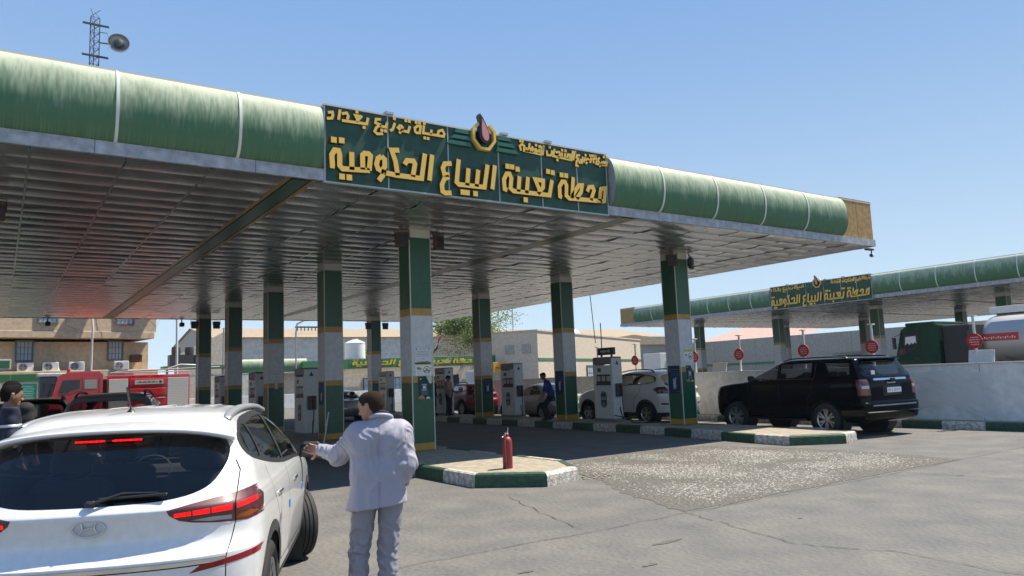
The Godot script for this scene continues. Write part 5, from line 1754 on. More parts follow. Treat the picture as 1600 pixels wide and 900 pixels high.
const BIG := [
	[0.34, 0.90, 0.22, 5.06, 0.18, 4.0, 0.4, 3.0], [0.42, 0.99, 0.04, 5.22, 0.2, 4.0, 0.5, 3.0], [0.62, 1.025, -0.02, 5.33, 0.22, 3.8, 0.62, 2.8], [0.80, 1.03, -0.02, 5.35, 0.22, 3.8, 0.66, 2.8],
	[0.84, 1.03, 0.03, 5.35, 0.22, 3.8, 0.66, 2.8], [1.02, 1.03, 0.045, 5.34, 0.2, 3.8, 0.66, 2.8], [1.15, 1.03, 0.05, 5.29, 0.2, 3.8, 0.66, 2.8], [1.24, 1.028, 0.06, 5.16, 0.2, 3.8, 0.66, 2.8], [1.30, 1.022, 0.07, 4.75, 0.2, 3.8, 0.6, 2.8], [1.345, 1.012, 0.085, 4.2, 0.2, 3.8, 0.5, 2.8],
	[1.40, 0.99, 0.11, 3.92, 0.2, 3.8, 0.4, 2.8], [1.60, 0.925, 0.22, 3.48, 0.2, 3.8, 0.36, 2.8], [1.78, 0.865, 0.33, 3.02, 0.2, 3.8, 0.32, 2.8], [1.85, 0.83, 0.37, 2.80, 0.2, 3.6, 0.32, 2.8], [1.895, 0.76, 0.43, 2.62, 0.2, 3.4, 0.32, 2.6], [1.92, 0.64, 0.56, 2.4, 0.24, 3.0, 0.3, 2.6], [1.932, 0.40, 0.85, 2.1, 0.28, 2.6, 0.28, 2.4], [1.936, 0.03, 1.4, 1.5, 0.03, 2.0, 0.03, 2.0]]

func make_black_suv() -> void:
	var wf := P2([2.72, 1.42, 2.72, 1.80, 3.0, 1.74, 3.30, 1.60, 3.58, 1.43])
	var wr := P2([1.62, 1.44, 1.62, 1.81, 2.62, 1.815, 2.62, 1.425])
	var wq := P2([0.48, 1.50, 0.52, 1.77, 1.22, 1.80, 1.08, 1.47, 0.95, 1.45, 0.6, 1.46])
	var S := {
		"levels": BIG, "length": 5.35, "width": 2.06, "paint": "paint_black", "wheels": [[1.2, 0.405], [4.27, 0.405, 0.06]], "barrel": 0.02, "gap": 0.08, "tyre": 0.28, "spokes": 6, "category": "car", "floor": 0.5, "dash_y": 1.2, "dash": 3.6,
		"cuts": [
			["side_window", "car_glass", wf, 0, 1.0, true], ["side_window", "car_glass", wr, 0, 1.0, true], ["side_window", "car_glass", wq, 0, 1.0, true],
			["window_trim", "chrome", line_poly([3.62, 1.40, 1.55, 1.415, 1.50, 1.47, 1.50, 1.80], 0.018), 0, 1.0, true, 0.004],
			["rear_window", "car_glass", smooth2([-0.80, 1.44, 0.80, 1.44, 0.74, 1.62, 0.66, 1.79, -0.66, 1.79, -0.74, 1.62], 2), 2, 1.0, false],
			["windshield", "car_glass_clear", smooth2([-0.84, 1.42, 0.84, 1.42, 0.74, 1.80, 0, 1.84, -0.74, 1.80], 2), 2, -1.0, false],
			["lamp_window", "lamp_amber", P2([0.86, 1.02, 0.98, 1.02, 0.98, 1.14, 0.86, 1.14]), 2, 1.0, true, 0.004], ["lamp_window", "lamp_clear", P2([0.80, 1.15, 0.98, 1.15, 0.98, 1.22, 0.80, 1.22]), 2, 1.0, true, 0.004],
			["tail_lamp", "lamp_red", P2([0.76, 0.99, 1.06, 0.99, 1.06, 1.37, 0.80, 1.37]), 2, 1.0, true, 0.004, 0.05], ["tail_lamp", "lamp_red", P2([-0.1, 1.02, 0.22, 1.02, 0.18, 1.37, -0.1, 1.37]), 0, 1.0, true, 0.004, 0.8],
			["chrome_strip", "chrome", P2([-0.60, 1.335, 0.60, 1.335, 0.60, 1.385, -0.60, 1.385]), 2, 1.0, false, 0.01],
			["bumper_strip", "chrome", P2([-0.80, 0.735, 0.80, 0.735, 0.80, 0.765, -0.80, 0.765]), 2, 1.0, false, 0.008], ["bumper_strip", "chrome", P2([-0.94, 0.585, 0.94, 0.585, 0.94, 0.61, -0.94, 0.61]), 2, 1.0, false, 0.008],
			["plate_recess", "black_plastic", P2([-0.34, 0.97, 0.34, 0.97, 0.34, 1.22, -0.34, 1.22]), 2, 1.0, false, -0.012],
			["grille", "black_plastic", P2([-0.6, 0.7, 0.6, 0.7, 0.6, 1.2, -0.6, 1.2]), 2, -1.0, false], ["head_lamp", "lamp_clear", P2([0.66, 0.98, 0.98, 0.98, 0.98, 1.18, 0.66, 1.18]), 2, -1.0, true],
			["seam", "seam", line_poly([2.67, 1.84, 2.67, 1.40, 2.62, 0.55], 0.012), 0, 1.0, true, -0.006], ["seam", "seam", line_poly([1.56, 1.40, 1.56, 1.2, 1.72, 0.9, 1.74, 0.55], 0.012), 0, 1.0, true, -0.006], ["seam", "seam", line_poly([3.75, 1.36, 3.78, 0.55], 0.012), 0, 1.0, true, -0.006],
			["seam", "seam", line_poly([-0.9, 0.86, 0.9, 0.86], 0.012), 2, 1.0, false, -0.006]],
		"seats": [1.15, 2.2, 3.1], "mirror": V(0.99, 1.45, 3.55), "mirror_mat": "paint_black", "handles": [[1.85, 1.30, 1.015], [2.88, 1.29, 1.02]], "handle_mat": "paint_black",
		"rail": [[0.78, 1.89, 0.62], [0.765, 1.935, 0.8], [0.76, 1.945, 1.5], [0.76, 1.94, 2.3], [0.78, 1.88, 2.62]], "rail_mat": "black_plastic"}
	var t := car("black_suv", "large black SUV with silver alloy wheels beside the low wall on the right", "", V(17.88, 0, -9.85), 0.118, S)
	var m := MB.new()
	m.cbox(V(0, 1.855, -0.36), V(1.36, 0.035, 0.26), 0.014, Basis(Vector3.RIGHT, -0.08))
	obj("roof_spoiler", m, M.paint_black, t)
	var im := Image.create(128, 40, false, Image.FORMAT_RGB8)
	im.fill(Color(0.85, 0.86, 0.88))
	for q in [[8, 5], [18, 7], [30, 4], [44, 8], [62, 5], [72, 6], [84, 7], [96, 6], [108, 8]]:
		im.fill_rect(Rect2i(q[0], 10, 3, 21), Color(0.1, 0.1, 0.12)); im.fill_rect(Rect2i(q[0], 10 + (q[1] % 3) * 8, q[1], 3), Color(0.1, 0.1, 0.12))
	m = MB.new()
	m.quad(V(-0.26, 1.04, 0.004), V(0.26, 1.04, 0.004), V(0.26, 1.16, 0.004), V(-0.26, 1.16, 0.004))
	obj("plate", m, print_mat("plate_print", im), t)
	m = MB.new()
	m.cbox(V(-0.05, 1.27, -0.03), V(0.30, 0.028, 0.02), 0.004)
	obj("name_badge", m, M.steel, t)
	m = MB.new()
	m.cbox(V(0, 1.36, -0.02), V(0.18, 0.06, 0.03), 0.01)
	obj("badge", m, M.black_plastic, t)
	for q in [V(-0.52, 1.53, -0.15)]:
		box_obj("paper_sticker", q, V(0.13, 0.10, 0.012), M.plate_white, t)
	for sg in [-1, 1]:
		box_obj("running_board", V(sg * 1.06, 0.38, -2.75), V(0.16, 0.04, 1.9), M.black_plastic, t, 0.015)

func make_vehicles() -> void:
	car_materials()
	make_white_suv()
	make_black_suv()
	make_other_cars()
	make_trucks()

func make_other_cars() -> void:
	# a mid size SUV shape for three cars, a saloon for two
	var base := func(paint: String, kx: float, ky: float, kz: float) -> Dictionary:
		var win_q := sc(smooth2([0.62, 1.30, 0.66, 1.42, 0.98, 1.48, 1.25, 1.50, 1.25, 1.24, 0.85, 1.25], 3), kz, ky)
		var win_r := sc(P2([1.31, 1.22, 1.31, 1.505, 1.70, 1.53, 2.0, 1.53, 2.0, 1.18]), kz, ky)
		var win_f := sc(P2([2.07, 1.175, 2.07, 1.525, 2.3, 1.49, 2.66, 1.37, 3.10, 1.13]), kz, ky)
		return {
			"levels": scaled(SUV, kx, ky, kz), "length": 4.475 * kz, "width": 1.85 * kx, "paint": paint, "wheels": [[0.92 * kz, 0.355], [3.57 * kz, 0.355]], "clad": 0.40, "sub": 3,
			"cuts": [
				["lamp_window", "lamp_clear", sc(P2([0.66, 0.95, 0.80, 0.95, 0.80, 1.02, 0.66, 1.02]), kx, ky), 2, 1.0, true, 0.006],
				["tail_lamp", "lamp_red", sc(P2([0.60, 0.93, 0.93, 0.93, 0.93, 1.12, 0.72, 1.13]), kx, ky), 2, 1.0, true, 0.004], ["tail_lamp", "lamp_red", sc(P2([0.05, 0.94, 0.40, 0.96, 0.60, 1.05, 0.45, 1.12, 0.05, 1.12]), kz, ky), 0, 1.0, true, 0.004, 0.8],
				["reflector", "reflector_red", sc(P2([0.5, 0.58, 0.86, 0.60, 0.86, 0.65, 0.5, 0.62]), kx, ky), 2, 1.0, true, 0.004],
				["rear_window", "car_glass", sc(smooth2([-0.62, 1.16, 0, 1.13, 0.62, 1.16, 0.66, 1.30, 0.58, 1.47, 0, 1.50, -0.58, 1.47, -0.66, 1.30], 3), kx, ky), 2, 1.0, false],
				["side_window", "car_glass", win_q, 0, 1.0, true], ["side_window", "car_glass", win_r, 0, 1.0, true], ["side_window", "car_glass", win_f, 0, 1.0, true],
				["window_trim", "black_plastic", sc(smooth2([0.56, 1.30, 0.62, 1.43, 0.95, 1.50, 1.5, 1.545, 2.0, 1.55, 2.35, 1.51, 2.7, 1.39, 3.18, 1.10, 2.4, 1.14, 1.6, 1.19, 0.85, 1.225], 3), kz, ky), 0, 1.0, true, 0.001],
				["windshield", "car_glass_clear", sc(smooth2([-0.72, 1.13, -0.62, 1.46, 0, 1.52, 0.62, 1.46, 0.72, 1.13, 0, 1.10], 3), kx, ky), 2, -1.0, false],
				["head_lamp", "lamp_clear", sc(smooth2([0.86, 0.84, 0.84, 0.98, 0.55, 0.92, 0.50, 0.84], 3), kx, ky), 2, -1.0, true], ["grille", "black_plastic", sc(P2([-0.42, 0.66, -0.38, 0.95, 0.38, 0.95, 0.42, 0.66]), kx, ky), 2, -1.0, false],
				["seam", "seam", sc(line_poly([2.03, 1.15, 2.02, 0.45], 0.010), kz, ky), 0, 1.0, true, -0.006], ["seam", "seam", sc(line_poly([1.12, 1.2, 1.16, 0.95, 1.40, 0.75, 1.45, 0.45], 0.010), kz, ky), 0, 1.0, true, -0.006], ["seam", "seam", sc(line_poly([3.05, 1.08, 3.06, 0.8, 2.98, 0.45], 0.010), kz, ky), 0, 1.0, true, -0.006]],
			"seats": [1.1 * kz, 2.05 * kz], "dash": 2.95 * kz, "mirror": V(0.89 * kx, 1.15 * ky, 3.0 * kz), "mirror_mat": paint, "handles": [[1.40 * kz, 1.0 * ky, 0.895 * kx], [2.35 * kz, 0.98 * ky, 0.905 * kx]],
			"rail": [[0.62 * kx, 1.56 * ky, 0.72 * kz], [0.60 * kx, 1.65 * ky, 0.95 * kz], [0.60 * kx, 1.66 * ky, 1.7 * kz], [0.62 * kx, 1.57 * ky, 2.45 * kz]], "rail_mat": "black_plastic"}
	car("cream_suv", "cream white SUV filling up behind the right row fuel pump with black roof rails", "", V(18.95, 0, -17.45), -0.01, base.call("paint_cream", 1.06, 1.10, 1.11))
	car("red_hatchback", "red hatchback with tail towards us in the far part of the right lane", "", V(19.1, 0, -30.2), 0.05, base.call("paint_red", 0.98, 0.95, 0.93))
	car("charcoal_suv", "dark charcoal SUV in front of the red fire engine on the left", "", V(1.80, 0, -17.2), 0.24, base.call("paint_charcoal", 1.06, 1.07, 1.03))
	car("black_suv", "black SUV with a pale shiny roof left of the charcoal SUV", "", V(0.75, 0, -22.6), 0.10, base.call("paint_black", 1.0, 1.03, 1.0))
	var sedan_levels := [
		[0.22, 0.76, 0.36, 4.2, 0.3, 3.0, 0.4, 2.5], [0.30, 0.85, 0.14, 4.42, 0.4, 2.8, 0.55, 2.4], [0.45, 0.885, 0.03, 4.52, 0.5, 2.6, 0.66, 2.3], [0.60, 0.89, 0.0, 4.53, 0.5, 2.6, 0.7, 2.3], [0.72, 0.89, 0.03, 4.48, 0.5, 2.6, 0.7, 2.3], [0.80, 0.885, 0.05, 4.38, 0.5, 2.6, 0.7, 2.3],
		[0.87, 0.875, 0.07, 4.1, 0.48, 2.6, 0.6, 2.4], [0.93, 0.86, 0.10, 3.6, 0.46, 2.6, 0.5, 2.5], [0.98, 0.84, 0.20, 3.25, 0.44, 2.6, 0.42, 2.6], [1.02, 0.815, 0.52, 3.12, 0.42, 2.6, 0.40, 2.6], [1.10, 0.77, 0.74, 2.95, 0.40, 2.7, 0.40, 2.6], [1.25, 0.685, 1.0, 2.62, 0.36, 2.7, 0.38, 2.6], [1.35, 0.615, 1.22, 2.34, 0.34, 2.7, 0.36, 2.6], [1.41, 0.53, 1.45, 2.1, 0.32, 2.5, 0.32, 2.5], [1.44, 0.36, 1.65, 1.92, 0.12, 2.3, 0.12, 2.4], [1.445, 0.03, 1.75, 1.82, 0.03, 2.0, 0.03, 2.0]]
	var sedan := func(paint: String) -> Dictionary:
		return {"levels": sedan_levels, "length": 4.53, "width": 1.78, "paint": paint, "wheels": [[0.95, 0.32], [3.62, 0.32]], "sub": 3,
			"cuts": [["tail_lamp", "lamp_red", P2([0.50, 0.74, 0.90, 0.74, 0.90, 0.90, 0.55, 0.90]), 2, 1.0, true, 0.004], ["tail_lamp", "lamp_red", P2([0.05, 0.75, 0.4, 0.77, 0.34, 0.90, 0.05, 0.90]), 0, 1.0, true, 0.004, 0.8],
				["rear_window", "car_glass", smooth2([-0.64, 1.06, 0, 1.04, 0.64, 1.06, 0.52, 1.33, 0, 1.37, -0.52, 1.33], 3), 2, 1.0, false],
				["side_window", "car_glass", P2([1.05, 1.02, 1.32, 1.30, 1.7, 1.35, 1.9, 1.355, 1.9, 0.99]), 0, 1.0, true], ["side_window", "car_glass", P2([1.96, 0.985, 1.96, 1.355, 2.25, 1.32, 2.6, 1.2, 3.0, 0.97]), 0, 1.0, true],
				["windshield", "car_glass_clear", smooth2([-0.70, 0.99, -0.54, 1.32, 0, 1.38, 0.54, 1.32, 0.70, 0.99, 0, 0.97], 3), 2, -1.0, false],
				["head_lamp", "lamp_clear", smooth2([0.84, 0.64, 0.82, 0.78, 0.55, 0.76, 0.5, 0.66], 3), 2, -1.0, true], ["grille", "black_plastic", P2([-0.4, 0.55, -0.38, 0.74, 0.38, 0.74, 0.4, 0.55]), 2, -1.0, false],
				["plate", "plate_white", P2([-0.26, 0.62, 0.26, 0.62, 0.26, 0.73, -0.26, 0.73]), 2, 1.0, false, 0.004],
				["seam", "seam", line_poly([1.93, 0.97, 1.93, 0.4], 0.010), 0, 1.0, true, -0.006], ["seam", "seam", line_poly([2.98, 0.92, 2.92, 0.4], 0.010), 0, 1.0, true, -0.006]],
			"seats": [1.2, 2.1], "dash": 2.75, "dash_y": 0.8, "mirror": V(0.86, 1.0, 2.85), "mirror_mat": paint, "handles": [[1.35, 0.86, 0.865], [2.25, 0.85, 0.87]]}
	car("sand_saloon", "sand white saloon parked beyond the middle right row pump", "", V(18.9, 0, -23.4), 0.0, sedan.call("paint_sand"))
	car("silver_saloon", "small looking silver saloon driving away under the canopy between the column rows", "", V(13.6, 0, -33.0), 0.0, sedan.call("paint_silver"))
	car("white_saloon", "white saloon parked beyond the low wall left of the black SUV roof", "", V(29.0, 0, -24.5), 0.3, sedan.call("paint_white"))
# ---------------------------------------------------------------- fire engine, tractor and tanker
func make_trucks() -> void:
	# fire engine, facing -x, its near side towards us
	var t := thing("fire_engine", "red fire engine with white roller shutters in front of the tan building", "fire engine", "", V(2.1, 0, -43.0))
	var m := MB.new()
	m.prism(P2([0.02, 0.55, 2.28, 0.55, 2.28, 2.70, 2.15, 2.80, 0.55, 2.78, 0.35, 2.66, 0.12, 1.75, 0.0, 1.2]), -2.3, 0.0); obj("cab", m, M.paint_fire, t)
	m = MB.new()
	m.prism(P2([0.47, 2.66, 2.2, 2.68, 2.16, 2.86, 0.75, 2.84]), -2.25, -0.05); obj("cab_roof", m, M.paint_fire, t)
	for q in [["side_window", [0.36, 1.86, 0.55, 2.45, 1.28, 2.46, 1.28, 2.02, 0.95, 1.96, 0.75, 1.82, 0.42, 1.80]], ["side_window", [1.48, 2.0, 1.48, 2.44, 2.02, 2.45, 2.02, 2.0]]]:
		m = MB.new(); m.prism(P2(q[1]), -0.01, 0.012); obj(q[0], m, M.dark_glass if q[1][0] < 1 else M.pale_pane, t)
	m = MB.new(); m.out([V(0.10, 1.72, -0.12), V(0.34, 2.62, -0.18), V(0.34, 2.62, -2.12), V(0.10, 1.72, -2.18)], V(1, 2, -1)); obj("windshield", m, M.dark_glass, t)
	m = MB.new()
	for p in [[[1.38, 2.55, 1.38, 0.7], 0.02], [[0.40, 1.72, 0.85, 1.76, 1.35, 1.92], 0.02], [[2.12, 2.55, 2.12, 0.7], 0.02]]:
		m.stroke(P2(p[0]), p[1], 0.002, 0.008)
	obj("panel_gaps", m, M.seam, t)
	m = MB.new(); m.lathe([Vector2(0.07, 2.8), Vector2(0.08, 2.86), Vector2(0.06, 3.0), Vector2(0.001, 3.02)], xf(0.8, 0, -0.3), 12); obj("beacon", m, M.sign_red, t)
	m = MB.new(); m.tube([V(0.2, 2.3, 0.05), V(0.05, 2.3, 0.25)], 0.02, 6); m.cbox(V(0.04, 2.15, 0.28), V(0.06, 0.38, 0.18), 0.02); obj("mirror", m, M.black_plastic, t)
	box_obj("gap_frame", V(2.36, 1.5, -1.15), V(0.14, 1.9, 2.0), M.dark_metal, t)
	m = MB.new(); m.cbox(V(4.42, 1.62, -1.15), V(3.92, 1.98, 2.3), 0.02); obj("body", m, M.paint_fire, t)
	for y in [1.05, 1.55, 2.05]:
		m = MB.new(); m.cbox(V(4.38, y + 0.19, 0.012), V(1.72, 0.36, 0.05), 0.018); obj("side_rib", m, M.paint_fire, t)
	for q in [[2.98, 0.86], [5.80, 1.02]]:
		box_obj("shutter_frame", V(q[0], 1.62, 0.005), V(q[1] + 0.12, 1.84, 0.02), M.paint_fire, t, 0.005)
		for k in 20:
			m = MB.new(); m.cbox(V(q[0], 0.78 + k * 0.085, 0.018), V(q[1], 0.080, 0.02), 0.006); obj("shutter_slat", m, M.ac_white, t)
	box_obj("name_plate", V(4.4, 2.24, 0.045), V(1.35, 0.22, 0.01), M.white_paint, t)
	m = MB.new()
	for k in 14:
		m.box(V(3.86 + k * 0.07, 2.23 + 0.012 * (k % 3), 0.052), V(0.05, 0.02 + 0.03 * ((k * 7) % 3), 0.004))
	m.lathe([Vector2(0.07, 0), Vector2(0.06, 0.004), Vector2(0.001, 0.004)], xf(4.94, 2.24, 0.05, 0, PI / 2), 12); obj("name_lettering", m, M.dark_metal, t)
	box_obj("makers_plate", V(5.0, 1.42, 0.045), V(0.3, 0.05, 0.006), M.white_paint, t)
	m = MB.new()
	m.prism(P2([3.55, 0.55, 3.62, 0.95, 3.85, 1.10, 4.75, 1.10, 4.98, 0.95, 5.05, 0.55, 4.93, 0.55, 4.88, 0.90, 4.70, 1.0, 3.9, 1.0, 3.72, 0.90, 3.67, 0.55]), 0.0, 0.08); obj("wheel_arch", m, M.white_paint, t)
	m = MB.new(); m.prism(P2([3.67, 0.4, 3.72, 0.90, 3.9, 1.0, 4.7, 1.0, 4.88, 0.9, 4.93, 0.4]), -0.02, 0.03); obj("arch_well", m, M.interior, t)
	for x in [1.15, 4.3]:
		for z in [-0.12, -2.15]:
			wheel(t, V(x, 0.52, z), 0.52, 0.3, 1.0, 6, PI / 2, false)
	box_obj("chassis", V(3.2, 0.55, -1.15), V(6.2, 0.25, 1.6), M.dark_metal, t)
	var lad := MB.new()
	for z in [-0.4, -0.9]:
		lad.tube([V(2.9, 2.82, z), V(8.0, 2.95, z)], 0.035, 6)
	for k in 18:
		lad.tube([V(3.0 + k * 0.28, 2.83 + k * 0.007, -0.4), V(3.0 + k * 0.28, 2.83 + k * 0.007, -0.9)], 0.02, 5)
	obj("ladder", lad, M.grey_metal, t)
	m = MB.new()
	m.tube([V(2.6, 2.75, -0.15), V(6.3, 2.75, -0.15)], 0.03, 6); m.tube([V(5.4, 2.9, -0.5), V(6.0, 3.1, -0.5), V(7.0, 3.05, -0.6)], 0.07, 8); m.cbox(V(3.6, 2.72, -1.4), V(0.5, 0.25, 0.6), 0.03); obj("roof_gear", m, M.grey_metal, t)
	# green tractor unit behind the low wall, facing -z
	t = thing("green_lorry", "dark green lorry tractor unit behind the low wall on the right", "lorry", "", V(28.0, 0, -13.0))
	m = MB.new()
	var sx := Transform3D(Basis(Vector3(0, 0, 1), Vector3.UP, Vector3(-1, 0, 0)), V(-0.001, 0, 0))
	m.prism(P2([-2.12, 0.7, -0.6, 0.7, -0.6, 3.04, -0.8, 3.10, -1.72, 3.08, -1.96, 2.92, -2.20, 2.0, -2.22, 1.2]), 0.0, 2.4, Transform3D(sx.basis, V(2.4, 0, 0))); obj("cab", m, M.paint_truck_green, t)
	m = MB.new(); m.cbox(V(1.2, 3.12, -1.3), V(2.2, 0.12, 1.1), 0.04); obj("deflector", m, M.paint_truck_green, t)
	m = MB.new()
	m.prism(P2([-2.08, 2.02, -1.90, 2.84, -1.36, 2.85, -1.36, 2.32, -1.52, 2.16, -1.78, 1.98]), -0.01, 0.012, sx); obj("side_window", m, M.dark_glass, t)
	m = MB.new()
	m.prism(P2([-1.84, 2.36, -1.80, 2.66, -1.42, 2.68, -1.42, 2.40, -1.48, 2.46, -1.54, 2.38, -1.60, 2.45, -1.66, 2.36, -1.74, 2.44]), 0.012, 0.02, sx); obj("curtain", m, M.column_grey, t)
	m = MB.new(); m.out([V(0.12, 1.95, -2.215), V(2.28, 1.95, -2.215), V(2.2, 2.86, -1.985), V(0.2, 2.86, -1.985)], V(1.2, 2, 0)); obj("windshield", m, M.dark_glass, t)
	m = MB.new(); m.stroke(P2([-1.30, 2.95, -1.30, 0.9]), 0.025, 0.002, 0.008, sx); m.stroke(P2([-2.1, 1.7, -1.30, 1.72]), 0.02, 0.002, 0.008, sx); m.stroke(P2([-1.30, 1.15, -0.62, 1.15]), 0.02, 0.002, 0.008, sx); obj("panel_gaps", m, M.seam, t)
	m = MB.new(); m.cbox(V(-0.03, 1.85, -1.42), V(0.05, 0.06, 0.16), 0.01); obj("door_handle", m, M.black_plastic, t)
	m = MB.new(); m.prism(P2([-2.1, 0.7, -2.05, 1.15, -1.85, 1.35, -1.25, 1.35, -1.05, 1.15, -1.0, 0.7]), -0.01, 0.01, sx); obj("arch_well", m, M.interior, t)
	m = MB.new(); m.tube([V(0.0, 2.8, -1.95), V(-0.22, 2.7, -2.1)], 0.02, 6); m.cbox(V(-0.23, 2.45, -2.12), V(0.2, 0.45, 0.07), 0.02); obj("mirror", m, M.black_plastic, t)
	box_obj("rear_module", V(1.25, 1.85, -0.08), V(2.2, 2.3, 0.92), M.interior, t, 0.03)
	for k in 4:
		box_obj("side_tank", V(0.12, 1.35, -0.42 + k * 0.24), V(0.14, 0.5, 0.20), M.dark_metal, t, 0.03)
	m = MB.new(); m.tube([V(0.1, 1.6, 0.36), V(0.1, 2.75, 0.38)], 0.06, 8); m.tube([V(0.3, 1.9, 0.4), V(0.5, 2.1, 0.9), V(0.6, 1.6, 1.6)], 0.03, 6); obj("pipes", m, M.dark_metal, t)
	box_obj("chassis", V(1.2, 0.85, 2.0), V(1.1, 0.3, 5.0), M.dark_metal, t)
	for z in [-1.55, 1.6]:
		for x in [0.18, 2.22]:
			wheel(t, V(x, 0.5, z), 0.5, 0.3, -1.0 if x < 1 else 1.0, 6, 0.0, false)
	# tanker trailer
	t = thing("tanker", "silver fuel tanker trailer with a red stripe at the right edge", "tanker trailer", "", V(28.2, 0, -11.0))
	m = MB.new()
	var rows := []
	for q in [[-1.42, 0.02], [-1.40, 0.55], [-1.28, 0.9], [-1.05, 0.99], [-0.6, 1.0], [9.0, 1.0], [9.3, 0.9], [9.42, 0.02]]:
		var ring := []
		for k in 36:
			var a := TAU * k / 36
			ring.append(V(1.2 + cos(a) * 1.22 * q[1], 2.42 + sin(a) * 0.88 * q[1], q[0]))
		rows.append(ring)
	m.grid(rows, true)
	var flip := 0.0
	for i in m.v.size():
		flip += m.n[i].dot(m.v[i] - V(1.2, 2.42, m.v[i].z))
	if flip < 0:
		m.flip()
	var shell := m
	var red := MB.new()
	shell = cut(shell, P2([0.10, 2.34, 1.36, 2.34, 1.36, 2.60, 0.10, 2.60]), 0, -1.0, red, 0.004)
	obj("tank", shell, M.tank_metal, t)
	obj("red_stripe", red, M.sign_red, t)
	m = MB.new()
	for k in 15:
		m.box(V(-0.032, 2.44 + 0.02 * (k % 2), -1.22 + k * 0.072), V(0.008, 0.03 + 0.05 * ((k * 5) % 3) / 2.0, 0.03))
	obj("stripe_lettering", m, M.white_paint, t)
	box_obj("catwalk", V(1.2, 3.36, 4.0), V(0.9, 0.10, 10.4), M.column_grey, t, 0.01)
	box_obj("name_board", V(0.45, 3.42, 2.0), V(0.05, 0.22, 6.2), M.white_paint, t, 0.01)
	m = MB.new(); m.box(V(1.2, 1.35, 4.0), V(1.0, 0.35, 9.6)); m.box(V(0.2, 1.0, 2.5), V(0.08, 0.5, 2.5)); obj("frame", m, M.dark_metal, t)
	m = MB.new(); m.tube([V(-0.06, 1.5, -1.0), V(-0.06, 1.5, 8.5)], 0.05, 6); obj("side_rail", m, M.black_plastic, t)
	for z in [5.0, 6.3, 7.6]:
		for x in [0.15, 2.25]:
			wheel(t, V(x, 0.5, z), 0.5, 0.3, -1.0 if x < 1 else 1.0, 6, 0.0, false)
# ---------------------------------------------------------------- fuel pumps
func make_pumps() -> void:
	# badge print: a dark tall oval with 450
	mat("pump_dark", lin(0.03, 0.033, 0.036), 0.4)
	mat("screen_pale", lin(0.42, 0.45, 0.40), 0.2)
	mat("blue_print", lin(0.02, 0.055, 0.13), 0.5)
	var p := pump("white fuel pump with a dark top board in front of the cream SUV", true)
	p.position = V(16.62, 0.21, -18.75)
	var q := pump("second fuel pump of the right row, left of the man in blue", false)
	q.position = V(16.72, 0.21, -24.5)
	dup(q, "third fuel pump of the right row, behind the man in beige", V(16.62, 0.21, -29.8))
	dup(q, "fourth fuel pump of the right row, behind the suited man's head", V(16.3, 0.21, -35.2))
	dup(q, "first visible fuel pump of the left row, above the white SUV mirror", V(8.0, 0.21, -23.2))
	dup(q, "second visible fuel pump of the left row, over the white SUV roof", V(8.0, 0.21, -28.5))
	dup(q, "farthest fuel pump of the left row, beside the last column", V(8.0, 0.21, -33.9))

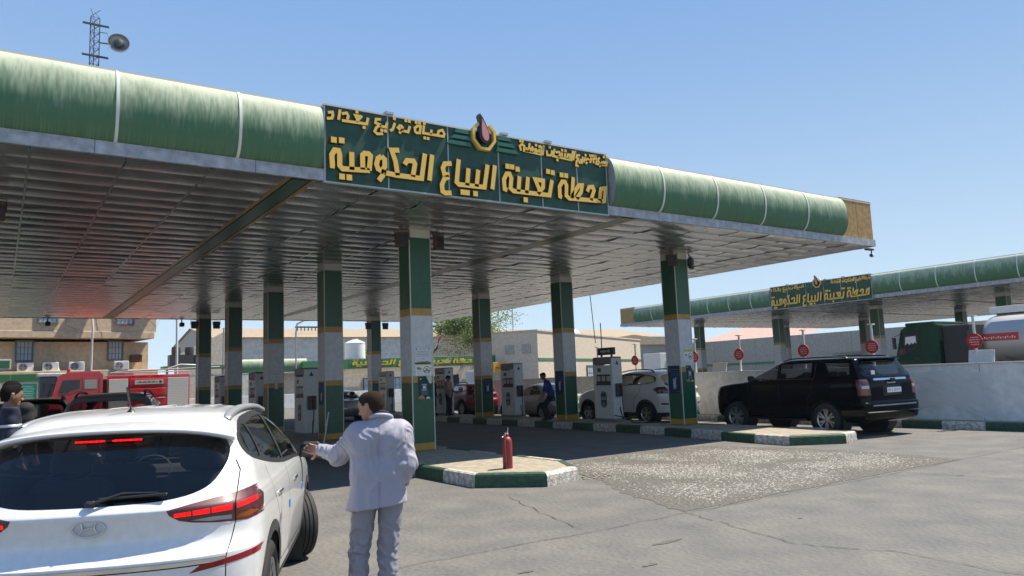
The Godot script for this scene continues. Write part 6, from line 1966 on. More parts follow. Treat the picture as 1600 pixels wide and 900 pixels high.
func pump(label: String, top: bool) -> Node3D:
	var t := thing("fuel_pump", label, "fuel pump", "fuel pumps on the islands")
	var w := 0.42; var l := 0.96
	box_obj("plinth", V(0, 0.04, 0), V(w + 0.06, 0.08, l + 0.06), M.pump_grey, t, 0.01)
	box_obj("cabinet", V(0, 0.62, 0), V(w, 1.08, l - 0.06), M.pump_white, t, 0.012)
	for s in [-1, 1]:
		box_obj("pillar", V(0, 1.06, s * (l / 2 - 0.06)), V(w + 0.02, 1.96, 0.12), M.pump_white, t, 0.02)
	box_obj("upper_body", V(0, 1.48, 0), V(w - 0.06, 0.66, l - 0.24), M.pump_dark, t, 0.01)
	box_obj("upper_panel", V(0, 1.66, 0), V(w, 0.30, l - 0.26), M.ac_white, t, 0.01)
	box_obj("head", V(0, 1.96, 0), V(w + 0.03, 0.24, l - 0.02), M.pump_grey, t, 0.03)
	box_obj("ledge", V(0, 1.19, 0), V(w + 0.04, 0.05, l - 0.25), M.pump_dark, t, 0.01)
	for sx in [-1, 1]:
		var m := MB.new()
		m.box(V(sx * (w / 2 + 0.002), 1.66, 0.16 * sx), V(0.012, 0.12, 0.16)); obj("small_display", m, M.pump_dark, t)
		for k in 3:
			m = MB.new()
			m.cbox(V(sx * (w / 2 - 0.022), 1.375, -0.24 + 0.24 * k), V(0.02, 0.17, 0.16), 0.004)
			obj("dial", m, M.screen_pale, t)
		# badge
		var b := MB.new()
		var o := PackedVector2Array()
		for k in 24:
			var a := TAU * k / 24
			o.append(Vector2(signf(cos(a)) * pow(absf(cos(a)), 0.6) * 0.145, signf(sin(a)) * pow(absf(sin(a)), 0.6) * 0.26))
		b.prism(o, 0, 0.010, Transform3D(Basis(Vector3.UP, sx * PI / 2), V(sx * (w / 2 + 0.001), 0.70, 0)))
		var bo := obj("badge", b, M.pump_dark, t)
		b = MB.new()
		for i in o.size():
			var c := o[i] * 0.90; var d := o[(i + 1) % o.size()] * 0.90
			var f := Transform3D(Basis(Vector3.UP, sx * PI / 2), V(sx * (w / 2 + 0.013), 0.70, 0))
			b.tri(f * V(c.x, c.y, 0), f * V(d.x, d.y, 0), f * V(d.x * 0.93, d.y * 0.93, 0)); b.tri(f * V(c.x, c.y, 0), f * V(d.x * 0.93, d.y * 0.93, 0), f * V(c.x * 0.93, c.y * 0.93, 0))
		b.box(V(sx * (w / 2 + 0.012), 0.56, 0), V(0.006, 0.10, 0.05))
		obj("badge_outline", b, M.screen_pale, bo)
		var tm := TextMesh.new()
		tm.text = "450"; tm.font_size = 16; tm.pixel_size = 0.0095; tm.depth = 0.006
		var fnt := SystemFont.new()
		fnt.font_names = PackedStringArray(["Droid Sans"]); fnt.font_weight = 700
		tm.font = fnt
		put("badge_number", tm, M.screen_pale, bo, Transform3D(Basis(Vector3.UP, sx * PI / 2), V(sx * (w / 2 + 0.015), 0.73, 0)))
	for sz in [-1, 1]:
		var z: float = sz * (l / 2)
		var m := MB.new()
		m.cbox(V(0, 1.0, z + sz * 0.05), V(0.26, 0.42, 0.10), 0.02); obj("holster", m, M.pump_dark, t)
		m = MB.new()
		m.prism(P2([-0.07, 1.72, 0.07, 1.72, 0.0, 1.86]), 0, 0.006, Transform3D(Basis(Vector3.UP, 0.0 if sz > 0 else PI), V(0, 0.1, z + sz * 0.002))); obj("flame_mark", m, M.blue_print, t)
		m = MB.new()
		m.cbox(V(0.03, 1.04, z + sz * 0.13), V(0.05, 0.24, 0.06), 0.015, Basis(Vector3.RIGHT, sz * 0.25))
		m.tube([V(0.03, 1.14, z + sz * 0.13), V(0.03, 1.20, z + sz * 0.07), V(0.03, 1.10, z + sz * 0.02)], [0.02, 0.016, 0.012], 7)
		var nz := obj("nozzle", m, M.old_red if sz > 0 else M.black_plastic, t)
		m = MB.new()
		var line := []
		for k in 17:
			var a := PI * k / 16.0
			line.append(V(0.04 - 0.10 * sin(a), 0.92 - 0.80 * sin(a) * (1.0 if k < 9 else 0.98) + (0.0 if k < 9 else -0.06 * (k - 8)), z + sz * (0.12 + 0.20 * sin(a) - 0.012 * k * 0.6)))
		line.append(V(0.05, 0.30, z + sz * 0.0))
		m.tube(line, 0.017, 7); obj("hose", m, M.black_rubber, t)
	if top:
		for z in [-0.25, 0.25]:
			box_obj("post", V(0, 2.12, z), V(0.05, 0.14, 0.05), M.dark_metal, t)
		box_obj("top_board", V(0, 2.27, 0), V(0.12, 0.24, 0.78), M.pump_dark, t, 0.015)
		for s in [-1, 1]:
			var m := MB.new()
			for k in 6:
				m.box(V(s * 0.062, 2.27, -0.20 + 0.08 * k), V(0.004, 0.05 + 0.02 * (k % 3), 0.05))
			obj("board_lettering", m, M.column_grey, t)
	return t
# ---------------------------------------------------------------- people
# A field of tapered capsules joined by a smooth minimum, meshed as surface nets. bones: [from, to, radius, radius, blend (optional)]
func nets(bones: Array, cell: float, blend: float, shape = null, to: MB = null) -> MB:
	var lo: Vector3 = bones[0][0]; var hi := lo
	for b in bones:
		var r := maxf(b[2], b[3]) + cell * 3
		for p in [b[0], b[1]]:
			lo = lo.min(p - Vector3.ONE * r); hi = hi.max(p + Vector3.ONE * r)
	var n := Vector3i(((hi - lo) / cell).ceil()) + Vector3i.ONE
	var f := PackedFloat32Array()
	f.resize(n.x * n.y * n.z)
	f.fill(1.0)
	for b in bones:
		var a: Vector3 = b[0]; var ra: float = b[2]; var rb: float = b[3]
		var ab: Vector3 = b[1] - a
		var k: float = b[4] if b.size() > 4 else blend
		var r := maxf(ra, rb) + maxf(k, cell * 2.5)
		var i0 := Vector3i(((a.min(b[1]) - Vector3.ONE * r - lo) / cell).floor()).clamp(Vector3i.ZERO, n - Vector3i.ONE)
		var i1 := Vector3i(((a.max(b[1]) + Vector3.ONE * r - lo) / cell).ceil()).clamp(Vector3i.ZERO, n - Vector3i.ONE)
		var inv := 1.0 / maxf(ab.length_squared(), 1e-9)
		var dr := rb - ra
		for z in range(i0.z, i1.z + 1):
			for y in range(i0.y, i1.y + 1):
				var row := (z * n.y + y) * n.x
				var p := lo + Vector3(i0.x, y, z) * cell - a
				for x in range(i0.x, i1.x + 1):
					var t := clampf(p.dot(ab) * inv, 0.0, 1.0)
					var d := (p - ab * t).length() - ra - dr * t
					var o := f[row + x]
					var h := k - absf(o - d)
					f[row + x] = minf(o, d) - (h * h * 0.25 / k if h > 0.0 else 0.0)
					p.x += cell
	if shape != null:
		for z in n.z:
			for y in n.y:
				var row := (z * n.y + y) * n.x
				for x in n.x:
					if absf(f[row + x]) < cell * 3.0:
						f[row + x] = shape.call(lo + Vector3(x, y, z) * cell, f[row + x])
	var m := to if to else MB.new()
	var at := {}
	var sx := 1; var sy := n.x; var sz := n.x * n.y
	var off := [0, sx, sy, sx + sy, sz, sz + sx, sz + sy, sz + sx + sy]
	var cor := [Vector3(0, 0, 0), Vector3(1, 0, 0), Vector3(0, 1, 0), Vector3(1, 1, 0), Vector3(0, 0, 1), Vector3(1, 0, 1), Vector3(0, 1, 1), Vector3(1, 1, 1)]
	var edges := [[0, 1], [2, 3], [4, 5], [6, 7], [0, 2], [1, 3], [4, 6], [5, 7], [0, 4], [1, 5], [2, 6], [3, 7]]
	var pos := PackedVector3Array(); var nor := PackedVector3Array()
	for z in n.z - 1:
		for y in n.y - 1:
			var row := z * sz + y * sy
			for x in n.x - 1:
				var i := row + x
				var v0 := f[i]
				if v0 > cell * 2.8 or v0 < -cell * 2.8:
					continue
				var inn := 0
				for o in off:
					if f[i + o] < 0:
						inn += 1
				if inn == 0 or inn == 8:
					continue
				var s := Vector3.ZERO; var c := 0
				for e in edges:
					var a := f[i + off[e[0]]]; var b := f[i + off[e[1]]]
					if (a < 0) != (b < 0):
						s += cor[e[0]].lerp(cor[e[1]], a / (a - b)); c += 1
				s /= c
				at[i] = pos.size()
				pos.append(lo + (Vector3(x, y, z) + s) * cell)
				nor.append(Vector3(f[i + 1] + f[i + sy + 1] + f[i + sz + 1] + f[i + sz + sy + 1] - f[i] - f[i + sy] - f[i + sz] - f[i + sz + sy],
					f[i + sy] + f[i + sy + 1] + f[i + sz + sy] + f[i + sz + sy + 1] - f[i] - f[i + 1] - f[i + sz] - f[i + sz + 1],
					f[i + sz] + f[i + sz + 1] + f[i + sz + sy] + f[i + sz + sy + 1] - f[i] - f[i + 1] - f[i + sy] - f[i + sy + 1]).normalized())
	for i in at:
		for ax in [[sx, sy, sz], [sy, sz, sx], [sz, sx, sy]]:
			if (f[i] < 0) == (f[i + ax[0]] < 0):
				continue
			var q := [i, i - ax[1], i - ax[1] - ax[2], i - ax[2]]
			if at.has(q[1]) and at.has(q[2]) and at.has(q[3]):
				var a: int = at[q[0]]; var b: int = at[q[1]]; var c: int = at[q[2]]; var d: int = at[q[3]]
				m.tri_n(pos[a], pos[b], pos[c], nor[a], nor[b], nor[c])
				m.tri_n(pos[a], pos[c], pos[d], nor[a], nor[c], nor[d])
	return m

func hand_bones(wrist: Vector3, dir: Vector3, palm: Vector3, curl: float, thumb_side: float) -> Array:   # dir: along the hand; palm: out of the palm
	dir = dir.normalized()
	palm = (palm - dir * palm.dot(dir)).normalized()
	var side := dir.cross(palm) * thumb_side
	var b := []
	for k in 4:   # palm rays
		var o := side * (0.030 - 0.020 * k)
		b.append([wrist + side * (0.014 - 0.009 * k), wrist + dir * 0.085 + o, 0.014, 0.011, 0.012])
	var lens := [0.070, 0.080, 0.074, 0.058]
	for k in 4:
		var p := wrist + dir * 0.088 + side * (0.030 - 0.020 * k)
		var d := dir
		for s in 3:
			d = d.rotated(side, (curl * (0.7 + 0.12 * k)) * (-1.0 if thumb_side > 0 else 1.0) * 1.0)
			var q: Vector3 = p + d * lens[k] * [0.45, 0.32, 0.25][s]
			b.append([p, q, 0.0092 - 0.0009 * s, 0.0085 - 0.001 * s, 0.004])
			p = q
	var t0 := wrist + dir * 0.025 + side * 0.026
	var t1 := t0 + (dir * 0.6 + side * 0.7 + palm * 0.15).normalized() * 0.042
	var t2 := t1 + (dir * 0.9 + side * 0.3 + palm * 0.3).normalized() * 0.034
	var t3 := t2 + (dir * 0.95 + palm * 0.35).normalized() * 0.026
	b.append_array([[t0, t1, 0.014, 0.0115, 0.012], [t1, t2, 0.0105, 0.0095, 0.004], [t2, t3, 0.0095, 0.008, 0.004]])
	return b

# J: joints by name. Adds head, hair, hands, clothes to a person node.
func figure(label: String, group: String, at: Vector3, heading: float, J: Dictionary, skin: Material, hair: Material, top: Material, legs: Material, fine := false) -> Node3D:
	var t := thing("person", label, "person", group, at, -heading)
	var cell := 0.012 if fine else 0.024
	var body := MB.new()
	var hip: Vector3 = (J.hip_l + J.hip_r) / 2
	# what the clothes cover, neck and lower arms, as one skin
	var bk := 0.55 if J.has("custom") else 0.9
	nets([[hip, J.chest, 0.10 * bk, 0.11 * bk], [J.chest, J.neck, 0.08 * bk, 0.055], [J.neck, J.head, 0.056, 0.056], [J.sh_l, J.el_l, 0.04, 0.034], [J.el_l, J.wr_l, 0.034, 0.026], [J.sh_r, J.el_r, 0.04, 0.034], [J.el_r, J.wr_r, 0.034, 0.026], [J.hip_l, J.kn_l, 0.06 * bk, 0.045], [J.kn_l, J.an_l, 0.045, 0.035], [J.hip_r, J.kn_r, 0.06 * bk, 0.045], [J.kn_r, J.an_r, 0.045, 0.035]], 0.02 if fine else 0.03, 0.02, null, body)
	var fw: Vector3 = J.face.normalized()
	var sd := fw.cross(Vector3.UP).normalized()   # to the right of the face
	var up := sd.cross(fw)
	var hc: Vector3 = J.head
	var hs: float = J.get("head_size", 1.0)
	var H := func(x: float, y: float, z: float) -> Vector3: return hc + (sd * x + up * y + fw * z) * hs   # right, up, front
	var hb := [[H.call(0, 0.045, -0.035), H.call(0, 0.05, 0.02), 0.079, 0.075], [H.call(-0.02, 0.0, 0.01), H.call(0.02, 0.0, 0.01), 0.068, 0.068], [H.call(0, -0.05, 0.03), H.call(0, -0.07, 0.055), 0.052, 0.036], [H.call(-0.03, -0.045, 0.02), H.call(-0.018, -0.078, 0.05), 0.036, 0.024, 0.02], [H.call(0.03, -0.045, 0.02), H.call(0.018, -0.078, 0.05), 0.036, 0.024, 0.02],
		[H.call(0, 0.02, 0.088), H.call(0, -0.018, 0.108), 0.010, 0.015, 0.018], [H.call(-0.012, -0.02, 0.096), H.call(0.012, -0.02, 0.096), 0.010, 0.010, 0.012], [H.call(-0.018, -0.048, 0.078), H.call(0.018, -0.048, 0.078), 0.012, 0.012, 0.012], [H.call(-0.034, 0.035, 0.078), H.call(0.034, 0.035, 0.078), 0.014, 0.014, 0.02]]
	for s in [-1, 1]:
		hb.append_array([[H.call(s * 0.077, 0.030, -0.012), H.call(s * 0.080, -0.022, -0.004), 0.014, 0.009, 0.010], [H.call(s * 0.086, 0.032, -0.024), H.call(s * 0.085, 0.0, -0.026), 0.008, 0.007, 0.008]])
	for b in hb:
		b[2] *= hs; b[3] *= hs
	nets(hb, 0.0055 if fine else 0.012, 0.03, null, body)
	for s in [["l", -1.0], ["r", 1.0]]:
		var w: Vector3 = J["wr_" + s[0]]
		nets(hand_bones(w, J.get("hd_" + s[0], w - J["el_" + s[0]]), J.get("pm_" + s[0], Vector3.FORWARD * -1.0), J.get("curl_" + s[0], 0.35), J.get("ts_" + s[0], s[1])), 0.004 if fine else 0.010, 0.01, null, body)
	obj("body", body, skin, t)
	# hair: a cap over crown and nape, shorter at the sides
	var hairb := [[H.call(0, 0.050, -0.038), H.call(0, 0.060, 0.018), 0.0835, 0.078], [H.call(0, 0.0, -0.050), H.call(0, -0.035, -0.052), 0.064, 0.050], [H.call(-0.02, 0.012, 0.0), H.call(0.02, 0.012, 0.0), 0.0695, 0.0695]]
	for b in hairb:
		b[2] *= hs; b[3] *= hs
	var cut_hair := func(p: Vector3, d: float) -> float:
		var q := (p - hc) / hs
		var y := q.dot(up); var z := q.dot(fw); var x := absf(q.dot(sd))
		# nape, behind the ear, sideburn, temple, forehead
		var line := -0.058
		if z > -0.045:
			line = lerpf(-0.058, 0.030, smoothstep(-0.045, -0.015, z))
		if z > 0.0:
			line = lerpf(0.012, 0.02, smoothstep(0.0, 0.02, z))
		if z > 0.022:
			line = lerpf(0.02, 0.085, smoothstep(0.022, 0.07, z))
		return maxf(d + 0.0016 * sin(p.x * 700.0 + 3.0 * sin(p.y * 300.0)) + 0.0012 * sin(p.y * 820.0 + p.z * 400.0), (line - y) * 0.8)
	obj("hair", nets(hairb, 0.005 if fine else 0.011, 0.02, cut_hair), hair, t)
	# eyes
	var eyes := MB.new()
	for s in [-1, 1]:
		eyes.lathe([Vector2(0.001, -0.011), Vector2(0.008, -0.008), Vector2(0.011, 0), Vector2(0.008, 0.008), Vector2(0.001, 0.011)], Transform3D(Basis.IDENTITY, H.call(s * 0.031, 0.022, 0.074)), 10)
	obj("eyes", eyes, M.drop_black, t)
	if J.has("custom"):
		return t
	# shirt and trousers
	var c2: Vector3 = J.chest
	var across: Vector3 = (J.sh_r - J.sh_l).normalized()
	var wa := hip + Vector3.UP * 0.06
	var shirt := [[c2 - across * 0.09, wa - across * 0.075, 0.115, 0.105], [c2 + across * 0.09, wa + across * 0.075, 0.115, 0.105], [J.sh_l, J.sh_r, 0.068, 0.068], [c2, J.neck, 0.09, 0.062], [J.sh_l, J.el_l, 0.068, 0.052], [J.sh_r, J.el_r, 0.068, 0.052], [wa - across * 0.07, hip - across * 0.07 - Vector3.UP * 0.05, 0.105, 0.108], [wa + across * 0.07, hip + across * 0.07 - Vector3.UP * 0.05, 0.105, 0.108]]
	if J.get("long_sleeves", true):
		shirt.append_array([[J.el_l, J.wr_l, 0.050, 0.036], [J.el_r, J.wr_r, 0.050, 0.036]])
	var nk: Vector3 = J.neck
	var folds := func(p: Vector3, d: float) -> float:
		d += 0.005 * sin(p.y * 46.0 + p.x * 21.0 + 3.0 * sin(p.x * 13.0)) * sin(p.x * 17.0 + p.z * 23.0)
		return maxf(d, p.y - nk.y - 0.035)
	obj("shirt", nets(shirt, cell, 0.06, folds), top, t)
	if J.has("band"):
		var bd := MB.new()
		var band := func(p: Vector3, d: float) -> float: return maxf(d - 0.004, absf(p.y - J.band) - 0.018)
		obj("reflective_band", nets([[c2 - across * 0.09, wa - across * 0.075, 0.115, 0.105], [c2 + across * 0.09, wa + across * 0.075, 0.115, 0.105], [J.sh_l, J.el_l, 0.068, 0.052], [J.sh_r, J.el_r, 0.068, 0.052]], 0.011, 0.06, band), M.column_grey, t)
	var tr := [[J.hip_l, J.kn_l, 0.098, 0.072], [J.kn_l, J.an_l + Vector3.UP * 0.03, 0.072, 0.060], [J.hip_r, J.kn_r, 0.098, 0.072], [J.kn_r, J.an_r + Vector3.UP * 0.03, 0.072, 0.060], [J.hip_l + Vector3.UP * 0.08, J.hip_r + Vector3.UP * 0.08, 0.10, 0.10]]
	obj("trousers", nets(tr, cell, 0.04), legs, t)
	shoes(t, J, fw if not J.has("toe") else J.toe)
	return t

func shoes(t: Node3D, J: Dictionary, dir: Vector3) -> void:
	dir = V(dir.x, 0, dir.z).normalized()
	for s in ["l", "r"]:
		var a: Vector3 = J["an_" + s]
		var g := V(a.x, a.y - 0.05, a.z)
		obj("shoe", nets([[g - dir * 0.05, g + dir * 0.06, 0.042, 0.040], [g + dir * 0.06, g + dir * 0.15 - Vector3.UP * 0.012, 0.042, 0.030], [g, a, 0.04, 0.04]], 0.014, 0.03), M.black_rubber, t)

func make_people() -> void:
	var skin_t := noise_tex(0.05, 0.85, 1.0, 71)
	mat("skin", lin(0.42, 0.22, 0.145), 0.55, 0.0, skin_t, 3.0)
	M.skin.subsurf_scatter_enabled = true; M.skin.subsurf_scatter_strength = 0.08
	mat("skin_tan", lin(0.25, 0.125, 0.075), 0.55, 0.0, skin_t, 3.0)
	mat("hair_brown", lin(0.040, 0.028, 0.021), 0.95, 0.0, skin_t, 6.0, NT.grain, 0.3)
	mat("hair_black", lin(0.012, 0.011, 0.011), 0.95, 0.0, null, 1.0, NT.grain, 0.3)
	M.hair_brown.metallic_specular = 0.15; M.hair_black.metallic_specular = 0.15
	var weave := noise_tex(0.35, 0.90, 1.0, 73)
	mat("suit", lin(0.34, 0.335, 0.40), 0.62, 0.0, weave, 5.0, NT.grain, 0.10)
	M.suit.rim_enabled = true; M.suit.rim = 0.3
	mat("suit_trousers", lin(0.245, 0.245, 0.295), 0.45, 0.0, weave, 5.0, NT.grain, 0.08)
	mat("navy_cloth", lin(0.010, 0.014, 0.036), 0.8, 0.0, weave, 5.0)
	mat("dark_cloth", lin(0.014, 0.014, 0.017), 0.85, 0.0, weave, 5.0)
	mat("blue_cloth", lin(0.02, 0.05, 0.24), 0.8, 0.0, weave, 5.0)
	mat("beige_cloth", lin(0.30, 0.20, 0.17), 0.85, 0.0, weave, 5.0)
	suited_man()
	var stand := func() -> Dictionary:
		return {"head": V(0, 1.585, 0), "face": V(0, -0.1, -1), "neck": V(0, 1.44, 0.01), "chest": V(0, 1.27, 0.01), "sh_l": V(-0.165, 1.39, 0.01), "sh_r": V(0.165, 1.39, 0.01), "el_l": V(-0.23, 1.10, 0.02), "el_r": V(0.23, 1.10, 0.02), "wr_l": V(-0.22, 0.87, -0.08), "wr_r": V(0.22, 0.87, -0.08), "hip_l": V(-0.09, 0.90, 0), "hip_r": V(0.09, 0.90, 0), "kn_l": V(-0.10, 0.49, -0.01), "kn_r": V(0.10, 0.49, -0.02), "an_l": V(-0.105, 0.09, 0.02), "an_r": V(0.105, 0.09, 0.02)}
	# man in navy at the left, in profile, holding a cigarette hand at the mouth
	var J: Dictionary = stand.call()
	J.face = V(0.0, -0.15, -1); J.band = 1.24; J.head = V(0, 1.535, -0.03); J.neck = V(0, 1.40, 0.0); J.head_size = 0.95
	figure("man in a navy work jacket with a pale chest band at the left edge", "", V(0.10, 0.22, -9.55), 1.35, J, M.skin_tan, M.hair_black, M.navy_cloth, M.dark_cloth, true)
	J = stand.call()
	figure("man with black hair half hidden behind the man in navy", "", V(0.14, 0.22, -10.3), 0.5, J, M.skin_tan, M.hair_black, M.dark_cloth, M.dark_cloth)
	J = stand.call()
	J.wr_l = V(-0.10, 1.0, -0.30); J.wr_r = V(0.08, 1.02, -0.32); J.el_l = V(-0.22, 1.10, -0.08); J.el_r = V(0.22, 1.10, -0.08); J.long_sleeves = false; J.face = V(-0.2, -0.5, -1)
	figure("man in a pinkish beige shirt beside the third right row pump", "", V(16.15, 0.21, -28.6), 2.6, J, M.skin_tan, M.hair_black, M.beige_cloth, M.dark_cloth)
	J = stand.call()
	J.face = V(0.3, -0.5, -1)
	figure("man in black clothes left of the man in the beige shirt", "", V(15.95, 0.21, -29.6), 1.7, J, M.skin_tan, M.hair_black, M.dark_cloth, M.dark_cloth)
	J = stand.call()
	figure("man in dark clothes beside the pump on the left row", "", V(9.2, 0.0, -23.9), 2.4, J, M.skin_tan, M.hair_black, M.dark_cloth, M.dark_cloth)
	# man in blue, half seated and bent forward beside the second pump
	J = {"head": V(0, 1.52, -0.16), "face": V(0, -0.45, -1), "neck": V(0, 1.37, -0.07), "chest": V(0, 1.20, 0.0), "sh_l": V(-0.165, 1.31, -0.03), "sh_r": V(0.165, 1.31, -0.03), "el_l": V(-0.20, 1.02, -0.10), "el_r": V(0.20, 1.02, -0.10), "wr_l": V(-0.14, 0.80, -0.24), "wr_r": V(0.14, 0.80, -0.24), "hip_l": V(-0.09, 0.84, 0.10), "hip_r": V(0.09, 0.84, 0.10), "kn_l": V(-0.12, 0.50, -0.22), "kn_r": V(0.12, 0.48, -0.12), "an_l": V(-0.13, 0.09, -0.14), "an_r": V(0.12, 0.09, 0.04), "long_sleeves": false}
	figure("man in a blue shirt bending forward beside the middle right row column", "", V(16.02, 0.21, -21.25), -1.15, J, M.skin_tan, M.hair_black, M.blue_cloth, M.dark_cloth)

func suited_man() -> void:
	# local: x to his right, -z ahead; seen from behind, head turned left, left hand out to the car's mirror
	var J := {"custom": true, "head_size": 0.90, "head": V(-0.036, 1.572, 0.0), "face": V(-0.88, -0.22, -0.50), "neck": V(0.028, 1.45, 0.02), "chest": V(0.02, 1.25, 0.0), "sh_l": V(-0.145, 1.385, 0.0), "sh_r": V(0.18, 1.39, 0.0), "el_l": V(-0.285, 1.225, -0.16), "el_r": V(0.222, 1.17, 0.045), "wr_l": V(-0.452, 1.255, -0.44), "wr_r": V(0.19, 1.02, -0.16), "hip_l": V(-0.085, 0.90, 0.0), "hip_r": V(0.085, 0.90, 0.0), "kn_l": V(-0.135, 0.53, -0.03), "kn_r": V(0.068, 0.53, -0.02), "an_l": V(-0.155, 0.09, 0.04), "an_r": V(0.07, 0.09, 0.02),
		"hd_l": V(-0.55, 0.02, -0.72), "pm_l": V(-0.3, -0.1, -0.9), "curl_l": 0.85, "ts_l": 1.0, "hd_r": V(-0.4, -0.2, -0.8)}
	var t := figure("man in a pale lilac grey suit seen from behind reaching to the white car", "", V(2.29, 0, -5.13), 0.45, J, M.skin, M.hair_brown, M.suit, M.suit_trousers, true)
	# jacket
	var bones := [
		[V(-0.08, 1.335, 0.015), V(-0.075, 1.12, 0.01), 0.122, 0.110], [V(0.115, 1.345, 0.015), V(0.085, 1.12, 0.01), 0.120, 0.110],
		[V(-0.075, 1.12, 0.01), V(-0.100, 0.83, 0.01), 0.110, 0.124], [V(0.085, 1.12, 0.01), V(0.088, 0.83, 0.01), 0.110, 0.122], [V(0.0, 1.1, 0.0), V(0.0, 0.83, 0.0), 0.13, 0.15],
		[V(-0.125, 1.405, 0.0), V(0.165, 1.412, 0.0), 0.060, 0.060], [V(0.0, 1.40, 0.02), V(0.035, 1.485, 0.015), 0.10, 0.068],
		[V(-0.135, 1.385, 0.0), V(-0.285, 1.232, -0.16), 0.088, 0.068], [V(-0.285, 1.232, -0.16), V(-0.435, 1.258, -0.42), 0.067, 0.048],
		[V(0.178, 1.390, 0.0), V(0.222, 1.17, 0.045), 0.080, 0.062], [V(0.222, 1.17, 0.045), V(0.19, 1.03, -0.14), 0.060, 0.048]]
	var rn := FastNoiseLite.new()
	rn.seed = 12; rn.frequency = 6.0; rn.fractal_octaves = 2
	var cloth := func(p: Vector3, d: float) -> float:
		# hem slopes down to the left, neck hole on top
		var hem := 0.880 + 0.10 * p.x
		var w := 0.0
		var left: float = smoothstep(-0.16, -0.24, p.x) * smoothstep(1.05, 1.15, p.y)
		var right: float = smoothstep(0.19, 0.24, p.x)
		var torso := (1.0 - left) * (1.0 - right)
		# sleeves: rings of creases that gather at the elbows
		var s := (p - V(-0.14, 1.385, 0)).dot(V(-0.6, -0.35, -0.75).normalized())
		w += left * 0.009 * (absf(sin(s * 40.0 + 2.5 * sin(p.y * 26.0) + rn.get_noise_3dv(p) * 3.0)) - 0.5)
		w += right * 0.007 * (absf(sin(p.y * 36.0 + p.x * 40.0 + rn.get_noise_3dv(p) * 3.0)) - 0.5)
		# back: long vertical drapes below, slanting pulls towards the armholes above
		var low: float = smoothstep(1.16, 1.0, p.y)
		w += torso * low * 0.012 * (absf(sin(p.x * 25.0 + 1.0 * sin(p.y * 9.0) + rn.get_noise_2d(p.x * 0.7, p.y * 0.4) * 2.0)) - 0.5)
		var hi: float = smoothstep(1.05, 1.2, p.y) * smoothstep(1.46, 1.36, p.y)
		w += torso * hi * 0.008 * (absf(sin((p.y - absf(p.x - 0.03) * 1.5) * 25.0 + rn.get_noise_3dv(p * 0.8) * 3.5)) - 0.5)
		w += torso * 0.003 * sin(p.y * 60.0 + rn.get_noise_2d(p.x * 1.2, p.y * 0.8) * 6.0) * smoothstep(0.04, 0.10, p.x) * smoothstep(0.22, 0.12, absf(p.y - 1.15))
		# centre seam, vent and armhole seams
		var back: float = smoothstep(0.0, 0.06, p.z)
		var vent := absf(p.x - 0.015 - 0.01 * (1.3 - p.y))
		w += back * (0.0045 * exp(-pow(vent / 0.007, 2.0)) + (0.006 * exp(-pow(vent / 0.009, 2.0)) if p.y < 1.06 else 0.0))
		for q in [[-0.155, 1.38], [0.215, 1.39]]:
			var rr := Vector2(p.x - q[0], (p.y - 1.36) * 0.35).length()
			w += 0.004 * exp(-pow((rr - 0.012) / 0.008, 2.0)) * smoothstep(1.22, 1.28, p.y)
		d += w + rn.get_noise_3dv(p * 2.0) * 0.0012
		var flare: float = smoothstep(1.0, 0.86, p.y) * 0.010
		d -= flare * torso
		d = maxf(d, hem - p.y)
		var nk := p - V(0.030, 1.52, 0.0)
		var slope := nk.y + 0.10 * nk.z
		return maxf(d, slope - 0.0)
	obj("jacket", nets(bones, 0.0085, 0.055, cloth), M.suit, t)
	# collar turned over at the neck, dark shirt collar inside it
	var ring := []; var inner := []
	for k in 21:
		var a := TAU * k / 20
		ring.append(V(0.030 + cos(a) * 0.078, 1.502 + 0.022 * sin(a), 0.010 + sin(a) * 0.074))
		inner.append(V(0.028 + cos(a) * 0.064, 1.520 + 0.026 * sin(a), 0.006 + sin(a) * 0.060))
	var m := MB.new()
	m.tube(ring, 0.017, 8, false)
	obj("collar", m, M.suit, t)
	m = MB.new()
	m.tube(inner, 0.014, 8, false)
	obj("shirt_collar", m, M.dark_cloth, t)
	# trousers
	var tb := [[V(-0.09, 0.93, 0.0), V(-0.14, 0.53, -0.03), 0.092, 0.074], [V(-0.14, 0.53, -0.03), V(-0.158, 0.10, 0.03), 0.072, 0.064], [V(0.095, 0.93, 0.0), V(0.062, 0.53, -0.02), 0.092, 0.072], [V(0.062, 0.53, -0.02), V(0.068, 0.10, 0.02), 0.072, 0.064], [V(-0.06, 0.97, 0.0), V(0.06, 0.97, 0.0), 0.095, 0.095]]
	var legs := func(p: Vector3, d: float) -> float:
		var s := 1.0 if p.x > -0.035 else -1.0
		d += 0.010 * (absf(sin((p.y + s * p.x * 1.3) * 20.0 + rn.get_noise_3dv(p) * 3.0)) - 0.5) * smoothstep(0.88, 0.7, p.y)
		d += 0.005 * sin(p.y * 60.0 + p.x * 40.0 + rn.get_noise_3dv(p * 1.4) * 5.0) * smoothstep(0.25, 0.05, absf(p.y - 0.50))
		return d + rn.get_noise_3dv(p * 2.2) * 0.003
	obj("trousers", nets(tb, 0.0095, 0.014, legs), M.suit_trousers, t)
	shoes(t, J, V(0, 0, -1))
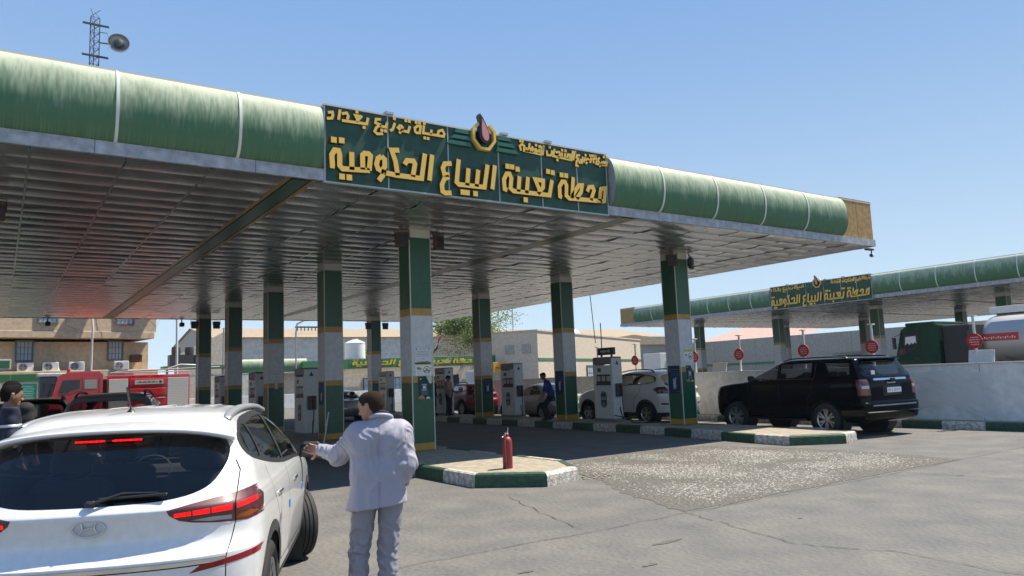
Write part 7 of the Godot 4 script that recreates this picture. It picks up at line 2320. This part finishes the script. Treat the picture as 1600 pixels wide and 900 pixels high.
# ---------------------------------------------------------------- small things
func make_small_things() -> void:
	# fire extinguisher on the near island
	var t := thing("fire_extinguisher", "red fire extinguisher standing on the nose of the near island", "fire extinguisher", "", V(7.27, 0.21, -10.88), 0.3)
	var m := MB.new()
	m.lathe([Vector2(0.001, 0.0), Vector2(0.082, 0.0), Vector2(0.086, 0.012), Vector2(0.086, 0.05), Vector2(0.082, 0.06), Vector2(0.085, 0.07), Vector2(0.085, 0.44), Vector2(0.080, 0.48), Vector2(0.062, 0.515), Vector2(0.032, 0.532), Vector2(0.030, 0.56), Vector2(0.001, 0.56)], Transform3D.IDENTITY, 28)
	obj("cylinder", m, M.old_red, t)
	m = MB.new()
	m.cbox(V(0, 0.575, 0), V(0.05, 0.035, 0.05), 0.008); obj("valve", m, M.steel, t)
	m = MB.new()
	m.tube([V(0.01, 0.59, 0.0), V(0.03, 0.63, 0.0), V(0.035, 0.69, 0.0)], [0.011, 0.010, 0.006], 6)
	m.tube([V(-0.02, 0.58, 0.0), V(-0.10, 0.56, 0.02), V(-0.165, 0.53, 0.03)], [0.012, 0.010, 0.007], 6); obj("handle", m, M.grey_metal, t)
	m = MB.new()
	m.tube([V(-0.03, 0.575, 0.02), V(-0.10, 0.60, 0.05), V(-0.135, 0.52, 0.06), V(-0.122, 0.40, 0.055), V(-0.115, 0.12, 0.05)], 0.014, 8); obj("hose", m, M.hose_red, t)
	m = MB.new()
	m.tube([V(-0.115, 0.14, 0.05), V(-0.112, 0.03, 0.05)], [0.013, 0.017], 8); m.tube([V(-0.085, 0.47, 0.03), V(-0.12, 0.45, 0.06)], 0.014, 6); obj("nozzle", m, M.rust, t)
	# posters and notices on the columns
	var notice := _notice(1); var warn := _warning(); var green := _green_poster(); var blue := _blue_poster()
	print_mat("print_notice", notice); print_mat("print_warning", warn); print_mat("print_green", green); print_mat("print_blue", blue)
	var f := 0.274
	_sheet("white printed notice", "white printed notice on the nearest left row column", V(7.87, 2.32, -15.32 + f), 0.0, 0.40, 0.38, "print_notice")
	_sheet("warning sign", "yellow topped warning sign below the notice on the nearest left row column", V(7.87, 1.99 + 0.02, -15.32 + f), 0.0, 0.40, 0.30, "print_warning")
	_sheet("poster", "dark green poster on the lower part of the nearest left row column", V(7.90, 1.60, -15.32 + f), 0.0, 0.34, 0.50, "print_green")
	_sheet("warning sign", "yellow topped warning sign on the nearest right row column", V(16.47, 2.17, -15.32 + f), 0.0, 0.34, 0.36, "print_warning")
	_sheet("poster", "dark green poster on the front of the nearest right row column", V(16.50, 1.66, -15.32 + f), 0.0, 0.32, 0.46, "print_green")
	_sheet("poster", "dark blue poster on the left side of the nearest right row column", V(16.41 - f, 1.50, -15.32), -PI / 2, 0.44, 0.80, "print_blue")
	_sheet("poster", "dark blue poster on the left side of the second right row column", V(16.41 - f, 1.50, -20.71), -PI / 2, 0.44, 0.80, "print_blue")
	_sheet("poster", "dark blue poster on the front of the third right row column", V(16.43, 1.42, -26.11 + f), 0.0, 0.40, 0.62, "print_blue")
	_sheet("poster", "dark blue poster on the left side of the second left row column", V(7.86 - f, 1.50, -20.71), -PI / 2, 0.40, 0.62, "print_blue")
	_sheet("white printed notice", "small white notice on the third right row column", V(16.43, 2.24, -26.11 + f), 0.0, 0.26, 0.16, "print_notice")
	_sheet("white printed notice", "white notice on the third left row column", V(7.86, 2.16, -26.11 + f), 0.0, 0.40, 0.20, "print_notice")
	_sheet("white printed notice", "white notice on the fifth left row column", V(7.86, 2.20, -36.89 + f), 0.0, 0.40, 0.24, "print_notice")
	t = thing("paper_holder", "small pale paper holder on the third left row column", "paper holder", "", V(7.86, 1.78, -26.11 + f))
	m = MB.new(); m.cbox(V(0, 0, 0.015), V(0.09, 0.24, 0.03), 0.006); obj("holder", m, M.letter_paper, t)
	# leaning panel by the second left column
	t = thing("leaning_panel", "dark panel with a pale edge leaning beside the second left row column", "panel", "", V(7.05, 0.21, -18.9), -0.4)
	m = MB.new(); m.cbox(V(0, 0.42, 0), V(0.03, 0.84, 0.6), 0.006, Basis(Vector3.BACK, -0.16)); obj("panel", m, M.pump_dark, t)
	m = MB.new(); m.cbox(V(0.0, 0.42, 0.31), V(0.034, 0.86, 0.02), 0.004, Basis(Vector3.BACK, -0.16)); obj("edge", m, M.column_grey, t)
	# camera under the canopy corner
	t = thing("security_camera", "small security camera below the right corner of the near canopy", "camera", "", V(21.35, 5.16, -12.1))
	m = MB.new(); m.cbox(V(0, -0.04, 0), V(0.35, 0.05, 0.12), 0.01); m.tube([V(0.1, -0.06, 0), V(0.1, -0.16, 0)], 0.02, 6); obj("bracket", m, M.dark_metal, t)
	m = MB.new(); m.tube([V(0.02, -0.22, 0.03), V(0.24, -0.20, -0.06)], 0.055, 10); obj("camera_body", m, M.white_paint, t)
	m = MB.new(); m.tube([V(0.02, -0.22, 0.03), V(0.0, -0.222, 0.04)], 0.045, 10); obj("lens", m, M.drop_black, t)
	for q in [[1.76, "left one of the two small cameras below the back edge of the near canopy"], [7.35, "right one of the two small cameras below the back edge of the near canopy"]]:
		t = thing("security_camera", q[1], "camera", "", V(q[0], 5.18, -39.3))
		m = MB.new(); m.tube([V(0, 0, 0), V(0, -0.2, 0)], 0.03, 6); m.cbox(V(0, -0.25, 0.05), V(0.2, 0.2, 0.3), 0.03); obj("camera_body", m, M.black_plastic, t)
	# broken bits and leaves at the island corner
	m = MB.new()
	for i in 26:
		var c := V(8.55 + rng.randfn() * 0.16, 0.012, -10.1 + rng.randfn() * 0.16)
		m.cbox(c, V(rng.randf_range(0.02, 0.07), 0.016, rng.randf_range(0.015, 0.04)), 0.004, Basis(Vector3.UP, rng.randf() * 3.0))
	var o := obj("concrete_crumbs", m, M.island_concrete)
	o.set_meta("kind", "stuff")
	tag(o, "crumbs of broken kerb lying at the corner of the near island", "rubble")
	# fuel hoses lying on the island
	t = thing("fuel_hose", "black fuel hose lying on the island beside the nearest right column", "hose")
	m = MB.new()
	var pts := []
	for k in 30:
		var s := k / 29.0
		pts.append(V(16.25 + 0.25 * sin(s * 9.0), 0.24 + 0.35 * maxf(0.0, 0.25 - s) * 4.0 * 0.5, lerpf(-18.1, -15.8, s)))
	m.tube(pts, 0.018, 6); obj("tube", m, M.black_rubber, t)

func _sheet(called: String, label: String, c: Vector3, turn: float, w: float, h: float, m: String) -> void:
	var t := thing(called.replace(" ", "_"), label, "sign" if called == "warning sign" else ("poster" if called == "poster" else "notice"), "", c, turn)
	var b := MB.new()
	b.quad(V(-w / 2, -h / 2, 0.004), V(w / 2, -h / 2, 0.004), V(w / 2, h / 2, 0.004), V(-w / 2, h / 2, 0.004))
	obj("print", b, M[m], t)
	b = MB.new()
	b.box(V(0, 0, 0), V(w, h, 0.006)); obj("backing", b, M.column_trim, t)
	if m == "print_warning":
		var tm := TextMesh.new()
		tm.text = "No"; tm.font_size = 16; tm.pixel_size = w * 0.0135; tm.depth = 0.003
		var fnt := SystemFont.new()
		fnt.font_names = PackedStringArray(["Droid Sans"]); fnt.font_weight = 700
		tm.font = fnt
		put("lettering", tm, M.drop_black, t, xf(-w * 0.24, h * 0.05, 0.007))

func _lines(im: Image, x0: int, x1: int, y: int, n: int, step: int, c: Color, r: RandomNumberGenerator) -> void:
	for i in n:
		var x := x0 + r.randi_range(0, 6)
		while x < x1 - 4:
			var w := r.randi_range(3, 9)
			im.fill_rect(Rect2i(x, y + i * step, mini(w, x1 - x), 2), c)
			im.fill_rect(Rect2i(x + w / 2, y + i * step - r.randi_range(1, 4), 2, 4), c)
			x += w + r.randi_range(2, 4)

func _disc(im: Image, c: Vector2i, r: int, col: Color, ring := 0) -> void:
	for y in range(c.y - r, c.y + r + 1):
		for x in range(c.x - r, c.x + r + 1):
			var d := Vector2(x - c.x, y - c.y).length()
			if d <= r and (ring == 0 or d > r - ring) and x >= 0 and y >= 0 and x < im.get_width() and y < im.get_height():
				im.set_pixel(x, y, col)

func _notice(s: int) -> Image:
	var r := RandomNumberGenerator.new()
	r.seed = s
	var im := Image.create(128, 120, false, Image.FORMAT_RGB8)
	im.fill(Color(0.80, 0.81, 0.83))
	var ink := Color(0.38, 0.39, 0.43)
	_disc(im, Vector2i(12, 14), 6, ink); _disc(im, Vector2i(114, 14), 6, ink)
	_lines(im, 28, 100, 14, 1, 8, ink, r); _lines(im, 12, 116, 32, 4, 11, ink, r)
	_lines(im, 52, 80, 84, 1, 10, Color(0.15, 0.15, 0.2), r); _lines(im, 20, 110, 104, 1, 8, Color(0.15, 0.15, 0.2), r); _lines(im, 20, 110, 106, 1, 8, Color(0.15, 0.15, 0.2), r)
	for x in 128:
		for y in [0, 1, 118, 119]:
			im.set_pixel(x, y, Color(0.5, 0.5, 0.53))
	return im

func _warning() -> Image:
	var r := RandomNumberGenerator.new()
	r.seed = 4
	var im := Image.create(128, 112, false, Image.FORMAT_RGB8)
	im.fill(Color(0.88, 0.88, 0.84))
	im.fill_rect(Rect2i(0, 0, 128, 22), Color(0.80, 0.74, 0.35))
	_lines(im, 14, 114, 12, 1, 8, Color(0.45, 0.4, 0.15), r)
	_lines(im, 8, 56, 74, 1, 9, Color(0.2, 0.2, 0.2), r); _lines(im, 14, 50, 88, 1, 9, Color(0.2, 0.2, 0.2), r); _lines(im, 8, 118, 104, 1, 9, Color(0.3, 0.3, 0.3), r)
	var k := Color(0.08, 0.08, 0.08)
	_disc(im, Vector2i(92, 62), 29, k, 4)
	_disc(im, Vector2i(78, 72), 9, k, 3); _disc(im, Vector2i(106, 72), 9, k, 3)
	for i in 30:
		im.fill_rect(Rect2i(77 + i, 62 + absi(15 - i) / 3, 2, 5), k)
		im.fill_rect(Rect2i(76 + i, 46 + i, 2, 2), k)
	im.fill_rect(Rect2i(88, 52, 10, 10), k)
	return im

func _green_poster() -> Image:
	var r := RandomNumberGenerator.new()
	r.seed = 6
	var im := Image.create(128, 184, false, Image.FORMAT_RGB8)
	im.fill(Color(0.05, 0.21, 0.17))
	for y in 60:
		im.fill_rect(Rect2i(128 - 50 + y / 2, y, 50, 1), Color(0.75, 0.78, 0.74))
	_disc(im, Vector2i(26, 20), 6, Color(0.8, 0.8, 0.7))
	for y in range(62, 120):
		im.fill_rect(Rect2i(34, y, 50, 1), Color(0.55, 0.62, 0.66) if (y < 72 or y > 108) else Color(0.30, 0.38, 0.45))
	im.fill_rect(Rect2i(46, 78, 26, 24), Color(0.78, 0.82, 0.84))
	_lines(im, 26, 96, 130, 3, 10, Color(0.6, 0.7, 0.65), r)
	_disc(im, Vector2i(30, 184), 30, Color(0.68, 0.50, 0.22)); _disc(im, Vector2i(92, 186), 20, Color(0.80, 0.82, 0.78))
	return im

func _blue_poster() -> Image:
	var r := RandomNumberGenerator.new()
	r.seed = 9
	var im := Image.create(128, 220, false, Image.FORMAT_RGB8)
	im.fill(Color(0.10, 0.17, 0.30))
	_disc(im, Vector2i(22, 30), 12, Color(0.35, 0.5, 0.66), 4)
	_lines(im, 36, 118, 30, 1, 10, Color(0.55, 0.65, 0.75), r); _lines(im, 20, 116, 50, 3, 15, Color(0.42, 0.55, 0.68), r)
	im.fill_rect(Rect2i(46, 100, 34, 84), Color(0.50, 0.60, 0.72)); im.fill_rect(Rect2i(50, 108, 26, 62), Color(0.66, 0.74, 0.82))
	im.fill_rect(Rect2i(70, 92, 18, 22), Color(0.50, 0.60, 0.72))
	_lines(im, 84, 122, 204, 1, 8, Color(0.5, 0.6, 0.7), r)
	return im
